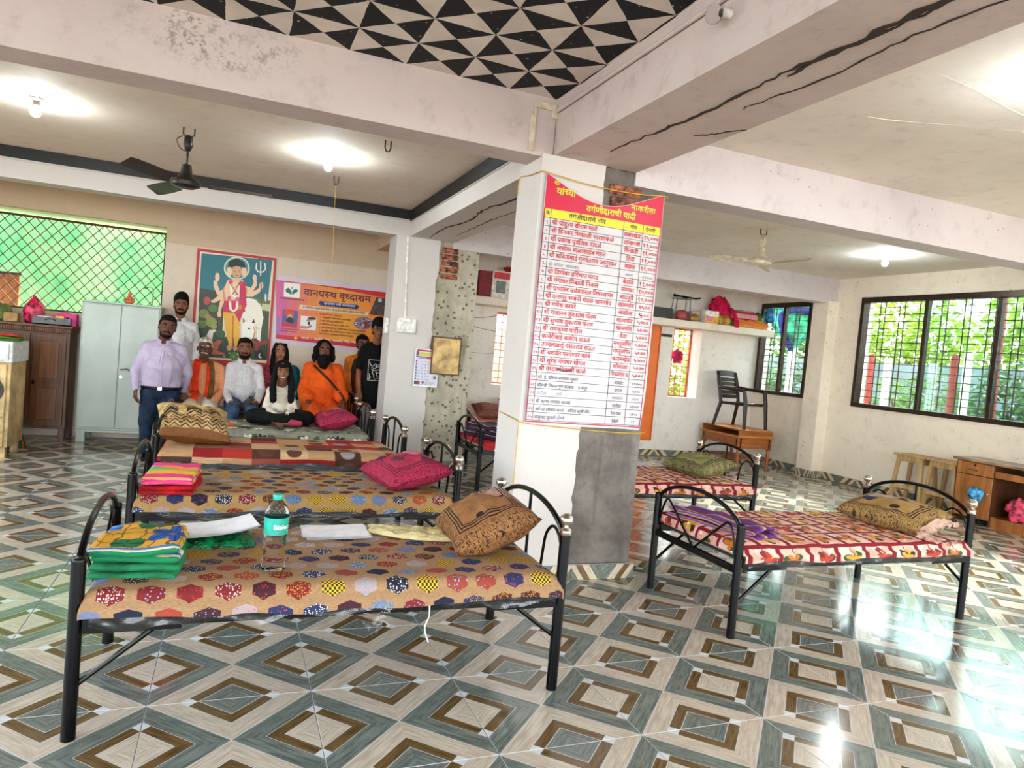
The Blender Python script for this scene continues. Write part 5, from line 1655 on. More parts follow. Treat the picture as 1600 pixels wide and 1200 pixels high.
class Ink:
    """flat print: coloured pieces laid on a surface given by fn(u, v, height)"""
    def __init__(s, fn, step=.0004): s.mb = MB(); s.fn = fn; s.st = step; s.n = 0
    def poly(s, pts, col, lay=1):
        s.mb.col = lin(col); pts = list(pts)
        a = sum(pts[i][0] * pts[(i + 1) % len(pts)][1] - pts[(i + 1) % len(pts)][0] * pts[i][1] for i in range(len(pts)))
        if a < 0: pts = pts[::-1]
        s.mb.add([s.fn(u, v, s.st * lay) for (u, v) in pts], [tuple(range(len(pts)))])
    def rect(s, u0, v0, u1, v1, col, lay=1, n=1):
        for i in range(n):
            a, b = u0 + (u1 - u0) * i / n, u0 + (u1 - u0) * (i + 1) / n
            s.poly([(a, v0), (b, v0), (b, v1), (a, v1)], col, lay)
    def line(s, pts, w, col, lay=2):
        for q in qstroke(pts, w / 2): s.poly(q, col, lay)
    def text(s, t, u, v, size, col, lay=3, bold=.012, maxw=None, align='l', width=None, outline=None):
        g, w = shape(t, bold)
        sx = size
        if width: sx = width / w
        elif maxw and w * size > maxw: sx = maxw / w
        if align == 'c': u -= w * sx / 2
        if outline:
            g2, w2 = shape(t, bold + outline[1])
            for q, c in enumerate(g2):
                for f in c: s.poly([(u + p[0] * sx, v + p[1] * size) for p in f], outline[0], lay - 1 + q * .11)
        for q, c in enumerate(g):
            for f in c: s.poly([(u + p[0] * sx, v + p[1] * size) for p in f], col, lay + q * .11)
    def build(s, name, parent):
        return s.mb.build(name, paintmat(), parent)

# contributors' banner tied round the central pillar
def flex(name, c, rough=.28):
    t = NT(name, rough, 0, .5)
    t.base(t.mix(t.noise(t.coord('Object'), 3, 3).smooth(.3, .7), tuple(v * .95 for v in c), c))
    t.bump(t.noise(t.coord('Object'), 5, 3, .5), .12, .02)
    return t.m
BX0, BX1, BZ0, BZ1 = .13, .99, 1.012, 2.57
def sag(x):
    t = (x - BX0) / (BX1 - BX0)
    return 2.572 - .138 * math.sin(PI * min(1, max(0, t)) ** .92) ** 1.25
def ban(u, v, h):
    """banner surface: a soft bow, the top edge slack, the lower right corner turned out"""
    t = (u - BX0) / (BX1 - BX0)
    y = 1.758 - .010 * math.sin(t * PI) - .012 * max(0, (v - 2.2) / .37) * math.sin(t * PI)
    k = max(0, (t - .80) / .2) * max(0, (1.35 - v) / .34)
    x = u - .05 * k * k
    y -= .045 * k * k
    return (x, y - h - .0006, v)
bn = empty('list_banner', (0, 0, 0), 0, 'red and white banner listing contributors in Marathi tied to the central pillar', 'banner')
g = MB()
def bs(i, j, h=0):
    u = BX0 + (BX1 - BX0) * i
    v = BZ0 + (sag(u) - BZ0) * j
    p = ban(u, v, 0)
    return (p[0], p[1] + .0006 + h, p[2])
g.grid(lambda i, j: bs(i, j), 40, 40); g.grid(lambda i, j: bs(1 - i, j, .003), 40, 40)
g.build('banner_sheet', flex('banner_white', (200, 195, 197)), bn, True, angle=None)
k = Ink(ban)
RED_ = (196, 16, 60); YEL = (232, 206, 40); INK = (34, 32, 74); TXR = (186, 18, 34); MAG = (176, 14, 76)
N = 16
for i in range(N):
    a, b = BX0 + .004 + (BX1 - BX0 - .008) * i / N, BX0 + .004 + (BX1 - BX0 - .008) * (i + 1) / N
    k.poly([(a, 2.357), (b, 2.357), (b, sag(b) - .003), (a, sag(a) - .003)], RED_, 1)
k.rect(.136, 2.302, .985, 2.357, YEL, 2, 8)
k.rect(.132, 1.030, .140, 2.36, MAG, 2); k.rect(.979, 1.030, .987, 2.36, MAG, 2); k.rect(.132, 1.026, .987, 1.034, MAG, 2, 8)
cx = [.139, .181, .695, .846, .980]
rh = (2.302 - 1.040) / 25
for i in range(26): k.rect(cx[0], 2.302 - i * rh - .0016, cx[4], 2.302 - i * rh + .0016, INK, 3, 8)
for c in cx[:4]: k.rect(c - .0016, 1.04, c + .0016, 2.357, INK, 3)
YT = (226, 208, 40)
def head(t, u, v, s, **kw):
    k.text(t, u, v, s, YT, 5, .02, outline=((60, 40, 10), .016), **kw)
head('यांच्या', .205, 2.452, .060)
head('श्री', .185, 2.508, .036)
head('वर्गणीदाराची यादी', .415, 2.377, .056, width=.36)
head('नाकरीता', .735, 2.438, .050, width=.19)
k.text('क्र', .146, 2.320, .034, INK, 5, .016); k.text('वर्गणीदाराचे नांव', .30, 2.318, .040, (40, 24, 20), 5, .022, width=.26)
k.text('गांव', .745, 2.318, .036, (40, 24, 20), 5, .02); k.text('देणगी', .865, 2.318, .036, (40, 24, 20), 5, .02)
rows = [('श्री पांडुरंग श्रीराम मांले', 'कसरखेडा', '१५,०००'), ('श्री दिनकर भिकाजी भारसाकळे', 'लाखनवा', '११,०००'), ('श्री प्रकाश पुंडलिक दांदळे', 'चिखली', '११,०००'),
        ('श्री अशोक बाळासाहेब गहले', 'हिंदा', '११,०००'), ('श्री सविताबाई गुनवंतराव जानुरकर', 'बहाल', '११,०००'), ('*श्री अनिल   सावरकर', '*आगर', '*११०००'),
        ('श्री डिगांबर हरिभाउ वारड', 'बेडाले', '११,०००'), ('श्री गंगाधर निंबाजी निकस', 'सावळा', '१०,०००'), ('श्री प्रभाकर त्र्यंबकराव क्षिरसागर', 'बादपूरी', '१०,०००'),
        ('श्री दत्तगुरू भजनी मंडळ खामगांव', 'खामगांव', '७५००'), ('श्री गणेश कावरे', 'अकोला', '४५००'), ('श्री गजानन तुकाराम फेरण', 'खामगांव', '५०००'),
        ('श्री सुभाष तुकाराम फेरण', 'खामगांव', '५०००'), ('श्री रामकृष्ण पाटील', 'वेंडा', '५०००'), ('कावेरीबाई बलदेव राऊत', 'मंगरूळपिर', '५०००'),
        ('उज्वलाबाई वसंतराव राऊत', 'मंगरूळपिर', '५०००'), ('श्री यशवंत परमेश्वर कांबे', 'कलमखेड', '५०००'), ('श्री सुरेश गंगाधर मोगल', 'सोनाळा', '५०००'),
        ('श्री उध्दव निवाजी काळे', 'पिंपळगांव रा', '५०००'), ('*सौ. ई. श्रीराम रामराव कुमार', '*आकोट', '*११०००'), ('*श्रीमती विमल गुप कांबळे    दर्यापूर', '*अमरा', '*५१००'),
        ('*पाटील         तर्फे', '*मलकाप', '*५१००'), ('*श्री कृष्ण गणपत वानखे', '*मलोडा', '*५१०००'), ('*अनिल लोखंड काले   अनिल कृषी केंद्र', '*रेल गाव', '*५१००'), ('*बाबुराव युजनी डोंगरे', '*हिवरे', '*५१')]
DG = '०१२३४५६७८९'
for i, (n_, p_, a_) in enumerate(rows):
    z = 2.302 - (i + 1) * rh + .013
    num = ''.join(DG[int(d)] for d in str(i + 1))
    k.text(num, (cx[0] + cx[1]) / 2, z, .030, TXR, 5, .008, align='c', maxw=.034)
    for t, u, mw, al in ((n_, .192, .49, 'l'), (p_, (cx[2] + cx[3]) / 2, .135, 'c'), (a_, (cx[3] + cx[4]) / 2, .118, 'c')):
        if t[0] == '*':
            c_ = (44, 42, 56) if i in (22, 23, 24, 19, 20) else (128, 124, 130)
            k.text(t[1:], u, z - .002, .029, c_, 5, .004, mw, al)
        elif i == 10 and u > .85:
            k.text('५', cx[3] + .030, z - .004, .044, (24, 22, 26), 6, .03); k.text('५००', .92, z, .036, TXR, 5, .004, .08, 'c')
        else:
            k.text(t, u, z, .040, TXR, 5, .017, mw, al)
k.line([(.315, 2.302 - 18.42 * rh), (.37, 2.302 - 18.6 * rh), (.42, 2.302 - 18.45 * rh)], .014, (90, 50, 60), 7)
k.build('print', bn)
# the cord it hangs from
M_CORD = plain('yellow_cord', (206, 164, 40), .7)
MB().tube(spl([(.085, 2.11, 2.49), (.088, 2.10, 2.60), (.088, 1.95, 2.585), (.092, 1.765, 2.575), (.13, 1.752, 2.572), (.45, 1.752, 2.545), (.75, 1.752, 2.545), (.99, 1.752, 2.566), (1.025, 1.79, 2.56)], 4), .0035, 5).build('banner_cord', M_CORD, None, True, label='yellow cord tied round the head of the central pillar', cat='cord')
MB().tube(spl([(1.02, 1.77, .99), (.8, 1.755, .985), (.4, 1.757, 1.0), (.12, 1.757, 1.02), (.088, 1.80, 1.03), (.088, 2.10, 1.05)], 5), .003, 5).tube(spl([(.092, 1.763, 1.02), (.094, 1.762, .8), (.096, 1.763, .6)], 4), .0028, 5).build('banner_cord', M_CORD, None, True, label='yellow cord tied round the pillar at the foot of the banner', cat='cord')

POSTER = [
 ((24, 108, 122), [(-2.035,2.339),(-1.2,2.363),(-1.227,1.729),(-2.03,1.723)]),
 ((46, 60, 44), [(-2.026,1.91),(-1.834,1.892),(-1.739,1.755),(-1.733,1.297),(-1.532,1.111),(-1.99,1.06),(-2.02,1.538)]),
 ((40, 66, 36), [(-2.008,1.339),(-1.673,1.33),(-1.174,1.348),(-1.175,1.071),(-2.002,1.056)]),
 ((96, 112, 48), [(-1.418,1.872),(-1.189,1.843),(-1.195,1.787),(-1.361,1.796)]),
 ((190, 196, 150), [(-1.361,1.796),(-1.192,1.794),(-1.193,1.705),(-1.354,1.688)]),
 ((60, 70, 44), [(-1.33,1.718),(-1.193,1.705),(-1.182,1.305),(-1.276,1.311)]),
 ((120, 130, 50), [(-1.902,1.604),(-1.914,1.566),(-1.949,1.543),(-1.99,1.545),(-2.019,1.572),(-2.021,1.611),(-1.997,1.643),(-1.956,1.654),(-1.919,1.638)]),
 ((140, 150, 60), [(-1.803,1.506),(-1.816,1.465),(-1.855,1.439),(-1.901,1.442),(-1.933,1.472),(-1.935,1.515),(-1.908,1.55),(-1.863,1.562),(-1.822,1.545)]),
 ((90, 120, 44), [(-1.918,1.468),(-1.929,1.434),(-1.96,1.414),(-1.997,1.416),(-2.023,1.44),(-2.025,1.475),(-2.003,1.504),(-1.967,1.514),(-1.933,1.499)]),
 ((86, 120, 50), [(-1.808,1.68),(-1.819,1.646),(-1.851,1.625),(-1.888,1.628),(-1.914,1.652),(-1.916,1.686),(-1.894,1.716),(-1.857,1.726),(-1.823,1.712)]),
 ((176, 130, 90), [(-1.875,1.566),(-1.882,1.543),(-1.903,1.53),(-1.928,1.531),(-1.945,1.547),(-1.947,1.57),(-1.932,1.59),(-1.908,1.596),(-1.885,1.587)]),
 ((160, 160, 70), [(-1.8,1.453),(-1.807,1.43),(-1.828,1.416),(-1.853,1.418),(-1.871,1.434),(-1.872,1.457),(-1.857,1.477),(-1.832,1.483),(-1.81,1.474)]),
 ((40, 90, 44), [(-1.694,1.368),(-1.705,1.334),(-1.737,1.313),(-1.775,1.316),(-1.801,1.341),(-1.804,1.376),(-1.781,1.405),(-1.744,1.415),(-1.71,1.4)]),
 ((34, 80, 36), [(-1.883,1.31),(-1.893,1.28),(-1.921,1.262),(-1.954,1.264),(-1.977,1.286),(-1.979,1.317),(-1.959,1.343),(-1.927,1.351),(-1.897,1.339)]),
 ((70, 120, 50), [(-1.506,1.099),(-1.518,1.061),(-1.554,1.038),(-1.597,1.041),(-1.627,1.069),(-1.629,1.109),(-1.604,1.141),(-1.562,1.152),(-1.523,1.135)]),
 ((216, 220, 214), [(-1.237,1.879),(-1.239,1.84),(-1.247,1.823),(-1.257,1.838),(-1.263,1.876),(-1.262,1.915),(-1.254,1.932),(-1.244,1.917)]),
 ((206, 214, 190), [(-1.465,2.226),(-1.467,2.187),(-1.48,2.15),(-1.503,2.116),(-1.533,2.089),(-1.569,2.07),(-1.608,2.06),(-1.648,2.06),(-1.686,2.07),(-1.718,2.09),(-1.744,2.117),(-1.762,2.15),(-1.769,2.188),(-1.767,2.226),(-1.754,2.263),(-1.732,2.297),(-1.702,2.324),(-1.667,2.343),(-1.628,2.354),(-1.588,2.354),(-1.55,2.344),(-1.517,2.325),(-1.49,2.298),(-1.473,2.264)]),
 ((70, 140, 140), [(-1.483,2.224),(-1.485,2.19),(-1.496,2.157),(-1.516,2.127),(-1.543,2.103),(-1.575,2.086),(-1.609,2.077),(-1.645,2.077),(-1.678,2.086),(-1.707,2.104),(-1.73,2.128),(-1.745,2.157),(-1.752,2.19),(-1.75,2.224),(-1.739,2.257),(-1.719,2.286),(-1.693,2.31),(-1.661,2.327),(-1.627,2.336),(-1.592,2.337),(-1.558,2.328),(-1.529,2.311),(-1.505,2.287),(-1.489,2.257)]),
 ((238, 232, 216), [(-1.526,1.778),(-1.468,1.853),(-1.364,1.837),(-1.293,1.749),(-1.258,1.615),(-1.274,1.476),(-1.276,1.311),(-1.314,1.328),(-1.329,1.443),(-1.394,1.52),(-1.501,1.591),(-1.537,1.655)]),
 ((236, 196, 160), [(-1.748,1.935),(-1.795,1.898),(-1.825,1.967),(-1.838,2.027),(-1.877,2.019),(-1.872,1.948),(-1.821,1.839),(-1.723,1.872)]),
 ((236, 196, 160), [(-1.809,2.072),(-1.812,2.038),(-1.824,2.016),(-1.841,2.014),(-1.856,2.033),(-1.863,2.065),(-1.86,2.098),(-1.848,2.12),(-1.831,2.122),(-1.816,2.104)]),
 ((236, 196, 160), [(-1.752,1.891),(-1.808,1.84),(-1.866,1.781),(-1.889,1.776),(-1.886,1.742),(-1.848,1.744),(-1.776,1.793),(-1.715,1.835)]),
 ((190, 70, 60), [(-1.895,1.765),(-1.903,1.73),(-1.926,1.709),(-1.955,1.712),(-1.975,1.738),(-1.977,1.774),(-1.96,1.804),(-1.933,1.813),(-1.907,1.798)]),
 ((236, 196, 160), [(-1.751,1.89),(-1.782,1.788),(-1.798,1.701),(-1.801,1.644),(-1.766,1.641),(-1.759,1.694),(-1.735,1.772),(-1.692,1.866)]),
 ((236, 196, 160), [(-1.757,1.612),(-1.761,1.585),(-1.776,1.57),(-1.795,1.573),(-1.808,1.593),(-1.81,1.62),(-1.8,1.642),(-1.782,1.649),(-1.765,1.637)]),
 ((130, 60, 40), [(-1.785,1.575),(-1.77,1.455),(-1.763,1.457),(-1.778,1.576)]),
 ((236, 196, 160), [(-1.532,1.933),(-1.414,1.925),(-1.368,2.019),(-1.368,2.079),(-1.404,2.081),(-1.412,2.032),(-1.433,1.981),(-1.521,2.003)]),
 ((236, 196, 160), [(-1.373,2.116),(-1.377,2.085),(-1.391,2.068),(-1.408,2.071),(-1.421,2.094),(-1.423,2.125),(-1.414,2.151),(-1.397,2.158),(-1.381,2.144)]),
 ((236, 196, 160), [(-1.512,1.862),(-1.413,1.868),(-1.331,1.93),(-1.302,1.982),(-1.331,2.003),(-1.36,1.967),(-1.426,1.931),(-1.506,1.943)]),
 ((236, 196, 160), [(-1.287,2.03),(-1.291,2.002),(-1.305,1.985),(-1.323,1.988),(-1.336,2.01),(-1.338,2.039),(-1.328,2.063),(-1.311,2.071),(-1.295,2.058)]),
 ((206, 150, 112), [(-1.708,2.054),(-1.546,2.074),(-1.475,1.961),(-1.488,1.783),(-1.739,1.755),(-1.768,1.913)]),
 ((236, 196, 160), [(-1.72,2.04),(-1.533,2.062),(-1.494,1.958),(-1.516,1.82),(-1.716,1.798),(-1.749,1.915)]),
 ((236, 196, 160), [(-1.67,2.16),(-1.673,2.13),(-1.683,2.107),(-1.699,2.097),(-1.715,2.103),(-1.728,2.123),(-1.735,2.152),(-1.732,2.182),(-1.722,2.205),(-1.706,2.214),(-1.69,2.209),(-1.677,2.189)]),
 ((236, 196, 160), [(-1.497,2.175),(-1.499,2.145),(-1.51,2.122),(-1.526,2.112),(-1.543,2.118),(-1.556,2.138),(-1.562,2.167),(-1.56,2.197),(-1.55,2.22),(-1.534,2.23),(-1.517,2.224),(-1.503,2.204)]),
 ((210, 160, 124), [(-1.56,2.17),(-1.562,2.137),(-1.572,2.109),(-1.589,2.089),(-1.61,2.08),(-1.631,2.084),(-1.65,2.099),(-1.664,2.125),(-1.67,2.156),(-1.668,2.188),(-1.658,2.216),(-1.641,2.237),(-1.621,2.246),(-1.599,2.242),(-1.58,2.226),(-1.566,2.201)]),
 ((30, 22, 24), [(-1.725,2.207),(-1.711,2.282),(-1.651,2.317),(-1.601,2.324),(-1.535,2.292),(-1.512,2.227),(-1.556,2.228),(-1.62,2.234),(-1.681,2.212)]),
 ((120, 70, 50), [(-1.629,2.169),(-1.633,2.164),(-1.642,2.163),(-1.647,2.167),(-1.643,2.172),(-1.634,2.173)]),
 ((120, 70, 50), [(-1.582,2.175),(-1.586,2.17),(-1.595,2.169),(-1.599,2.173),(-1.595,2.178),(-1.587,2.179)]),
 ((150, 40, 50), [(-1.594,2.116),(-1.599,2.11),(-1.611,2.107),(-1.624,2.107),(-1.629,2.111),(-1.625,2.117),(-1.612,2.12),(-1.6,2.12)]),
 ((244, 236, 220), [(-1.693,2.028),(-1.668,1.881),(-1.624,1.832),(-1.571,1.839),(-1.561,1.895),(-1.555,2.031),(-1.577,2.031),(-1.583,1.896),(-1.587,1.855),(-1.614,1.854),(-1.646,1.89),(-1.671,2.033)]),
 ((70, 40, 34), [(-1.697,2.012),(-1.624,1.924),(-1.564,2.028),(-1.573,2.034),(-1.625,1.935),(-1.689,2.02)]),
 ((60, 36, 30), [(-1.641,1.87),(-1.622,1.91),(-1.588,1.869),(-1.579,1.878),(-1.621,1.923),(-1.651,1.877)]),
 ((196, 30, 78), [(-1.57,2.058),(-1.506,2.038),(-1.471,1.757),(-1.516,1.63),(-1.546,1.505),(-1.583,1.487),(-1.607,1.661),(-1.564,1.774)]),
 ((202, 36, 84), [(-1.74,1.782),(-1.515,1.807),(-1.481,1.674),(-1.605,1.634),(-1.743,1.64)]),
 ((230, 172, 50), [(-1.741,1.64),(-1.606,1.641),(-1.527,1.506),(-1.525,1.384),(-1.54,1.233),(-1.576,1.196),(-1.618,1.443),(-1.611,1.193),(-1.648,1.237),(-1.705,1.435)]),
 ((170, 90, 34), [(-1.628,1.605),(-1.608,1.2),(-1.595,1.201),(-1.616,1.606)]),
 ((238, 230, 214), [(-1.685,1.78),(-1.669,1.677),(-1.617,1.645),(-1.571,1.694),(-1.57,1.793),(-1.598,1.792),(-1.597,1.701),(-1.622,1.675),(-1.644,1.69),(-1.658,1.786)]),
 ((196, 140, 52), [(-1.525,1.724),(-1.53,1.701),(-1.546,1.689),(-1.562,1.697),(-1.57,1.719),(-1.565,1.743),(-1.55,1.754),(-1.533,1.746)]),
 ((206, 60, 110), [(-1.65,2.028),(-1.656,2.008),(-1.673,1.998),(-1.691,2.004),(-1.7,2.022),(-1.694,2.042),(-1.677,2.052),(-1.659,2.046)]),
 ((206, 60, 110), [(-1.543,2.023),(-1.548,2.005),(-1.564,1.996),(-1.58,2.002),(-1.588,2.018),(-1.582,2.036),(-1.567,2.045),(-1.55,2.039)]),
 ((210, 90, 120), [(-1.656,1.825),(-1.662,1.805),(-1.679,1.795),(-1.697,1.801),(-1.705,1.819),(-1.699,1.839),(-1.682,1.849),(-1.664,1.843)]),
 ((210, 90, 120), [(-1.558,1.822),(-1.565,1.8),(-1.584,1.79),(-1.604,1.796),(-1.613,1.816),(-1.607,1.838),(-1.588,1.849),(-1.568,1.842)]),
 ((206, 150, 112), [(-1.611,1.199),(-1.619,1.172),(-1.639,1.159),(-1.661,1.168),(-1.672,1.194),(-1.665,1.222),(-1.644,1.235),(-1.622,1.225)]),
 ((206, 150, 112), [(-1.546,1.198),(-1.551,1.175),(-1.569,1.163),(-1.587,1.171),(-1.596,1.194),(-1.59,1.217),(-1.573,1.229),(-1.555,1.221)]),
 ((242, 238, 226), [(-1.52,1.494),(-1.472,1.546),(-1.395,1.547),(-1.34,1.484),(-1.347,1.401),(-1.381,1.329),(-1.456,1.308),(-1.503,1.345)]),
 ((60, 50, 44), [(-1.503,1.59),(-1.479,1.545),(-1.497,1.53)]),
 ((60, 50, 44), [(-1.373,1.597),(-1.356,1.537),(-1.395,1.54)]),
 ((30, 26, 24), [(-1.407,1.464),(-1.41,1.455),(-1.421,1.451),(-1.432,1.453),(-1.437,1.461),(-1.433,1.469),(-1.423,1.473),(-1.412,1.471)]),
 ((220, 130, 120), [(-1.378,1.491),(-1.356,1.441),(-1.368,1.331),(-1.355,1.33),(-1.343,1.442),(-1.367,1.497)]),
 ((90, 70, 64), [(-1.442,1.33),(-1.45,1.321),(-1.469,1.315),(-1.489,1.317),(-1.498,1.325),(-1.491,1.335),(-1.471,1.34),(-1.451,1.338)]),
 ((230, 190, 180), [(-1.354,1.51),(-1.287,1.475),(-1.338,1.456)]),
 ((230, 190, 180), [(-1.517,1.494),(-1.562,1.462),(-1.514,1.453)]),
 ((236, 232, 222), [(-1.348,2.33),(-1.336,2.141),(-1.323,2.142),(-1.335,2.331)]),
 ((236, 232, 222), [(-1.396,2.304),(-1.398,2.227),(-1.367,2.187),(-1.331,2.185),(-1.297,2.196),(-1.268,2.243),(-1.286,2.319),(-1.301,2.314),(-1.284,2.244),(-1.306,2.208),(-1.332,2.201),(-1.359,2.202),(-1.383,2.231),(-1.381,2.304)]),
 ((120, 60, 44), [(-1.332,2.141),(-1.297,1.762),(-1.287,1.764),(-1.322,2.142)]),
 ((232, 228, 214), [(-1.91,1.335),(-1.883,1.404),(-1.822,1.413),(-1.802,1.399),(-1.838,1.368),(-1.845,1.287),(-1.86,1.232),(-1.897,1.242)]),
 ((186, 92, 56), [(-1.836,1.153),(-1.824,1.249),(-1.77,1.287),(-1.726,1.277),(-1.765,1.213),(-1.773,1.145),(-1.685,1.125),(-1.696,1.104),(-1.839,1.099)]),
 ((150, 48, 40), [(-1.406,1.32),(-1.302,1.309),(-1.2,1.338),(-1.181,1.292),(-1.272,1.256),(-1.306,1.184),(-1.333,1.196),(-1.331,1.265),(-1.397,1.286)]),
 ((28, 26, 28), [(-1.332,1.182),(-1.256,1.202),(-1.196,1.097),(-1.326,1.093)]),
 ((220, 220, 214), [(-1.24,1.128),(-1.245,1.106),(-1.261,1.095),(-1.278,1.103),(-1.286,1.124),(-1.281,1.146),(-1.265,1.156),(-1.248,1.148)]),
 ((28, 26, 28), [(-1.235,1.135),(-1.239,1.117),(-1.252,1.109),(-1.265,1.115),(-1.271,1.132),(-1.267,1.15),(-1.255,1.158),(-1.242,1.152)]),
 ((210, 200, 120), [(-1.623,1.13),(-1.628,1.123),(-1.64,1.122),(-1.646,1.128),(-1.641,1.136),(-1.629,1.137)]),
 ((210, 200, 120), [(-1.522,1.125),(-1.527,1.118),(-1.538,1.117),(-1.544,1.123),(-1.539,1.131),(-1.528,1.132)]),
 ((210, 200, 120), [(-1.683,1.085),(-1.688,1.077),(-1.7,1.076),(-1.706,1.083),(-1.701,1.09),(-1.689,1.091)]),
 ((210, 200, 120), [(-1.47,1.116),(-1.475,1.108),(-1.487,1.107),(-1.493,1.114),(-1.488,1.121),(-1.476,1.122)]),
 ((210, 200, 120), [(-1.57,1.087),(-1.575,1.079),(-1.586,1.079),(-1.593,1.085),(-1.587,1.093),(-1.576,1.094)]),
]
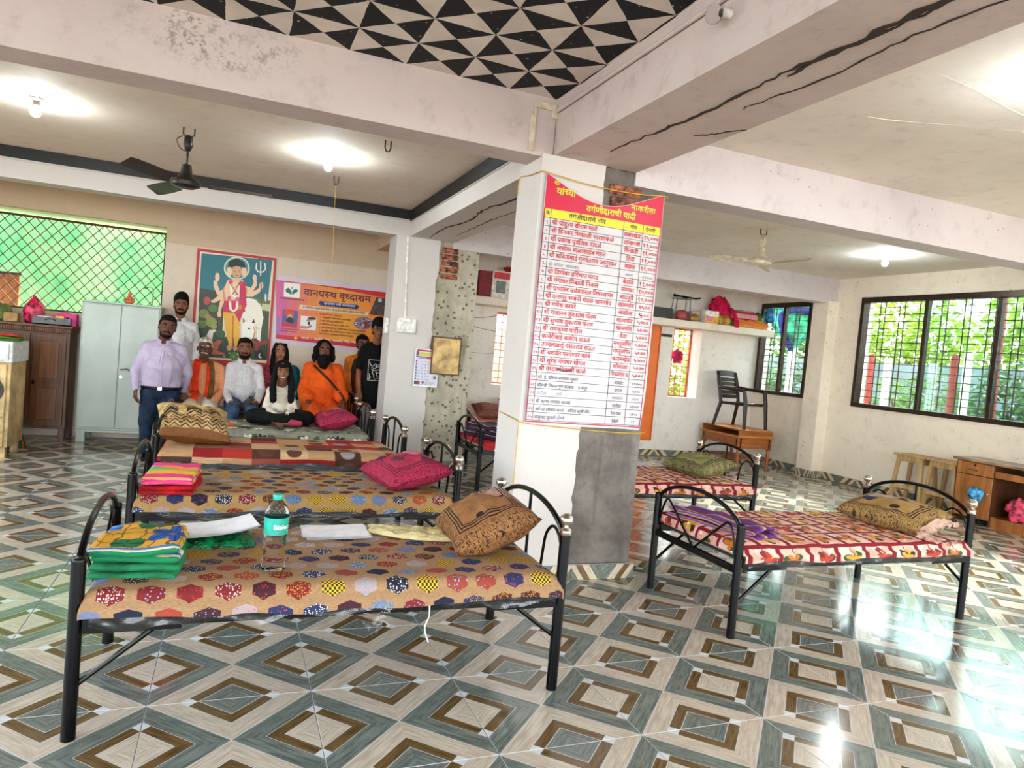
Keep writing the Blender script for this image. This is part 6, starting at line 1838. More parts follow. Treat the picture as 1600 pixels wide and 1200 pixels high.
GROUPB = [
 ((222, 120, 50), [(-1.14,2.112),(0.44,2.116),(0.501,1.382),(-1.093,1.417)]),
 ((206, 92, 148), [(-1.138,2.117),(-1.01,2.118),(-0.959,1.413),(-1.088,1.412)]),
 ((214, 104, 120), [(-1.01,2.118),(-0.88,2.118),(-0.829,1.413),(-0.959,1.413)]),
 ((222, 116, 90), [(-0.88,2.118),(-0.749,2.118),(-0.697,1.413),(-0.829,1.413)]),
 ((226, 128, 64), [(-0.749,2.118),(-0.616,2.118),(-0.564,1.414),(-0.697,1.413)]),
 ((230, 140, 54), [(-0.616,2.118),(-0.482,2.118),(-0.429,1.414),(-0.564,1.414)]),
 ((232, 150, 50), [(-0.482,2.118),(-0.347,2.118),(-0.293,1.415),(-0.429,1.414)]),
 ((234, 158, 48), [(-0.347,2.118),(-0.21,2.118),(-0.155,1.415),(-0.293,1.415)]),
 ((232, 152, 50), [(-0.21,2.118),(-0.071,2.118),(-0.016,1.416),(-0.155,1.415)]),
 ((230, 142, 52), [(-0.071,2.118),(0.069,2.118),(0.125,1.416),(-0.016,1.416)]),
 ((228, 130, 54), [(0.069,2.118),(0.21,2.118),(0.267,1.416),(0.125,1.416)]),
 ((224, 112, 54), [(0.21,2.118),(0.395,2.118),(0.453,1.417),(0.267,1.416)]),
 ((204, 40, 50), [(-1.091,2.117),(0.362,2.121),(0.368,2.048),(0.147,2.056),(-0.315,2.094),(-0.73,2.114),(-1.09,2.104)]),
 ((150, 110, 170), [(-1.102,1.645),(-1.058,1.65),(-1.051,1.411),(-1.091,1.418)]),
 ((196, 28, 44), [(-1.093,1.417),(0.421,1.398),(0.427,1.326),(-1.091,1.363)]),
 ((238, 238, 232), [(-1.038,2.1),(-0.834,2.101),(-0.833,1.916),(-1.031,1.916)]),
 ((22, 110, 90), [(-1.014,2.013),(-0.981,2.037),(-0.935,1.996),(-0.891,2.037),(-0.861,2.02),(-0.867,1.993),(-0.93,1.946),(-1.008,1.977)]),
 ((238, 238, 232), [(-0.939,1.999),(-0.931,2.0),(-0.93,1.95),(-0.934,1.949)]),
 ((190, 50, 40), [(-0.927,2.038),(-0.929,2.032),(-0.935,2.028),(-0.942,2.03),(-0.945,2.036),(-0.943,2.043),(-0.937,2.047),(-0.93,2.045)]),
 ((36, 40, 110), [(-0.572,1.909),(-0.078,1.909),(-0.055,1.882),(-0.079,1.849),(-0.557,1.851),(-0.588,1.875)]),
 ((226, 206, 176), [(-0.821,1.833),(0.079,1.822),(0.061,1.783),(-0.829,1.776)]),
 ((70, 90, 150), [(-1.033,1.754),(-0.839,1.749),(-0.837,1.527),(-1.029,1.53)]),
 ((206, 56, 30), [(-0.878,1.72),(-0.884,1.699),(-0.902,1.68),(-0.929,1.668),(-0.96,1.665),(-0.988,1.671),(-1.009,1.686),(-1.017,1.706),(-1.012,1.727),(-0.994,1.746),(-0.967,1.758),(-0.936,1.761),(-0.907,1.755),(-0.887,1.74)]),
 ((196, 150, 120), [(-0.899,1.666),(-0.905,1.643),(-0.923,1.628),(-0.946,1.625),(-0.966,1.637),(-0.975,1.658),(-0.969,1.681),(-0.951,1.696),(-0.928,1.699),(-0.908,1.687)]),
 ((24, 22, 28), [(-0.886,1.615),(-0.89,1.59),(-0.907,1.571),(-0.93,1.562),(-0.954,1.566),(-0.973,1.582),(-0.981,1.605),(-0.976,1.63),(-0.96,1.649),(-0.937,1.658),(-0.912,1.654),(-0.894,1.638)]),
 ((190, 40, 70), [(-1.027,1.569),(-0.979,1.595),(-0.883,1.573),(-0.839,1.588),(-0.837,1.527),(-1.029,1.53)]),
 ((226, 224, 222), [(-0.8,1.692),(-0.599,1.691),(-0.598,1.511),(-0.798,1.518)]),
 ((176, 110, 90), [(-0.734,1.619),(-0.698,1.681),(-0.606,1.683),(-0.604,1.654),(-0.675,1.638)]),
 ((60, 40, 44), [(-0.718,1.668),(-0.668,1.689),(-0.604,1.683),(-0.605,1.664),(-0.696,1.649)]),
 ((186, 120, 100), [(-0.799,1.56),(-0.71,1.559),(-0.651,1.591),(-0.658,1.553),(-0.717,1.524),(-0.797,1.529)]),
 ((40, 50, 70), [(-0.676,1.604),(-0.68,1.586),(-0.691,1.577),(-0.703,1.584),(-0.709,1.601),(-0.705,1.619),(-0.694,1.628),(-0.682,1.621)]),
 ((70, 64, 66), [(0.165,2.044),(0.374,2.043),(0.389,1.795),(0.086,1.799)]),
 ((120, 60, 66), [(0.378,1.821),(0.372,1.812),(0.359,1.81),(0.352,1.818),(0.357,1.827),(0.371,1.829)]),
 ((96, 84, 90), [(0.163,1.891),(0.157,1.882),(0.144,1.881),(0.137,1.889),(0.143,1.898),(0.156,1.899)]),
 ((150, 110, 96), [(0.321,1.859),(0.315,1.85),(0.302,1.849),(0.295,1.857),(0.301,1.866),(0.314,1.867)]),
 ((120, 60, 66), [(0.199,1.919),(0.193,1.91),(0.18,1.908),(0.173,1.916),(0.179,1.925),(0.192,1.927)]),
 ((60, 50, 60), [(0.277,1.936),(0.272,1.927),(0.258,1.925),(0.251,1.933),(0.257,1.942),(0.27,1.944)]),
 ((140, 70, 60), [(0.299,1.836),(0.294,1.827),(0.28,1.825),(0.273,1.833),(0.279,1.842),(0.292,1.843)]),
 ((60, 50, 60), [(0.371,1.884),(0.365,1.875),(0.352,1.874),(0.345,1.882),(0.351,1.891),(0.364,1.892)]),
 ((120, 60, 66), [(0.268,1.817),(0.262,1.808),(0.249,1.806),(0.242,1.814),(0.248,1.823),(0.261,1.825)]),
 ((60, 50, 60), [(0.235,1.809),(0.229,1.8),(0.216,1.798),(0.209,1.806),(0.215,1.815),(0.228,1.816)]),
 ((96, 84, 90), [(0.249,1.818),(0.243,1.809),(0.23,1.807),(0.223,1.815),(0.229,1.824),(0.242,1.825)]),
 ((120, 60, 66), [(0.273,1.923),(0.268,1.914),(0.255,1.913),(0.247,1.92),(0.253,1.929),(0.266,1.931)]),
 ((140, 70, 60), [(0.181,1.923),(0.175,1.914),(0.162,1.913),(0.155,1.92),(0.161,1.929),(0.174,1.931)]),
 ((140, 70, 60), [(0.271,1.802),(0.265,1.793),(0.252,1.791),(0.245,1.799),(0.251,1.808),(0.264,1.81)]),
 ((60, 50, 60), [(0.191,1.81),(0.185,1.801),(0.172,1.8),(0.165,1.808),(0.171,1.817),(0.184,1.818)]),
 ((150, 110, 96), [(0.324,1.822),(0.318,1.813),(0.305,1.811),(0.298,1.819),(0.303,1.828),(0.317,1.83)]),
 ((60, 50, 60), [(0.33,1.91),(0.324,1.901),(0.311,1.9),(0.304,1.908),(0.31,1.917),(0.323,1.918)]),
 ((60, 50, 60), [(0.185,1.832),(0.179,1.823),(0.166,1.821),(0.159,1.829),(0.164,1.838),(0.177,1.839)]),
 ((150, 110, 96), [(0.296,1.923),(0.29,1.914),(0.277,1.913),(0.27,1.921),(0.276,1.93),(0.289,1.931)]),
 ((150, 110, 96), [(0.365,1.891),(0.359,1.882),(0.345,1.88),(0.338,1.888),(0.344,1.897),(0.357,1.898)]),
 ((60, 50, 60), [(0.301,1.891),(0.295,1.882),(0.282,1.881),(0.274,1.888),(0.28,1.898),(0.293,1.899)]),
 ((140, 70, 60), [(0.229,1.841),(0.224,1.832),(0.211,1.83),(0.203,1.838),(0.209,1.847),(0.222,1.849)]),
 ((96, 84, 90), [(0.316,1.888),(0.31,1.879),(0.297,1.877),(0.29,1.885),(0.296,1.894),(0.309,1.896)]),
 ((96, 84, 90), [(0.372,1.842),(0.367,1.832),(0.353,1.831),(0.346,1.839),(0.352,1.848),(0.365,1.849)]),
 ((60, 50, 60), [(0.354,1.871),(0.349,1.862),(0.335,1.861),(0.328,1.868),(0.334,1.878),(0.347,1.879)]),
 ((140, 70, 60), [(0.223,1.803),(0.217,1.794),(0.204,1.793),(0.196,1.801),(0.202,1.81),(0.215,1.811)]),
 ((140, 70, 60), [(0.277,1.88),(0.271,1.871),(0.258,1.87),(0.251,1.878),(0.257,1.887),(0.27,1.888)]),
 ((96, 84, 90), [(0.281,1.912),(0.275,1.903),(0.262,1.901),(0.255,1.909),(0.261,1.918),(0.274,1.92)]),
 ((140, 70, 60), [(0.258,1.901),(0.252,1.892),(0.239,1.89),(0.232,1.898),(0.238,1.907),(0.251,1.908)]),
 ((150, 110, 96), [(0.358,1.845),(0.352,1.836),(0.339,1.834),(0.332,1.842),(0.337,1.851),(0.351,1.853)]),
 ((96, 84, 90), [(0.322,1.821),(0.316,1.812),(0.303,1.811),(0.296,1.819),(0.301,1.828),(0.315,1.829)]),
 ((140, 70, 60), [(0.377,1.955),(0.371,1.946),(0.358,1.944),(0.351,1.952),(0.356,1.961),(0.37,1.963)]),
 ((96, 84, 90), [(0.296,1.92),(0.29,1.91),(0.277,1.909),(0.27,1.917),(0.276,1.926),(0.289,1.927)]),
 ((140, 70, 60), [(0.311,1.819),(0.306,1.81),(0.292,1.809),(0.285,1.816),(0.291,1.826),(0.304,1.827)]),
 ((96, 84, 90), [(0.172,1.908),(0.167,1.898),(0.154,1.897),(0.147,1.905),(0.152,1.914),(0.165,1.915)]),
 ((120, 60, 66), [(0.363,1.961),(0.358,1.951),(0.344,1.95),(0.337,1.958),(0.343,1.967),(0.356,1.968)]),
 ((96, 84, 90), [(0.155,1.891),(0.149,1.882),(0.136,1.88),(0.129,1.888),(0.135,1.897),(0.148,1.898)]),
 ((120, 60, 66), [(0.298,1.95),(0.293,1.941),(0.279,1.939),(0.272,1.947),(0.278,1.956),(0.291,1.958)]),
 ((120, 60, 66), [(0.152,1.832),(0.146,1.823),(0.133,1.822),(0.126,1.829),(0.132,1.838),(0.145,1.84)]),
 ((96, 84, 90), [(0.227,1.935),(0.221,1.926),(0.208,1.925),(0.201,1.932),(0.207,1.942),(0.22,1.943)]),
 ((120, 60, 66), [(0.319,1.882),(0.313,1.873),(0.3,1.872),(0.293,1.88),(0.299,1.889),(0.312,1.89)]),
 ((190, 196, 204), [(0.193,2.028),(0.239,2.028),(0.239,1.981),(0.193,1.982)]),
 ((190, 196, 204), [(0.309,2.028),(0.37,2.026),(0.371,1.982),(0.307,1.982)]),
 ((120, 110, 120), [(0.14,1.685),(0.138,1.662),(0.127,1.64),(0.108,1.62),(0.083,1.604),(0.053,1.592),(0.02,1.586),(-0.013,1.586),(-0.044,1.591),(-0.071,1.603),(-0.092,1.618),(-0.106,1.638),(-0.112,1.66),(-0.11,1.682),(-0.099,1.704),(-0.08,1.724),(-0.056,1.74),(-0.026,1.752),(0.006,1.758),(0.039,1.759),(0.071,1.753),(0.098,1.742),(0.12,1.726),(0.134,1.707)]),
 ((150, 146, 170), [(0.011,1.662),(0.005,1.653),(-0.009,1.652),(-0.017,1.659),(-0.01,1.668),(0.004,1.67)]),
 ((176, 90, 90), [(0.04,1.664),(0.034,1.655),(0.02,1.653),(0.012,1.661),(0.018,1.67),(0.032,1.671)]),
 ((60, 56, 66), [(0.104,1.703),(0.098,1.694),(0.084,1.692),(0.076,1.7),(0.083,1.709),(0.097,1.71)]),
 ((176, 90, 90), [(0.014,1.623),(0.008,1.614),(-0.006,1.613),(-0.013,1.621),(-0.007,1.63),(0.007,1.631)]),
 ((60, 56, 66), [(-0.06,1.645),(-0.066,1.636),(-0.08,1.635),(-0.087,1.642),(-0.081,1.651),(-0.067,1.653)]),
 ((200, 196, 204), [(0.1,1.717),(0.094,1.708),(0.08,1.706),(0.072,1.714),(0.079,1.723),(0.093,1.725)]),
 ((150, 146, 170), [(0.003,1.718),(-0.003,1.709),(-0.017,1.708),(-0.025,1.716),(-0.019,1.725),(-0.005,1.726)]),
 ((60, 56, 66), [(0.104,1.648),(0.098,1.639),(0.084,1.638),(0.076,1.645),(0.082,1.654),(0.096,1.656)]),
 ((150, 146, 170), [(0.122,1.673),(0.116,1.664),(0.102,1.663),(0.094,1.67),(0.101,1.68),(0.115,1.681)]),
 ((90, 100, 80), [(-0.067,1.671),(-0.073,1.662),(-0.087,1.661),(-0.095,1.669),(-0.088,1.678),(-0.075,1.679)]),
 ((176, 90, 90), [(-0.013,1.672),(-0.02,1.663),(-0.034,1.661),(-0.041,1.669),(-0.035,1.678),(-0.021,1.68)]),
 ((90, 100, 80), [(0.027,1.618),(0.021,1.609),(0.007,1.607),(-0.001,1.615),(0.005,1.624),(0.019,1.625)]),
 ((150, 146, 170), [(-0.028,1.717),(-0.034,1.708),(-0.048,1.707),(-0.056,1.714),(-0.049,1.723),(-0.035,1.725)]),
 ((150, 146, 170), [(-0.001,1.702),(-0.007,1.693),(-0.021,1.692),(-0.029,1.699),(-0.023,1.709),(-0.009,1.71)]),
 ((150, 146, 170), [(0.046,1.657),(0.04,1.647),(0.026,1.646),(0.018,1.654),(0.025,1.663),(0.039,1.664)]),
 ((60, 56, 66), [(-0.079,1.667),(-0.085,1.658),(-0.099,1.656),(-0.106,1.664),(-0.1,1.673),(-0.086,1.674)]),
 ((90, 100, 80), [(0.079,1.68),(0.073,1.671),(0.059,1.669),(0.051,1.677),(0.057,1.686),(0.071,1.688)]),
 ((150, 146, 170), [(0.055,1.667),(0.049,1.658),(0.035,1.657),(0.027,1.664),(0.034,1.673),(0.048,1.675)]),
 ((176, 90, 90), [(-0.044,1.711),(-0.051,1.702),(-0.064,1.701),(-0.072,1.708),(-0.066,1.718),(-0.052,1.719)]),
 ((200, 196, 204), [(0.028,1.627),(0.022,1.618),(0.008,1.617),(0.0,1.624),(0.006,1.633),(0.02,1.635)]),
 ((90, 100, 80), [(0.025,1.701),(0.019,1.692),(0.005,1.691),(-0.003,1.698),(0.004,1.707),(0.017,1.709)]),
 ((60, 56, 66), [(-0.002,1.658),(-0.008,1.649),(-0.022,1.647),(-0.029,1.655),(-0.023,1.664),(-0.009,1.665)]),
 ((150, 146, 170), [(0.031,1.651),(0.025,1.642),(0.011,1.641),(0.003,1.648),(0.009,1.658),(0.023,1.659)]),
 ((60, 56, 66), [(0.025,1.697),(0.019,1.687),(0.005,1.686),(-0.002,1.694),(0.004,1.703),(0.018,1.704)]),
 ((176, 90, 90), [(-0.045,1.673),(-0.052,1.663),(-0.066,1.662),(-0.073,1.67),(-0.067,1.679),(-0.053,1.68)]),
 ((150, 146, 170), [(-0.038,1.677),(-0.044,1.668),(-0.058,1.666),(-0.065,1.674),(-0.059,1.683),(-0.045,1.684)]),
 ((200, 196, 204), [(0.014,1.719),(0.008,1.71),(-0.006,1.708),(-0.014,1.716),(-0.007,1.725),(0.006,1.727)]),
 ((90, 100, 80), [(0.11,1.674),(0.103,1.665),(0.089,1.664),(0.082,1.671),(0.088,1.681),(0.102,1.682)]),
 ((60, 56, 66), [(0.099,1.704),(0.093,1.695),(0.079,1.694),(0.071,1.702),(0.077,1.711),(0.091,1.712)]),
 ((60, 56, 66), [(-0.015,1.712),(-0.021,1.703),(-0.035,1.701),(-0.042,1.709),(-0.036,1.718),(-0.022,1.719)]),
 ((200, 196, 204), [(-0.075,1.671),(-0.081,1.662),(-0.095,1.661),(-0.103,1.669),(-0.096,1.678),(-0.083,1.679)]),
 ((176, 90, 90), [(-0.029,1.624),(-0.035,1.615),(-0.049,1.613),(-0.056,1.621),(-0.05,1.63),(-0.036,1.631)]),
 ((90, 100, 80), [(-0.004,1.608),(-0.01,1.599),(-0.024,1.597),(-0.031,1.605),(-0.025,1.614),(-0.011,1.616)]),
 ((60, 56, 66), [(0.077,1.655),(0.071,1.646),(0.057,1.644),(0.049,1.652),(0.055,1.661),(0.069,1.663)]),
 ((90, 100, 80), [(0.036,1.691),(0.03,1.681),(0.016,1.68),(0.008,1.688),(0.014,1.697),(0.028,1.698)]),
 ((200, 196, 204), [(-0.07,1.648),(-0.076,1.639),(-0.09,1.638),(-0.097,1.646),(-0.091,1.655),(-0.077,1.656)]),
 ((176, 90, 90), [(0.08,1.662),(0.073,1.652),(0.059,1.651),(0.052,1.659),(0.058,1.668),(0.072,1.669)]),
 ((150, 146, 170), [(0.001,1.614),(-0.006,1.605),(-0.02,1.603),(-0.027,1.611),(-0.021,1.62),(-0.007,1.621)]),
 ((200, 196, 204), [(0.026,1.705),(0.02,1.696),(0.006,1.694),(-0.002,1.702),(0.005,1.711),(0.018,1.712)]),
 ((150, 146, 170), [(-0.033,1.624),(-0.039,1.615),(-0.053,1.614),(-0.06,1.622),(-0.054,1.631),(-0.04,1.632)]),
 ((60, 56, 66), [(0.025,1.718),(0.019,1.709),(0.005,1.708),(-0.003,1.715),(0.004,1.725),(0.017,1.726)]),
 ((200, 196, 204), [(0.028,1.648),(0.022,1.639),(0.008,1.638),(0.0,1.646),(0.007,1.655),(0.021,1.656)]),
 ((150, 146, 170), [(0.074,1.725),(0.068,1.716),(0.054,1.714),(0.046,1.722),(0.052,1.731),(0.066,1.732)]),
 ((90, 100, 80), [(0.02,1.683),(0.014,1.674),(0.0,1.673),(-0.007,1.681),(-0.001,1.69),(0.013,1.691)]),
 ((90, 100, 80), [(0.038,1.735),(0.031,1.726),(0.018,1.724),(0.01,1.732),(0.016,1.741),(0.03,1.742)]),
 ((150, 146, 170), [(0.006,1.603),(-0.0,1.594),(-0.014,1.593),(-0.022,1.601),(-0.015,1.61),(-0.002,1.611)]),
 ((150, 30, 44), [(0.024,1.695),(0.073,1.7),(0.074,1.613),(0.037,1.609)]),
 ((120, 20, 30), [(0.181,1.749),(0.326,1.747),(0.325,1.729),(0.18,1.73)]),
 ((236, 170, 60), [(-0.822,1.395),(-0.826,1.384),(-0.836,1.376),(-0.85,1.375),(-0.861,1.38),(-0.866,1.391),(-0.863,1.403),(-0.853,1.41),(-0.839,1.412),(-0.827,1.406)]),
]

# devotional poster on the back wall
def wallp(y): return lambda u, v, h: (u, y - h, v)
po = empty('wall_poster', (0, 0, 0), 0, 'large framed devotional poster of a robed figure with a white cow behind the seated men', 'poster')
MB().bx(-2.085, -1.15, 7.341, 7.349, .965, 2.395, .001).build('poster_sheet', plain('poster_red', (178, 26, 34), .4, var=.05), po)
k = Ink(wallp(7.3405), .00035)
k.rect(-2.075, .972, -1.158, 2.386, (184, 24, 34), 1)
k.rect(-2.052, 1.035, -1.180, 2.362, (226, 214, 190), 2)
for q, (c, pts) in enumerate(POSTER): k.poly(pts, c, 3 + q * .35)
k.build('print', po)
# group banner
gb_ = empty('wall_banner', (0, 0, 0), 0, 'orange printed banner with Marathi title on the wall right of the poster', 'banner')
MB().bx(-1.128, .42, 7.3415, 7.349, 1.29, 2.19, .001).build('banner_sheet', flex('banner_lilac_edge', (214, 200, 214), .4), gb_)
k = Ink(wallp(7.341), .0003)
for q, (c, pts) in enumerate(GROUPB): k.poly(pts, c, 1 + q * .25)
TP = 1 + len(GROUPB) * .25 + 2
MAR = (122, 14, 50)
k.text('वानप्रस्थ वृध्दाश्रम', -.787, 1.962, .125, MAR, TP + 2, .028, width=.875, outline=((236, 190, 120), .018))
k.text('वृध्दाश्रम नव्हे आनंदाश्रम', -.519, 1.873, .040, (226, 226, 236), TP, .012, width=.40)
k.text('६० वर्षावरील असहाय्यांना आश्रम, जेवणाची व आरोग्य सुविधा मोफत राहिल', -.79, 1.795, .034, (60, 34, 34), TP, .012, width=.82)
k.text('आश्रमामध्ये आवाहन', -.57, 1.725, .040, (176, 24, 60), TP, .012, width=.30)
for t, v, w in (('१. निवासाची, भोजनाची उत्तम सोय', 1.684, .40), ('२. शुध्द पाणी, शुध्द हवामान सोय', 1.642, .31), ('३. निसर्गरम्य वातावरण व योग, ध्यान', 1.598, .39),
                ('४. करमणूकीसाठी ग्रंथ, टिव्ही व खेळ, वाचनालय सोय उपलब्ध', 1.552, .62), ('५. वैद्यकीय सेवा, औषधोपचार व मोफत तपासणी शिबीर', 1.510, .60), ('सामाजिक कार्यकर्त्यांचे मार्गदर्शन', 1.470, .46)):
    k.text(t, -.558, v, .031, (70, 40, 30), TP, .010, width=w)
k.text('पत्ता :- आनंद नगर, आकोट रोड, मालुरा ता. आकोट', -.775, 1.392, .036, (240, 226, 226), TP, .012, width=1.0)
k.text('VANAPRASTHASHRAM', -1.075, 1.885, .030, (60, 30, 40), TP, .016, width=.30)
k.text('हभप संस्थापक अध्यक्ष', -1.03, 1.492, .026, (120, 40, 60), TP, .01, width=.22); k.text('वृध्दाश्रम आकोट', -1.04, 1.462, .024, (120, 40, 60), TP, .01, width=.2)
k.build('print', gb_)
# calendar
cl = empty('wall_calendar', (0, 0, 0), 0, 'printed wall calendar hanging on the white half of the second column', 'calendar')
cs = MB().bx(.365, .652, 5.690, 5.712, .965, 1.402, .002).build('pages', M_PAPER, cl)
MB().tube(arc((.51, 5.70, 1.402), .03, 0, PI, 8), .002, 5).build('hanger', M_CHROME, cl)
k = Ink(wallp(5.6895), .0003)
C0, C1, D0, D1 = .375, .642, .985, 1.395
k.rect(C0, D0, C1, D1, (206, 206, 220), 1)
k.rect(C0 + .01, 1.375, .55, 1.394, (176, 40, 50), 2); k.rect(.553, 1.315, C1, 1.394, (110, 140, 60), 2); k.rect(C0 + .03, 1.325, .545, 1.366, (196, 190, 60), 2); k.rect(C0, 1.322, C0 + .028, 1.372, (84, 66, 130), 2)
k.rect(C0, 1.306, C1, 1.318, (120, 24, 50), 2); k.rect(.50, 1.288, .56, 1.314, (206, 50, 60), 3); k.rect(C0 + .03, 1.290, .495, 1.304, (110, 150, 200), 3)
for i in range(7):
    k.rect(C0 + .002, 1.245 - i * .034, C0 + .020, 1.271 - i * .034, (196, 60, 70) if i == 0 else (96, 120, 170), 2)
    for j in range(5):
        d = i + 7 * j - 1
        if 1 <= d <= 30 and not (i > 2 and j == 4 and i > 4):
            k.text(''.join(DG[int(x)] for x in str(d)), .412 + j * .036, 1.250 - i * .034, .022, (190, 40, 60) if i == 0 else (50, 60, 110), 3, .014)
            if (i + j) % 3 == 0: k.rect(.408 + j * .036, 1.243 - i * .034, .434 + j * .036, 1.246 - i * .034, (120, 110, 140), 3)
k.rect(.598, 1.21, .635, 1.285, (66, 78, 124), 2); k.rect(.598, 1.06, .632, 1.095, (110, 90, 96), 2); k.rect(.60, 1.19, .636, 1.20, (210, 200, 90), 2)
k.rect(C0, .99, .405, 1.03, (70, 66, 72), 2); k.rect(.405, .99, .442, 1.03, (150, 60, 60), 2); k.rect(.465, 1.0, .49, 1.028, (120, 60, 90), 2); k.rect(.45, .988, .53, .992, (200, 40, 60), 3)
for i in range(5): k.rect(.50, 1.022 - i * .007, .62 - (i % 2) * .02, 1.0245 - i * .007, (140, 140, 170), 2)
k.build('print', cl)
# bottle label lettering and the faint print on the cloth bag
def onlabel(u, v, h):
    a = u / .0379; r = .0381 + h
    return (r * math.sin(a), -r * math.cos(a), v)
k = Ink(onlabel, .0001)
k.text('Bisleri', -.030, .160, .024, (236, 244, 240), 2, .02, width=.060)
k.rect(-.02, .150, .02, .153, (200, 236, 226), 2); k.rect(.045, .145, .060, .19, (200, 230, 222), 2)
lb_o = k.build('print', bt)
# ---------------------------------------------------------------- people
def skin(name, c):
    if name in _mc: return _mc[name]
    t = NT(name, .5, 0, .35)
    t.base(t.mix(t.noise(t.coord('Object'), 14, 3).smooth(.3, .7), tuple(v * .92 for v in c), tuple(min(255, v * 1.06) for v in c)))
    _mc[name] = t.m
    return t.m
def V(*a): return Vector(a)
def fuse(mb, name, m, parent, vox=.0065, sm=6, dec=None, wob=0, wsc=20, seed=0):
    """grow one continuous skin over overlapping forms"""
    o = mb.build(name, m, parent)
    mods = [('REMESH', dict(mode='VOXEL', voxel_size=vox)), ('SMOOTH', dict(factor=.5, iterations=sm))]
    if dec: mods.append(('DECIMATE', dict(ratio=dec)))
    finish(o, mods)
    if wob:
        off = Vector((seed * 3.7, seed, 0))
        vs_ = [(v.co.copy(), v.normal.copy()) for v in o.data.vertices]
        fl = []
        for c, n in vs_: fl += (c + n * ((noise.noise(c * wsc + off) + .4 * noise.noise(c * wsc * 2.3 + off)) * wob))[:]
        o.data.vertices.foreach_set('co', fl)
        o.data.update()
    return o
class Head:
    def __init__(s, c, yaw=0, pitch=0, roll=0, k=1.0):
        s.M = Matrix.Translation(Vector(c)) @ Euler((pitch, roll, yaw)).to_matrix().to_4x4() @ Matrix.Scale(k, 4)
        s.k = k
    def p(s, x, y, z): return s.M @ Vector((x, y, z))
    def ell(s, mb, c, r, nu=16, nv=10):
        t = MB().ell(c, r, nu=nu, nv=nv)
        mb.add([s.M @ Vector(v) for v in t.v], t.f)
    def cone(s, mb, a, b, r1, r2): mb.cone(s.p(*a), s.p(*b), r1 * s.k, r2 * s.k)
def head_forms(mb, h, jaw=1.0):
    h.ell(mb, (0, .012, .030), (.074, .093, .086)); h.ell(mb, (0, -.022, -.025), (.060 * jaw, .068, .075)); h.ell(mb, (0, -.050, -.082), (.032 * jaw, .026, .024))
    for s in (-1, 1):
        h.ell(mb, (s * .033, -.056, -.018), (.028, .030, .030)); h.ell(mb, (s * .076, .006, -.008), (.010, .021, .031)); h.ell(mb, (s * .030, -.072, .028), (.024, .014, .010))
    h.cone(mb, (0, -.080, .014), (0, -.101, -.026), .009, .0145)
    for s in (-1, 1): h.ell(mb, (s * .011, -.092, -.028), (.008, .010, .008))
M_EYE = plain('eye_white', (150, 140, 132), .35); M_IRIS = plain('eye_dark', (26, 18, 16), .2); M_HAIR = plain('black_hair', (7, 6, 6), .7, var=.3, scale=40, bump=.5, spec=.15); M_LIP = plain('lip', (120, 62, 56), .5)
M_GREY = plain('grey_hair', (176, 168, 158), .7, var=.3, scale=40); M_TEETH = plain('teeth', (236, 230, 222), .3)
def face(h, parent, brow=M_HAIR, smile=False, glasses=False, lip=M_LIP, moust=None, beard=None):
    e = MB(); i_ = MB(); b = MB()
    for s in (-1, 1):
        h.ell(e, (s * .030, -.0785, .012), (.0125, .009, .0060), 10, 6); h.ell(i_, (s * .030, -.0852, .012), (.0064, .0035, .0060), 8, 5)
        b.tube([h.p(s * .014, -.090, .032), h.p(s * .032, -.090, .038), h.p(s * .050, -.076, .032)], 0, 6, True, [.0035 * h.k, .0045 * h.k, .0025 * h.k])
    eo = e.build('eyes', M_EYE, parent, True); i_.build('iris', M_IRIS, eo, True); b.build('eyebrows', brow, parent, True)
    l = MB()
    if smile:
        l.tube([h.p(-.030, -.078, -.046), h.p(-.016, -.090, -.053), h.p(0, -.094, -.056), h.p(.016, -.090, -.053), h.p(.030, -.078, -.046)], .009 * h.k, 8)
        lo = l.build('mouth', lip, parent, True)
        t = MB().tube([h.p(-.022, -.089, -.0475), h.p(-.010, -.0975, -.052), h.p(.010, -.0975, -.052), h.p(.022, -.089, -.0475)], .0058 * h.k, 6)
        t.build('teeth', M_TEETH, lo, True)
    else:
        h.ell(l, (0, -.086, -.050), (.024, .010, .0055), 10, 6); h.ell(l, (0, -.085, -.058), (.020, .010, .0062), 10, 6)
        l.build('mouth', lip, parent, True)
    if moust:
        m = MB()
        for s in (-1, 1): m.tube([h.p(0, -.098, -.040), h.p(s * .018, -.094, -.042), h.p(s * .036, -.076, -.052)], 0, 7, True, [.0075 * h.k, .0085 * h.k, .004 * h.k])
        m.build('moustache', moust, parent, True)
    if beard: beard(h, parent)
    if glasses:
        g = MB()
        for s in (-1, 1):
            g.tube([h.p(s * .031 + .021 * math.cos(a * PI / 8), -.100, .010 + .016 * math.sin(a * PI / 8)) for a in range(16)], .0018, 5, closed=True)
            g.tube([h.p(s * .052, -.100, .014), h.p(s * .074, -.02, .014)], .0018, 5)
        g.tube([h.p(-.010, -.101, .012), h.p(.010, -.101, .012)], .0018, 5)
        g.build('glasses', M_BLACK, parent, True)
def short_beard(m=M_HAIR, full=1.0):
    def f(h, parent):
        b = MB()
        h.ell(b, (0, -.046, -.086), (.046, .036, .032 * full))
        for s in (-1, 1): h.ell(b, (s * .044, -.022, -.055), (.018, .034, .044)); h.ell(b, (s * .060, -.002, -.02), (.010, .018, .040))
        fuse(b, 'beard', m, parent, .006, 3, None, .003, 60)
    return f
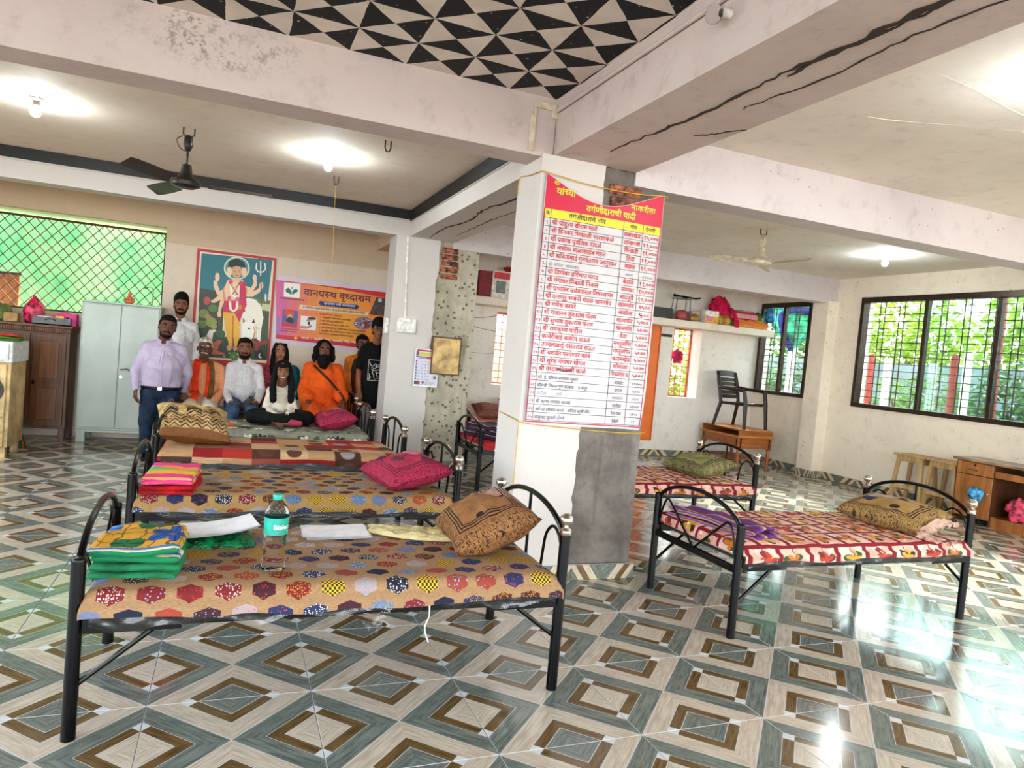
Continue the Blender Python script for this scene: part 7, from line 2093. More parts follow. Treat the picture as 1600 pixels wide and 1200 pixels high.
def long_beard(h, parent):
    b = MB()
    h.ell(b, (0, -.052, -.115), (.070, .050, .085)); h.ell(b, (0, -.045, -.165), (.052, .040, .055))
    for s in (-1, 1): h.ell(b, (s * .056, -.026, -.075), (.026, .040, .065)); h.cone(b, (0, -.094, -.040), (s * .05, -.07, -.07), .012, .014)
    fuse(b, 'beard', M_HAIR, parent, .007, 3, None, .007, 45)
def cap_hair(h, parent, m=M_HAIR, top=.0, vol=1.0, wob=.005, seed=1, fringe=0):
    b = MB()
    h.ell(b, (0, .030, .052 + top), (.083 * vol, .088 * vol, .080 * vol + top))
    h.ell(b, (0, .060, .0), (.074 * vol, .055, .075))
    h.ell(b, (0, -.030, .092 + top), (.060 * vol, .048, .030 * vol + top))
    for s in (-1, 1): h.ell(b, (s * .070, .012, .035), (.014 * vol, .030, .040))
    if fringe: h.ell(b, (0, -.062, .068), (.060, .026, .030))
    return fuse(b, 'hair', m, parent, .008, 3, None, wob, 50, seed)
def hand(mb, w, f, n, side, curl=.5, k=1.0):
    """five fingers on a palm; f points along the fingers, n out of the back of the hand, side = +1 if the thumb lies along f x n"""
    w = Vector(w); f = Vector(f).normalized(); n = Vector(n); n = (n - f * n.dot(f)).normalized(); l = f.cross(n)
    Ls = (.050, .066, .072, .064)
    for q, off in enumerate((-.031, -.0105, .0105, .031)):
        o = off * side
        kn = w + (f * (.085 - .006 * abs(q - 1.8)) + l * o) * k
        mb.cone(w + (l * o * .55 + f * .012) * k, kn, .0145 * k, .0115 * k, 8)
        L = Ls[q] * k
        d1 = (f * math.cos(curl) - n * math.sin(curl) + l * o * 2.2).normalized(); d2 = (f * math.cos(curl * 2.1) - n * math.sin(curl * 2.1) + l * o).normalized()
        m = kn + d1 * L * .55
        mb.cone(kn, m, .0092 * k, .0082 * k, 8); mb.cone(m, m + d2 * L * .55, .0080 * k, .0066 * k, 8)
    t0 = w + (f * .022 + l * side * .022) * k; t1 = t0 + (f * .034 + l * side * .034 - n * .010) * k; t2 = t1 + (f * .034 + l * side * .006 - n * .012) * k
    mb.cone(t0, t1, .014 * k, .0105 * k, 8); mb.cone(t1, t2, .0098 * k, .0080 * k, 8)
def person(label, J, sk, st=1.0, jaw=1.0, hk=1.0, hands=None, belly=0.0, feet=True):
    """J: joints in metres. A = side at the picture's left, B = the other side"""
    root = empty('person', (0, 0, 0), 0, label, 'person', 'people gathered at the beds under the poster')
    for q in ('neck', 'sa', 'sb'): J[q] = (J[q][0], J[q][1], J[q][2] + (.030 if q == 'neck' else .022))
    h = Head(J['head'], *J.get('turn', (0, 0, 0)), k=hk)
    mb = MB()
    head_forms(mb, h, jaw)
    nk = V(*J['neck']); pel = V(*J['pelvis']); SA = V(*J['sa']); SB = V(*J['sb']); ch = (SA + SB) / 2
    h.cone(mb, (0, .022, -.06), (0, .028, -.10), .050, .050); mb.cone(h.p(0, .025, -.09), nk, .050 * hk, .060 * hk)
    for s in (SA, SB): mb.cone(nk + V(0, .006, -.03), s + V(0, .004, -.01), .046, .038)
    mb.cone(ch + V(0, .012, -.10), (ch + pel) / 2 + V(0, .012, 0), .088 * st, .085 * st); mb.cone((ch + pel) / 2 + V(0, .012, 0), pel, .088 * st, .095 * st)
    for a, b in ((SA, SB),): mb.cone(a + V(.05, .014, -.10), b + V(-.05, .014, -.10), .070 * st, .070 * st)
    for s in 'ab':
        S_, E_, W_ = V(*J['s' + s]), V(*J['e' + s]), V(*J['w' + s])
        mb.cone(S_ + V(0, 0, -.02), E_, .038 * st, .033); mb.cone(E_, W_, .032, .0255)
        f, n, sd, cu = (hands or {}).get(s, ((0, -.3, -1), (0, -1, 0), 1 if s == 'a' else -1, .5))
        hand(mb, W_, f, n, sd, cu, hk)
        H_, K_, A_ = V(*J['h' + s]), V(*J['k' + s]), V(*J['n' + s])
        mb.cone(H_, K_, .076 * st, .052); mb.cone(K_, A_, .050, .036)
        if feet:
            mb.cone(A_ + V(0, .02, -.04), A_ + V(0, -.13, -.055), .034, .024)
    fuse(mb, 'body', sk, root, .0066, 5, .5)
    return root, h
def garment(root, name, m, prims, vox=.010, sm=6, wob=.004, seed=1, wsc=14):
    mb = MB()
    for q in prims:
        if q[0] == 'c': mb.cone(q[1], q[2], q[3], q[4])
        elif q[0] == 'e': mb.ell(q[1], q[2], q[3] if len(q) > 3 else None)
    return fuse(mb, name, m, root, vox, sm, .6, wob, wsc, seed)
def shirt_forms(J, st, top=.018, sleeve='long', hem=0.0, cuff=.036, belly=0.0):
    SA = V(*J['sa']); SB = V(*J['sb']); nk = V(*J['neck']); pel = V(*J['pelvis']); ch = (SA + SB) / 2
    P = [('c', nk + V(0, .012, -.035), SA, .058 + top * .2, .046 + top * .8), ('c', nk + V(0, .012, -.035), SB, .058 + top * .2, .046 + top * .8),
         ('c', SA + V(.05, 0, -.10), SB + V(-.05, 0, -.10), .080 * st + top, .080 * st + top), ('e', ch + V(0, -.005, -.13), ((SB - SA).length * .5 + .005, .098 * st + top, .17)),
         ('c', ch + V(0, -.005, -.08), (ch + pel) / 2, .115 * st + top, .112 * st + top + belly), ('c', (ch + pel) / 2 + V(0, -belly * .6, 0), pel + V(0, 0, hem), .112 * st + top + belly, .120 * st + top)]
    for s in (-1, 1):
        P.append(('c', (ch + pel) / 2 + V(s * .055 * st, 0, .05), pel + V(s * .06 * st, 0, hem), .095 * st + top, .098 * st + top))
    for s in 'ab':
        S_, E_, W_ = V(*J['s' + s]), V(*J['e' + s]), V(*J['w' + s])
        if sleeve == 'long':
            P += [('c', S_, E_, .046 * st + top * .8, .040 + top * .7), ('c', E_, E_ + (W_ - E_) * .93, .038 + top * .7, cuff)]
        elif sleeve == 'short':
            P += [('c', S_, S_ + (E_ - S_) * .72, .047 * st + top * .8, .052 + top * .7)]
        elif sleeve == 'half':
            P += [('c', S_, E_, .050 * st + top, .050 + top), ('c', E_, E_ + (W_ - E_) * .35, .055 + top, .060 + top)]
    return P
def legs_forms(J, st, top=.012, ankle=.05, waist=.0):
    pel = V(*J['pelvis'])
    P = [('c', pel + V(-.05, 0, waist), pel + V(.05, 0, waist), .112 * st + top, .112 * st + top)]
    for s in 'ab':
        H_, K_, A_ = V(*J['h' + s]), V(*J['k' + s]), V(*J['n' + s])
        P += [('c', pel + V(0, 0, -.02), H_, .10 * st + top, .092 * st + top), ('c', H_, K_, .092 * st + top, .064 + top), ('c', K_, A_ + V(0, 0, .02), .062 + top, ankle)]
    return P
from mathutils.bvhtree import BVHTree
def front_of(o, default):
    bv = BVHTree.FromPolygons([v.co for v in o.data.vertices], [tuple(p.vertices) for p in o.data.polygons])
    def f(x, z):
        r = bv.ray_cast(Vector((x, -10, z)), Vector((0, 1, 0)))
        return r[0].y if r[0] is not None else default
    return f
def ribbon(root, name, m, path, w, fy, thick=.006):
    """cloth band lying on the chest along (x, z) points"""
    P = spl([(p[0], 0, p[1]) for p in path], 6)
    mb = MB(); L = []
    for i, p in enumerate(P):
        a = P[max(0, i - 1)]; b = P[min(len(P) - 1, i + 1)]; d = (b - a).normalized(); nx, nz = d.z, -d.x
        row = []
        for t in (-1, -.5, 0, .5, 1):
            x, z = p.x + nx * w * .5 * t, p.z + nz * w * .5 * t
            row.append((x, z))
        ys = [fy(x, z) for x, z in row]
        L.append([(x, min(y, min(ys) + .03) - thick, z) for (x, z), y in zip(row, ys)])
    vs_ = [q for r in L for q in r]; n = len(vs_)
    vs_ += [(q[0], q[1] + thick, q[2]) for q in vs_]
    fs = []
    for i in range(len(L) - 1):
        for j in range(4):
            a = i * 5 + j
            fs += [(a, a + 1, a + 6, a + 5), (n + a, n + a + 5, n + a + 6, n + a + 1)]
        for j in (0, 4):
            a = i * 5 + j
            fs.append((a, a + 5, n + a + 5, n + a))
    mb.add(vs_, fs)
    return mb.build(name, m, root, True, angle=None)
def collar(root, J, m, h, k=1.0):
    nk = V(*J['neck'])
    mb = MB()
    mb.tube([nk + V(.062 * k * math.cos(a), .006 + .058 * k * math.sin(a), .012 + .022 * math.sin(a) + .0) for a in [(-.42 + i * .152) * PI for i in range(13)]], .017, 7)
    for s in (-1, 1): mb.add([nk + V(s * .012, -.074, -.052), nk + V(s * .060, -.070, -.030), nk + V(s * .066, -.020, .030), nk + V(s * .034, -.060, .010)], [(0, 1, 2, 3)] if s > 0 else [(3, 2, 1, 0)])
    return mb.build('collar', m, root, True, angle=None)
S_D = skin('skin_dark', (92, 54, 38)); S_M = skin('skin_brown', (124, 78, 56)); S_L = skin('skin_warm', (150, 98, 72))
C_LAV = fabric('lavender_shirt_cloth', (176, 163, 186)); C_WHT = fabric('white_shirt_cloth', (206, 203, 205)); C_NAVY = fabric('navy_denim', (30, 44, 66), .3); C_JEAN = fabric('blue_denim', (62, 84, 116), .25)
C_PEACH = fabric('peach_kurta_cloth', (206, 138, 100)); C_SAF = fabric('saffron_cloth', (216, 84, 20), .08); C_SCARF = fabric('orange_red_scarf', (222, 58, 24), .15); C_OLIVE = fabric('olive_scarf', (104, 74, 34), .2)
C_OFF = fabric('offwhite_cloth', (206, 198, 184)); C_BLK = fabric('black_cloth', (9, 9, 10), .2); C_CRM = fabric('cream_knit', (222, 212, 194), .1); C_TEAL = fabric('teal_shawl', (20, 84, 92), .2); C_ROSE = fabric('rose_print_cloth', (176, 70, 90), .35, 30)
C_GRY = fabric('grey_trouser_cloth', (142, 138, 142), .15); C_MAR = fabric('maroon_cloth', (110, 30, 40), .25); C_BRN = fabric('brown_scarf', (70, 40, 26), .25)

# 1 standing man in lavender at the foot of the beds
J = dict(head=(-2.235, 5.80, 1.395), turn=(.12, .05, .14), neck=(-2.26, 5.86, 1.225), sa=(-2.41, 5.88, 1.155), sb=(-2.09, 5.88, 1.140), ea=(-2.515, 5.89, .93), wa=(-2.49, 5.80, .735), eb=(-2.02, 5.93, .92), wb=(-2.06, 6.02, .72),
         pelvis=(-2.26, 5.88, .74), ha=(-2.35, 5.88, .70), hb=(-2.18, 5.88, .70), ka=(-2.38, 5.85, .40), kb=(-2.20, 5.86, .40), na=(-2.38, 5.90, .075), nb=(-2.23, 5.92, .075))
r_, h = person('standing man in a lavender shirt and navy trousers beside the steel almirah', J, S_D, 1.12, 1.12, 1.02, {'a': ((.05, -.15, -1), (-.9, -.4, 0), 1, .45)})
cap_hair(h, r_, seed=1); face(h, r_, moust=M_HAIR, beard=short_beard(full=.8))
sh = garment(r_, 'shirt', C_LAV, shirt_forms(J, 1.12, belly=.055, hem=.07), seed=1); collar(r_, J, C_LAV, h)
garment(r_, 'trousers', C_NAVY, legs_forms(J, 1.08), seed=2)
fy = front_of(sh, 5.7)
bl = MB(); cx_, cz_ = -2.26, .765
bl.tube([(cx_ + .185 * math.cos(a * PI / 12), 5.88 + .150 * math.sin(a * PI / 12), cz_) for a in range(24)], .016, 6, closed=True)
bo = bl.build('belt', M_BLACK, r_, True); MB().bx(cx_ - .02, cx_ + .02, 5.705, 5.725, cz_ - .018, cz_ + .018, .003).build('buckle', M_CHROME, bo)
ribbon(r_, 'placket', C_LAV, [(-2.258, 1.16), (-2.262, 1.0), (-2.262, .82)], .028, fy, .004)
sho = MB()
for s in 'ab': a = V(*J['n' + s]); sho.cone(a + V(0, .02, -.035), a + V(0, -.14, -.045), .04, .028)
garment(r_, 'shoes', M_BLACK, [('c', V(*J['n' + s]) + V(0, .02, -.035), V(*J['n' + s]) + V(0, -.14, -.045), .040, .028) for s in 'ab'], .008, 4, 0)

# 2 man in white behind him
J = dict(head=(-2.20, 6.98, 1.655), turn=(.05, -.02, 0), neck=(-2.205, 7.03, 1.475), sa=(-2.365, 7.05, 1.395), sb=(-2.055, 7.05, 1.395), ea=(-2.38, 7.08, 1.15), wa=(-2.36, 7.0, .93), eb=(-1.99, 7.08, 1.14), wb=(-2.02, 7.0, .92),
         pelvis=(-2.21, 7.06, .93), ha=(-2.29, 7.06, .90), hb=(-2.13, 7.06, .90), ka=(-2.29, 7.05, .50), kb=(-2.13, 7.05, .50), na=(-2.29, 7.08, .075), nb=(-2.13, 7.08, .075))
r_, h = person('standing man in a white shirt behind the man in lavender, by the wall', J, S_M, .95)
cap_hair(h, r_, top=.022, vol=1.04, seed=2); face(h, r_, moust=M_HAIR, beard=short_beard(full=.7))
sh = garment(r_, 'shirt', C_WHT, shirt_forms(J, .95, hem=-.04), seed=3); collar(r_, J, C_WHT, h)
fy = front_of(sh, 6.9); ribbon(r_, 'pocket', C_WHT, [(-2.09, 1.35), (-2.09, 1.24)], .09, fy, .005)
garment(r_, 'trousers', C_NAVY, legs_forms(J, .95), seed=4)

# 3 old man
def sit(x, y, w, z=.50, sh=1.0, hx=0.0, hz=1.19, kn=.42, spread=.10, ky=-.44):
    return dict(head=(x + hx, y - .02, hz), neck=(x + hx * .6, y + .03, hz - .165), sa=(x - w / 2, y + .05, hz - .245), sb=(x + w / 2, y + .05, hz - .245),
                pelvis=(x, y + .08, z + .10), ha=(x - .09, y + .04, z + .085), hb=(x + .09, y + .04, z + .085), ka=(x - spread, y + ky, z + .055), kb=(x + spread, y + ky, z + .055),
                na=(x - spread, y + ky + .02, .075), nb=(x + spread, y + ky + .02, .075))
J = sit(-1.885, 6.28, .315, hz=1.195)
J.update(ea=(-2.10, 6.28, .74), wa=(-1.965, 6.00, .610), eb=(-1.66, 6.28, .74), wb=(-1.76, 6.00, .610), turn=(0, .04, .03))
r_, h = person('seated old man in a peach kurta with an orange and olive scarf, short grey hair', J, S_D, .95, 1, 1, {'a': ((.45, -.5, -.65), (-.3, -.8, .5), 1, .5), 'b': ((-.45, -.5, -.65), (.3, -.8, .5), -1, .5)})
cap_hair(h, r_, M_GREY, vol=.97, wob=.002, seed=3); face(h, r_, brow=M_GREY, moust=M_GREY, glasses=True)
K_ = shirt_forms(J, .98, top=.024, cuff=.046) + [('c', V(*J['hb']), V(*J['kb']) * .45 + V(*J['hb']) * .55, .10, .085), ('c', V(*J['ha']), V(*J['ka']) * .45 + V(*J['ha']) * .55, .10, .085)]
sh = garment(r_, 'kurta', C_PEACH, K_, seed=5, wob=.006); garment(r_, 'trousers', C_OFF, legs_forms(J, 1.0, .018, .06), seed=6)
fy = front_of(sh, 6.15)
ribbon(r_, 'scarf', C_SCARF, [(-1.935, 1.07), (-1.955, .98), (-1.962, .82), (-1.950, .66), (-1.935, .575)], .078, fy, .010)
ribbon(r_, 'scarf', C_SCARF, [(-1.845, 1.07), (-1.832, .95), (-1.832, .80), (-1.842, .66)], .036, fy, .010)
ribbon(r_, 'scarf_stripe', C_OLIVE, [(-1.82, 1.07), (-1.792, .95), (-1.785, .80), (-1.80, .66)], .050, fy, .014)
ribbon(r_, 'scarf_hem', C_BLK, [(-2.0, .705), (-1.915, .705)], .012, fy, .016)
ribbon(r_, 'placket', C_PEACH, [(-1.885, .99), (-1.885, .74)], .03, fy, .006)

# 4 man in white shirt and jeans
J = sit(-1.455, 6.28, .28, hz=1.225, hx=-.012)
J.update(ea=(-1.645, 6.27, .74), wa=(-1.585, 6.00, .640), eb=(-1.265, 6.27, .76), wb=(-1.31, 6.00, .650), turn=(0, .02, -.02))
r_, h = person('seated man in a white shirt and blue jeans holding a phone, full dark beard', J, S_M, 1.05, 1.08, 1, {'a': ((.75, -.45, -.35), (-.2, -.6, -.7), 1, .4), 'b': ((-.7, -.5, -.15), (.2, .5, -.8), -1, .7)})
cap_hair(h, r_, vol=1.0, seed=4); face(h, r_, moust=M_HAIR, beard=short_beard())
sh = garment(r_, 'shirt', C_WHT, shirt_forms(J, 1.05, belly=.035, cuff=.040), seed=7, wob=.005); collar(r_, J, C_WHT, h); garment(r_, 'jeans', C_JEAN, legs_forms(J, 1.05, .014, .055), seed=8)
fy = front_of(sh, 6.15); ribbon(r_, 'placket', C_WHT, [(-1.455, 1.02), (-1.455, .68)], .03, fy, .004)
MB().tube([(-1.31 + .036 * math.cos(a * PI / 8), 6.005 + .012, .655 + .034 * math.sin(a * PI / 8)) for a in range(16)], .007, 6, closed=True).build('watch', M_BLACK, r_, True)
tag(MB().box((-1.395, 5.905, .655), (.075, .012, .15), (-.5, 0, -.9), .003).build('phone', plain('phone_glass', (46, 48, 54), .15)), 'dark mobile phone held by the bearded man in white', 'phone')

# 5 woman behind the girl
J = sit(-1.07, 6.56, .27, hz=1.205)
J.update(ea=(-1.27, 6.54, .78), wa=(-1.15, 6.30, .66), eb=(-.86, 6.54, .78), wb=(-.98, 6.30, .66), turn=(0, -.06, 0), ka=(-1.20, 6.16, .56), kb=(-.94, 6.16, .56), na=(-1.16, 6.04, .22), nb=(-.98, 6.04, .22))
r_, h = person('seated woman in a rose print kurta and teal shawl behind the girl', J, S_L, .85, .94, .96, feet=False)
b = MB()
h.ell(b, (0, .028, .045), (.084, .090, .082)); 
for s in (-1, 1):
    h.cone(b, (s * .052, -.020, .095), (s * .078, -.012, .01), .030, .026); h.cone(b, (s * .078, -.010, .01), (s * .084, -.020, -.13), .028, .030); h.cone(b, (s * .084, -.02, -.13), (s * .075, -.055, -.26), .032, .030)
h.cone(b, (0, .07, .0), (0, .085, -.25), .07, .05)
fuse(b, 'hair', M_HAIR, r_, .008, 3, None, .004, 40, 5); face(h, r_, lip=plain('lip_rose', (160, 60, 70), .4))
garment(r_, 'kurta', C_ROSE, shirt_forms(J, .88, top=.02), seed=9); garment(r_, 'trousers', C_MAR, legs_forms(J, .9, .02, .06), seed=10)
garment(r_, 'shawl', C_TEAL, [('c', V(*J['neck']) + V(.03, .02, -.05), V(*J['sb']) + V(.02, 0, -.0), .075, .095), ('c', V(*J['sb']) + V(.01, 0, 0), V(-.84, 6.52, .74), .095, .085), ('c', V(-1.0, 6.50, .95), V(-.95, 6.44, .68), .10, .09)], seed=11, wob=.008)

# 6 girl sitting cross-legged on the grey flowered bed
J = dict(head=(-1.115, 5.10, 1.055), turn=(0, .03, -.03), neck=(-1.115, 5.16, .895), sa=(-1.205, 5.18, .825), sb=(-1.025, 5.18, .825), ea=(-1.245, 5.14, .665), wa=(-1.165, 4.885, .640), eb=(-.985, 5.14, .665), wb=(-1.065, 4.885, .640),
         pelvis=(-1.115, 5.22, .625), ha=(-1.19, 5.18, .61), hb=(-1.04, 5.18, .61), ka=(-1.37, 4.99, .612), kb=(-.86, 4.99, .612), na=(-1.06, 4.83, .585), nb=(-1.17, 4.86, .59))
r_, h = person('smiling girl in a cream jumper sitting cross-legged on the grey flowered bed', J, S_M, .78, .92, .92, {'a': ((.55, -.55, -.5), (0, -.8, .5), 1, .45), 'b': ((-.55, -.55, -.5), (0, -.8, .5), -1, .45)}, feet=False)
b = MB()
h.ell(b, (0, .028, .048), (.084, .090, .082)); h.ell(b, (0, -.068, .070), (.058, .026, .026))
for s in (-1, 1):
    h.cone(b, (s * .055, -.025, .085), (s * .080, -.014, .0), .030, .028); h.cone(b, (s * .080, -.012, .0), (s * .098, -.035, -.15), .030, .040); h.cone(b, (s * .098, -.035, -.15), (s * .090, -.085, -.30), .042, .036)
h.cone(b, (0, .07, .0), (0, .09, -.28), .07, .06)
fuse(b, 'hair', M_HAIR, r_, .008, 3, None, .004, 40, 6); face(h, r_, smile=True)
garment(r_, 'jumper', C_CRM, shirt_forms(J, .74, top=.012, cuff=.034), seed=12)
garment(r_, 'trousers', C_BLK, legs_forms(J, .80, .014, .045), seed=13)
garment(r_, 'sock', fabric('pink_sock', (170, 60, 84)), [('c', V(-1.03, 4.82, .585), V(-.94, 4.80, .578), .036, .028)], .008, 4, 0)

# 7 bearded man in saffron
J = sit(-.58, 6.30, .30, hz=1.275, hx=-.012)
J.update(ea=(-.785, 6.27, .79), wa=(-.735, 6.02, .620), eb=(-.365, 6.27, .80), wb=(-.36, 6.06, .66), turn=(0, .0, 0))
r_, h = person('large seated man in saffron robes with long black hair and beard', J, S_D, 1.3, 1.1, 1.03, {'a': ((.35, -.55, -.75), (-.4, -.8, .3), 1, .5), 'b': ((-.5, -.5, -.6), (.3, -.8, .4), -1, .5)})
b = MB()
h.ell(b, (0, .030, .050), (.090, .092, .086))
for s in (-1, 1): h.ell(b, (s * .088, .01, -.005), (.034, .05, .065)); h.ell(b, (s * .098, .015, -.075), (.036, .05, .055))
h.ell(b, (0, .07, -.06), (.08, .05, .10))
fuse(b, 'hair', M_HAIR, r_, .008, 2, None, .010, 36, 7); face(h, r_, moust=M_HAIR, beard=long_beard)
K_ = shirt_forms(J, 1.22, top=.028, sleeve='half', belly=.045)
sh = garment(r_, 'robe', C_SAF, K_, seed=14, wob=.007)
garment(r_, 'lower_robe', C_SAF, legs_forms(J, 1.22, .03, .10) + [('c', V(*J['ka']) + V(0, .1, 0), V(*J['kb']) + V(0, .1, 0), .085, .085), ('c', V(*J['ha']) , V(*J['hb']) + V(0, -.1, 0), .12, .12)], seed=15, wob=.007)
fy = front_of(sh, 6.1)
ribbon(r_, 'shoulder_strap', C_BRN, [(-.70, 1.10), (-.60, 1.01), (-.48, .90), (-.38, .79), (-.33, .70)], .028, fy, .008)
MB().tube([(-.735 + .037 * math.cos(a * PI / 8), 6.03, .625 + .034 * math.sin(a * PI / 8)) for a in range(16)], .006, 6, closed=True).build('bracelet', M_CHROME, r_, True)

# 8 man in orange behind the bed head
J = dict(head=(-.06, 6.80, 1.385), turn=(.08, .05, 0), neck=(-.065, 6.86, 1.215), sa=(-.20, 6.88, 1.145), sb=(.08, 6.88, 1.145), ea=(-.235, 6.86, .90), wa=(-.12, 6.68, .74), eb=(.12, 6.88, .90), wb=(.05, 6.78, .70),
         pelvis=(-.06, 6.89, .74), ha=(-.13, 6.89, .70), hb=(.01, 6.89, .70), ka=(-.13, 6.86, .40), kb=(.01, 6.86, .40), na=(-.13, 6.90, .075), nb=(.01, 6.90, .075))
r_, h = person('man in an orange kurta and brown scarf standing behind the boy', J, S_D, .92, .98, 1.0, {'a': ((.6, -.4, -.6), (-.4, -.8, .2), 1, .4)})
cap_hair(h, r_, vol=1.02, seed=8); face(h, r_, moust=M_HAIR)
MB().ell(h.p(0, -.094, .048), (.007, .003, .010)).build('forehead_mark', plain('ochre_mark', (220, 170, 60), .6), r_, True)
sh = garment(r_, 'kurta', fabric('orange_kurta_cloth', (216, 116, 36), .2), shirt_forms(J, .95, top=.02, hem=-.10) + [('c', V(-.06, 6.88, .74), V(-.06, 6.87, .5), .15, .17)], seed=16)
garment(r_, 'trousers', C_MAR, legs_forms(J, .95, .016, .06), seed=17)
fy = front_of(sh, 6.75)
ribbon(r_, 'scarf', C_BRN, [(-.115, 1.20), (-.15, 1.10), (-.15, .95), (-.14, .80), (-.13, .62)], .055, fy, .010)
ribbon(r_, 'scarf', fabric('bright_orange_cloth', (236, 96, 50)), [(-.07, 1.16), (-.09, 1.0), (-.085, .80), (-.08, .60)], .085, fy, .008)

# 9 boy in black t-shirt
J = dict(head=(.035, 6.30, 1.575), turn=(0, .03, .02), neck=(.035, 6.36, 1.405), sa=(-.10, 6.38, 1.315), sb=(.17, 6.38, 1.315), ea=(-.155, 6.39, 1.06), wa=(-.135, 6.31, .82), eb=(.225, 6.39, 1.06), wb=(.215, 6.31, .82),
         pelvis=(.045, 6.39, .83), ha=(-.035, 6.39, .80), hb=(.125, 6.39, .80), ka=(-.035, 6.36, .45), kb=(.125, 6.36, .45), na=(-.035, 6.40, .075), nb=(.125, 6.40, .075))
r_, h = person('standing boy in a black t-shirt with white line print and glasses, by the second column', J, S_M, .88, .95, 1.0)
cap_hair(h, r_, top=.020, vol=1.05, seed=9, fringe=1); face(h, r_, glasses=True)
sh = garment(r_, 't_shirt', C_BLK, shirt_forms(J, .92, top=.018, sleeve='short', hem=-.11), seed=18)
garment(r_, 'trousers', C_GRY, legs_forms(J, .80, .012, .055), seed=19)
garment(r_, 'shoes', C_GRY, [('c', V(*J['n' + s]) + V(0, .02, -.035), V(*J['n' + s]) + V(0, -.14, -.045), .040, .028) for s in 'ab'], .008, 4, 0)
fy = front_of(sh, 6.25)
k = Ink(lambda u, v, h_: (u, fy(u, v) - .002 - h_, v), .0004)
W_ = (206, 208, 206); YL = (206, 204, 30)
def dl(pts, w, c):
    P = spl([(p[0], p[1], 0) for p in pts], 5)
    k.line([(p.x, p.y) for p in P], w, c)
fx0, fx1, fz0, fz1 = -.055, .125, .965, 1.215
for a, b in (((fx0, fz1), (fx0 + .13, fz1)), ((fx0, fz1), (fx0, fz0)), ((fx0, fz0), (fx1 - .03, fz0)), ((fx1, fz1 - .03), (fx1, fz0 + .02))):
    n_ = 8
    k.line([(a[0] + (b[0] - a[0]) * i / n_, a[1] + (b[1] - a[1]) * i / n_) for i in range(n_ + 1)], .004, W_)
rg = random.Random(5)
dl([(-.045, 1.19), (-.03, 1.15), (.0, 1.145), (.02, 1.17), (.04, 1.15), (.03, 1.12), (.0, 1.115), (-.02, 1.13)], .006, W_)
dl([(.05, 1.15), (.08, 1.17), (.105, 1.155), (.11, 1.19)], .006, W_); dl([(-.02, 1.10), (.02, 1.09), (.06, 1.10), (.085, 1.08), (.08, 1.05)], .006, W_)
dl([(.0, 1.10), (-.005, 1.06), (.015, 1.03), (.01, 1.0)], .006, W_); dl([(.05, 1.08), (.045, 1.04), (.06, 1.01), (.055, .985)], .006, W_); dl([(-.04, 1.05), (-.035, 1.0), (-.03, .975)], .005, W_); dl([(.02, 1.14), (.05, 1.13), (.07, 1.14)], .005, W_); dl([(.03, 1.065), (.06, 1.06), (.09, 1.065)], .005, W_)
for (x, z, q) in ((.115, 1.215, .010), (.145, 1.20, .006), (.10, .985, .012), (-.03, 1.005, .008), (.03, .985, .006), (-.045, .985, .006)):
    k.poly([(x + q * math.cos(a * PI / 5), z + q * 1.2 * math.sin(a * PI / 5)) for a in range(10)], YL, 3)
k.build('shirt_print', r_)
# ---------------------------------------------------------------- outside the windows
def leaf_mat(name, c1, c2):
    t = NT(name, .5, 0, .4)
    t.base(t.mix(t.noise(t.coord('Object'), 2.2, 3).smooth(.3, .7), c1, c2))
    tr = t.n('ShaderNodeBsdfTranslucent'); mx = t.n('ShaderNodeMixShader'); mx.inputs[0].default_value = .4
    tr.inputs[0].default_value = (*lin(c2), 1)
    out = t.nt.nodes['Material Output']
    t.nt.links.new(t.b.outputs[0], mx.inputs[1]); t.nt.links.new(tr.outputs[0], mx.inputs[2]); t.nt.links.new(mx.outputs[0], out.inputs[0])
    return t.m
L_YEL = leaf_mat('bright_leaf', (84, 116, 28), (136, 160, 50)); L_GRN = leaf_mat('green_leaf', (50, 84, 38), (92, 126, 60)); L_DRK = leaf_mat('dark_leaf', (32, 52, 30), (66, 94, 52))
M_BARK = plain('bark', (96, 74, 58), .9)
def bush(loc, r, n, ls, m, label, seed, name='shrub', cat='shrub', trunk=True):
    rr_ = random.Random(seed)
    root = empty(name, loc, 0, label, cat)
    mb = MB()
    for k in range(n):
        d = Vector((rr_.gauss(0, 1), rr_.gauss(0, 1), rr_.gauss(0, 1))).normalized() * (rr_.random() ** .4)
        p = Vector((d.x * r[0], d.y * r[1], d.z * r[2] + r[2] + .15))
        a = Vector((rr_.uniform(-1, 1), rr_.uniform(-1, 1), rr_.uniform(-.7, .5))).normalized(); b = a.orthogonal().normalized()
        b.rotate(Matrix.Rotation(rr_.uniform(0, 6.3), 3, a))
        s = ls * rr_.uniform(.7, 1.3); c = a.cross(b) * s * .12
        mb.add([p, p + a * s * .5 + b * s * .26 + c, p + a * s, p + a * s * .5 - b * s * .26 + c], [(0, 1, 2), (0, 2, 3)])
    mb.build('foliage', m, root, kind='stuff')
    if trunk:
        t = MB()
        for k in range(5):
            q = Vector((rr_.uniform(-.6, .6) * r[0], rr_.uniform(-.6, .6) * r[1], r[2] * rr_.uniform(1.0, 1.7)))
            t.tube(spl([(0, 0, 0), (q.x * .3, q.y * .3, q.z * .4), tuple(q)], 4), .02, 5)
        t.build('stem', M_BARK, root, True)
    return root
GZ = -.45
MB().bx(-14, 30, -16, 30, GZ - .2, GZ).build('ground', plain('earth', (120, 98, 76), .9, var=.2, scale=2), kind='structure', label='bare earth yard outside the hall')
i = 0
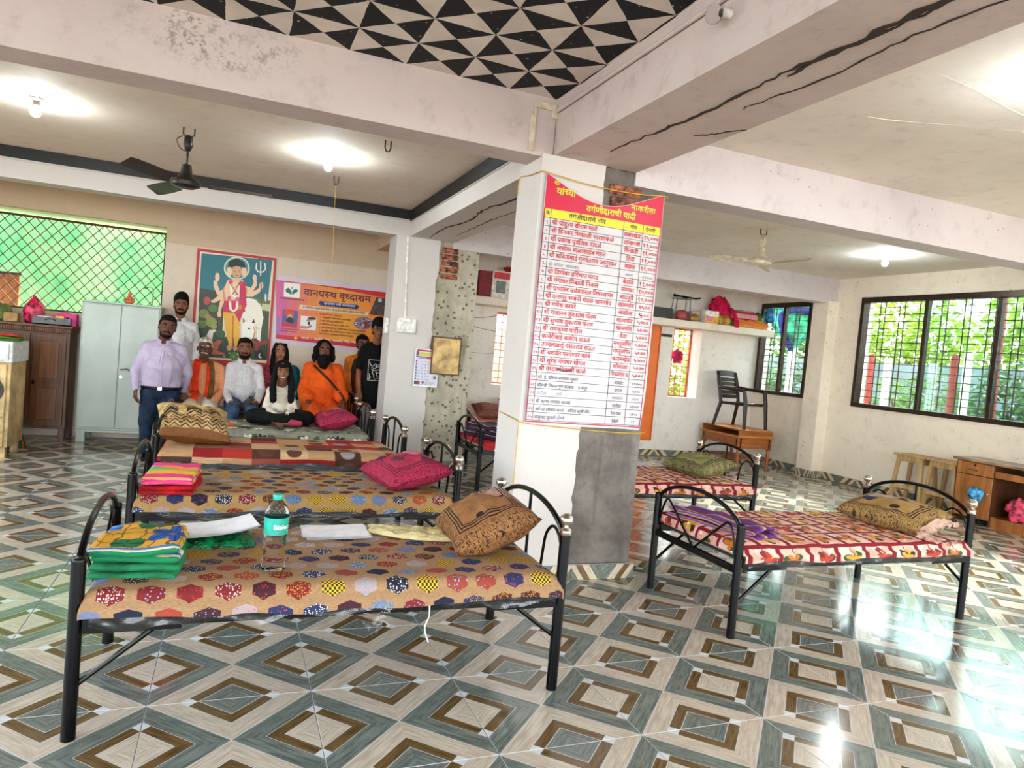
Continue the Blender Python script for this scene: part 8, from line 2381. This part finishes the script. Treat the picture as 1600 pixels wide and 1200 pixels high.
for (x, y, r, n, ls, m, lab) in [
    (8.9, 4.2, (.8, 1.0, 1.15), 1500, .13, L_DRK, 'dark leafy shrub outside behind the left pane of the wide window'),
    (9.0, 5.8, (.8, .9, 1.05), 1400, .13, L_GRN, 'green shrub outside the wide window, at its far left'),
    (9.2, 2.4, (.8, .9, 1.1), 1300, .14, L_DRK, 'dark shrub outside behind the third pane'),
    (9.6, 7.4, (.8, .9, 1.0), 900, .13, L_GRN, 'shrub outside between the wide window and the corner window'),
    (8.9, 8.9, (.8, .8, 1.1), 900, .13, L_DRK, 'dark shrub outside the corner window'),
    (9.5, 10.6, (.9, .9, 1.1), 900, .14, L_GRN, 'shrub outside beyond the corner window'),
    (6.75, 9.7, (.8, .6, 1.35), 1200, .13, L_YEL, 'yellow-green shrub outside the slim orange window')]:
    bush((x, y, GZ), r, n, ls, m, lab, 50 + i); i += 1
for (x, y, z, r, n, ls, m, lab) in [
    (12.6, 6.2, 1.8, (1.4, 1.5, 1.2), 1500, .2, L_YEL, 'sunlit yellow-green tree crown over the garden wall, left'),
    (12.8, 9.4, 1.7, (1.4, 1.5, 1.3), 1500, .2, L_YEL, 'sunlit yellow-green tree crown over the garden wall, middle'),
    (13.0, 3.0, 1.8, (1.5, 1.45, 1.3), 1500, .2, L_YEL, 'sunlit yellow-green tree crown over the garden wall, right'),
    (13.2, 12.8, 1.6, (1.5, 1.8, 1.4), 1500, .2, L_GRN, 'green tree crown beyond the corner window')]:
    t = bush((x, y, GZ), (r[0], r[1], r[2]), n, ls, m, lab, 70 + i, 'garden_tree', 'tree', False); i += 1
    for c in t.children: c.location.z = z - .2
    MB().tube([(0, 0, 0), (.1, .05, z + r[2] * .7)], .08, 8).build('trunk', M_BARK, t, True)
MB().bx(11.4, 11.55, -4, 16, GZ, 1.95).build('garden_wall', plain('pale_sheet_wall', (112, 120, 122), .7, var=.06, scale=1.5), None, label='long pale wall across the garden outside the windows', cat='wall')
MB().bx(1.2, 4.6, 11.0, 11.2, GZ, 1.9).build('neighbour_wall', plain('pale_yellow_wall', (206, 186, 146), .8), None, label='pale yellow neighbouring wall seen through the slim window by the column', cat='wall')
M_RED = plain('red_post_paint', (140, 36, 32), .6)
for (x, y, h, rr2, m, lab) in [(8.2, 6.34, 1.55, .045, M_RED, 'thin red post outside the left pane'), (8.2, 6.02, 1.5, .06, M_WHITE, 'white post beside the thin red post outside'),
                              (8.2, 4.90, 1.6, .055, M_RED, 'short red post outside the second pane'), (8.2, 4.70, 1.65, .06, M_WHITE, 'bluish white post outside the second pane'), (7.9, 4.10, 3.0, .06, M_RED, 'tall dark red post outside the second pane'),
                              (8.4, 8.35, 2.1, .07, M_WHITE, 'white post outside the corner window')]:
    MB().cyl((x, y, GZ), (x, y, h + .4), rr2, n=10).build('garden_post', m, None, True, label=lab, cat='post')
# green shade net knotted outside the corner window
M_NET = NT('green_net', .7); M_NET.base(M_NET.mix(M_NET.noise(M_NET.coord('Object'), 5, 4).smooth(.35, .65), (10, 110, 90), (60, 200, 150)))
g = MB()
g.grid(lambda i, j: (7.45 + .15 * noise.noise(Vector((i * 4, j * 4, 1))), 7.0 + 1.7 * i, 2.9 - j * (.25 + .75 * abs(math.sin((i * 1.15 + .25) * PI)) ** 1.2)), 30, 14)
_net = g.build('shade_net', M_NET.m, None, True, angle=None, label='green shade net draped outside the corner window', cat='net')
MB().tube([(7.45, 7.02, 2.88), (6.90, 7.02, 2.98)], .008, 6).tube([(7.6, 8.65, 2.88), (8.40, 8.36, 2.45)], .008, 6).build('tie_rope', M_WHITE, _net, True)
g = MB().tube(spl([(7.38, 6.6, 2.55), (7.38, 7.2, 2.62), (7.38, 7.6, 2.55), (7.38, 7.5, 2.2), (7.38, 7.3, 1.95)], 6), .055, 8)
g.build('blue_cloth', fabric('indigo_cloth', (50, 46, 120), .3), None, True, label='dark blue cloth tied to the net outside the corner window', cat='cloth')
# green sheeting behind the lattice, lit from outside
def sheet_mat():
    t = NT('green_sheeting', .6)
    co = t.coord('Object')
    c = t.mix(t.noise(co, 1.7, 5, .6).smooth(.3, .7), (46, 118, 76), (112, 156, 100))
    t.base(c)
    tr = t.n('ShaderNodeBsdfTranslucent'); mx = t.n('ShaderNodeMixShader'); mx.inputs[0].default_value = .65
    t.l(c, tr.inputs[0])
    out = t.nt.nodes['Material Output']
    t.nt.links.new(t.b.outputs[0], mx.inputs[1]); t.nt.links.new(tr.outputs[0], mx.inputs[2]); t.nt.links.new(mx.outputs[0], out.inputs[0])
    return t.m
g = MB()
g.grid(lambda i, j: (-6.6 + 4.9 * i, 8.35 + .05 * math.sin(i * 22) + .06 * noise.noise(Vector((i * 6, j * 3, 2))), .2 + 3.0 * j), 60, 16)
g.build('green_sheeting', sheet_mat(), None, True, angle=None, label='translucent green sheeting hung outside the lattice opening', cat='sheet')
MB().tube([(-6.4, 8.05, 2.62), (-4, 8.05, 2.60), (-1.8, 8.05, 2.60)], .020, 8).build('orange_pipe', plain('orange_pipe', (236, 170, 90), .6), None, True, label='pale orange pipe running across the green sheeting', cat='pipe')
pb = MB().bx(-4.75, -4.02, 7.78, 7.82, 1.30, 1.86, .004).build('wooden_board', M_TEAK2 if False else wood('ply_board', (132, 82, 44), (176, 116, 70), .9, .6), None, label='brown wooden board standing behind the lattice at the left', cat='board')
MB().bx(-4.78, -4.0, 7.765, 7.78, 1.85, 1.88).build('board_edge', plain('dark_edge', (60, 50, 42), .6), pb)

bpy.data.scenes.remove(TMP)
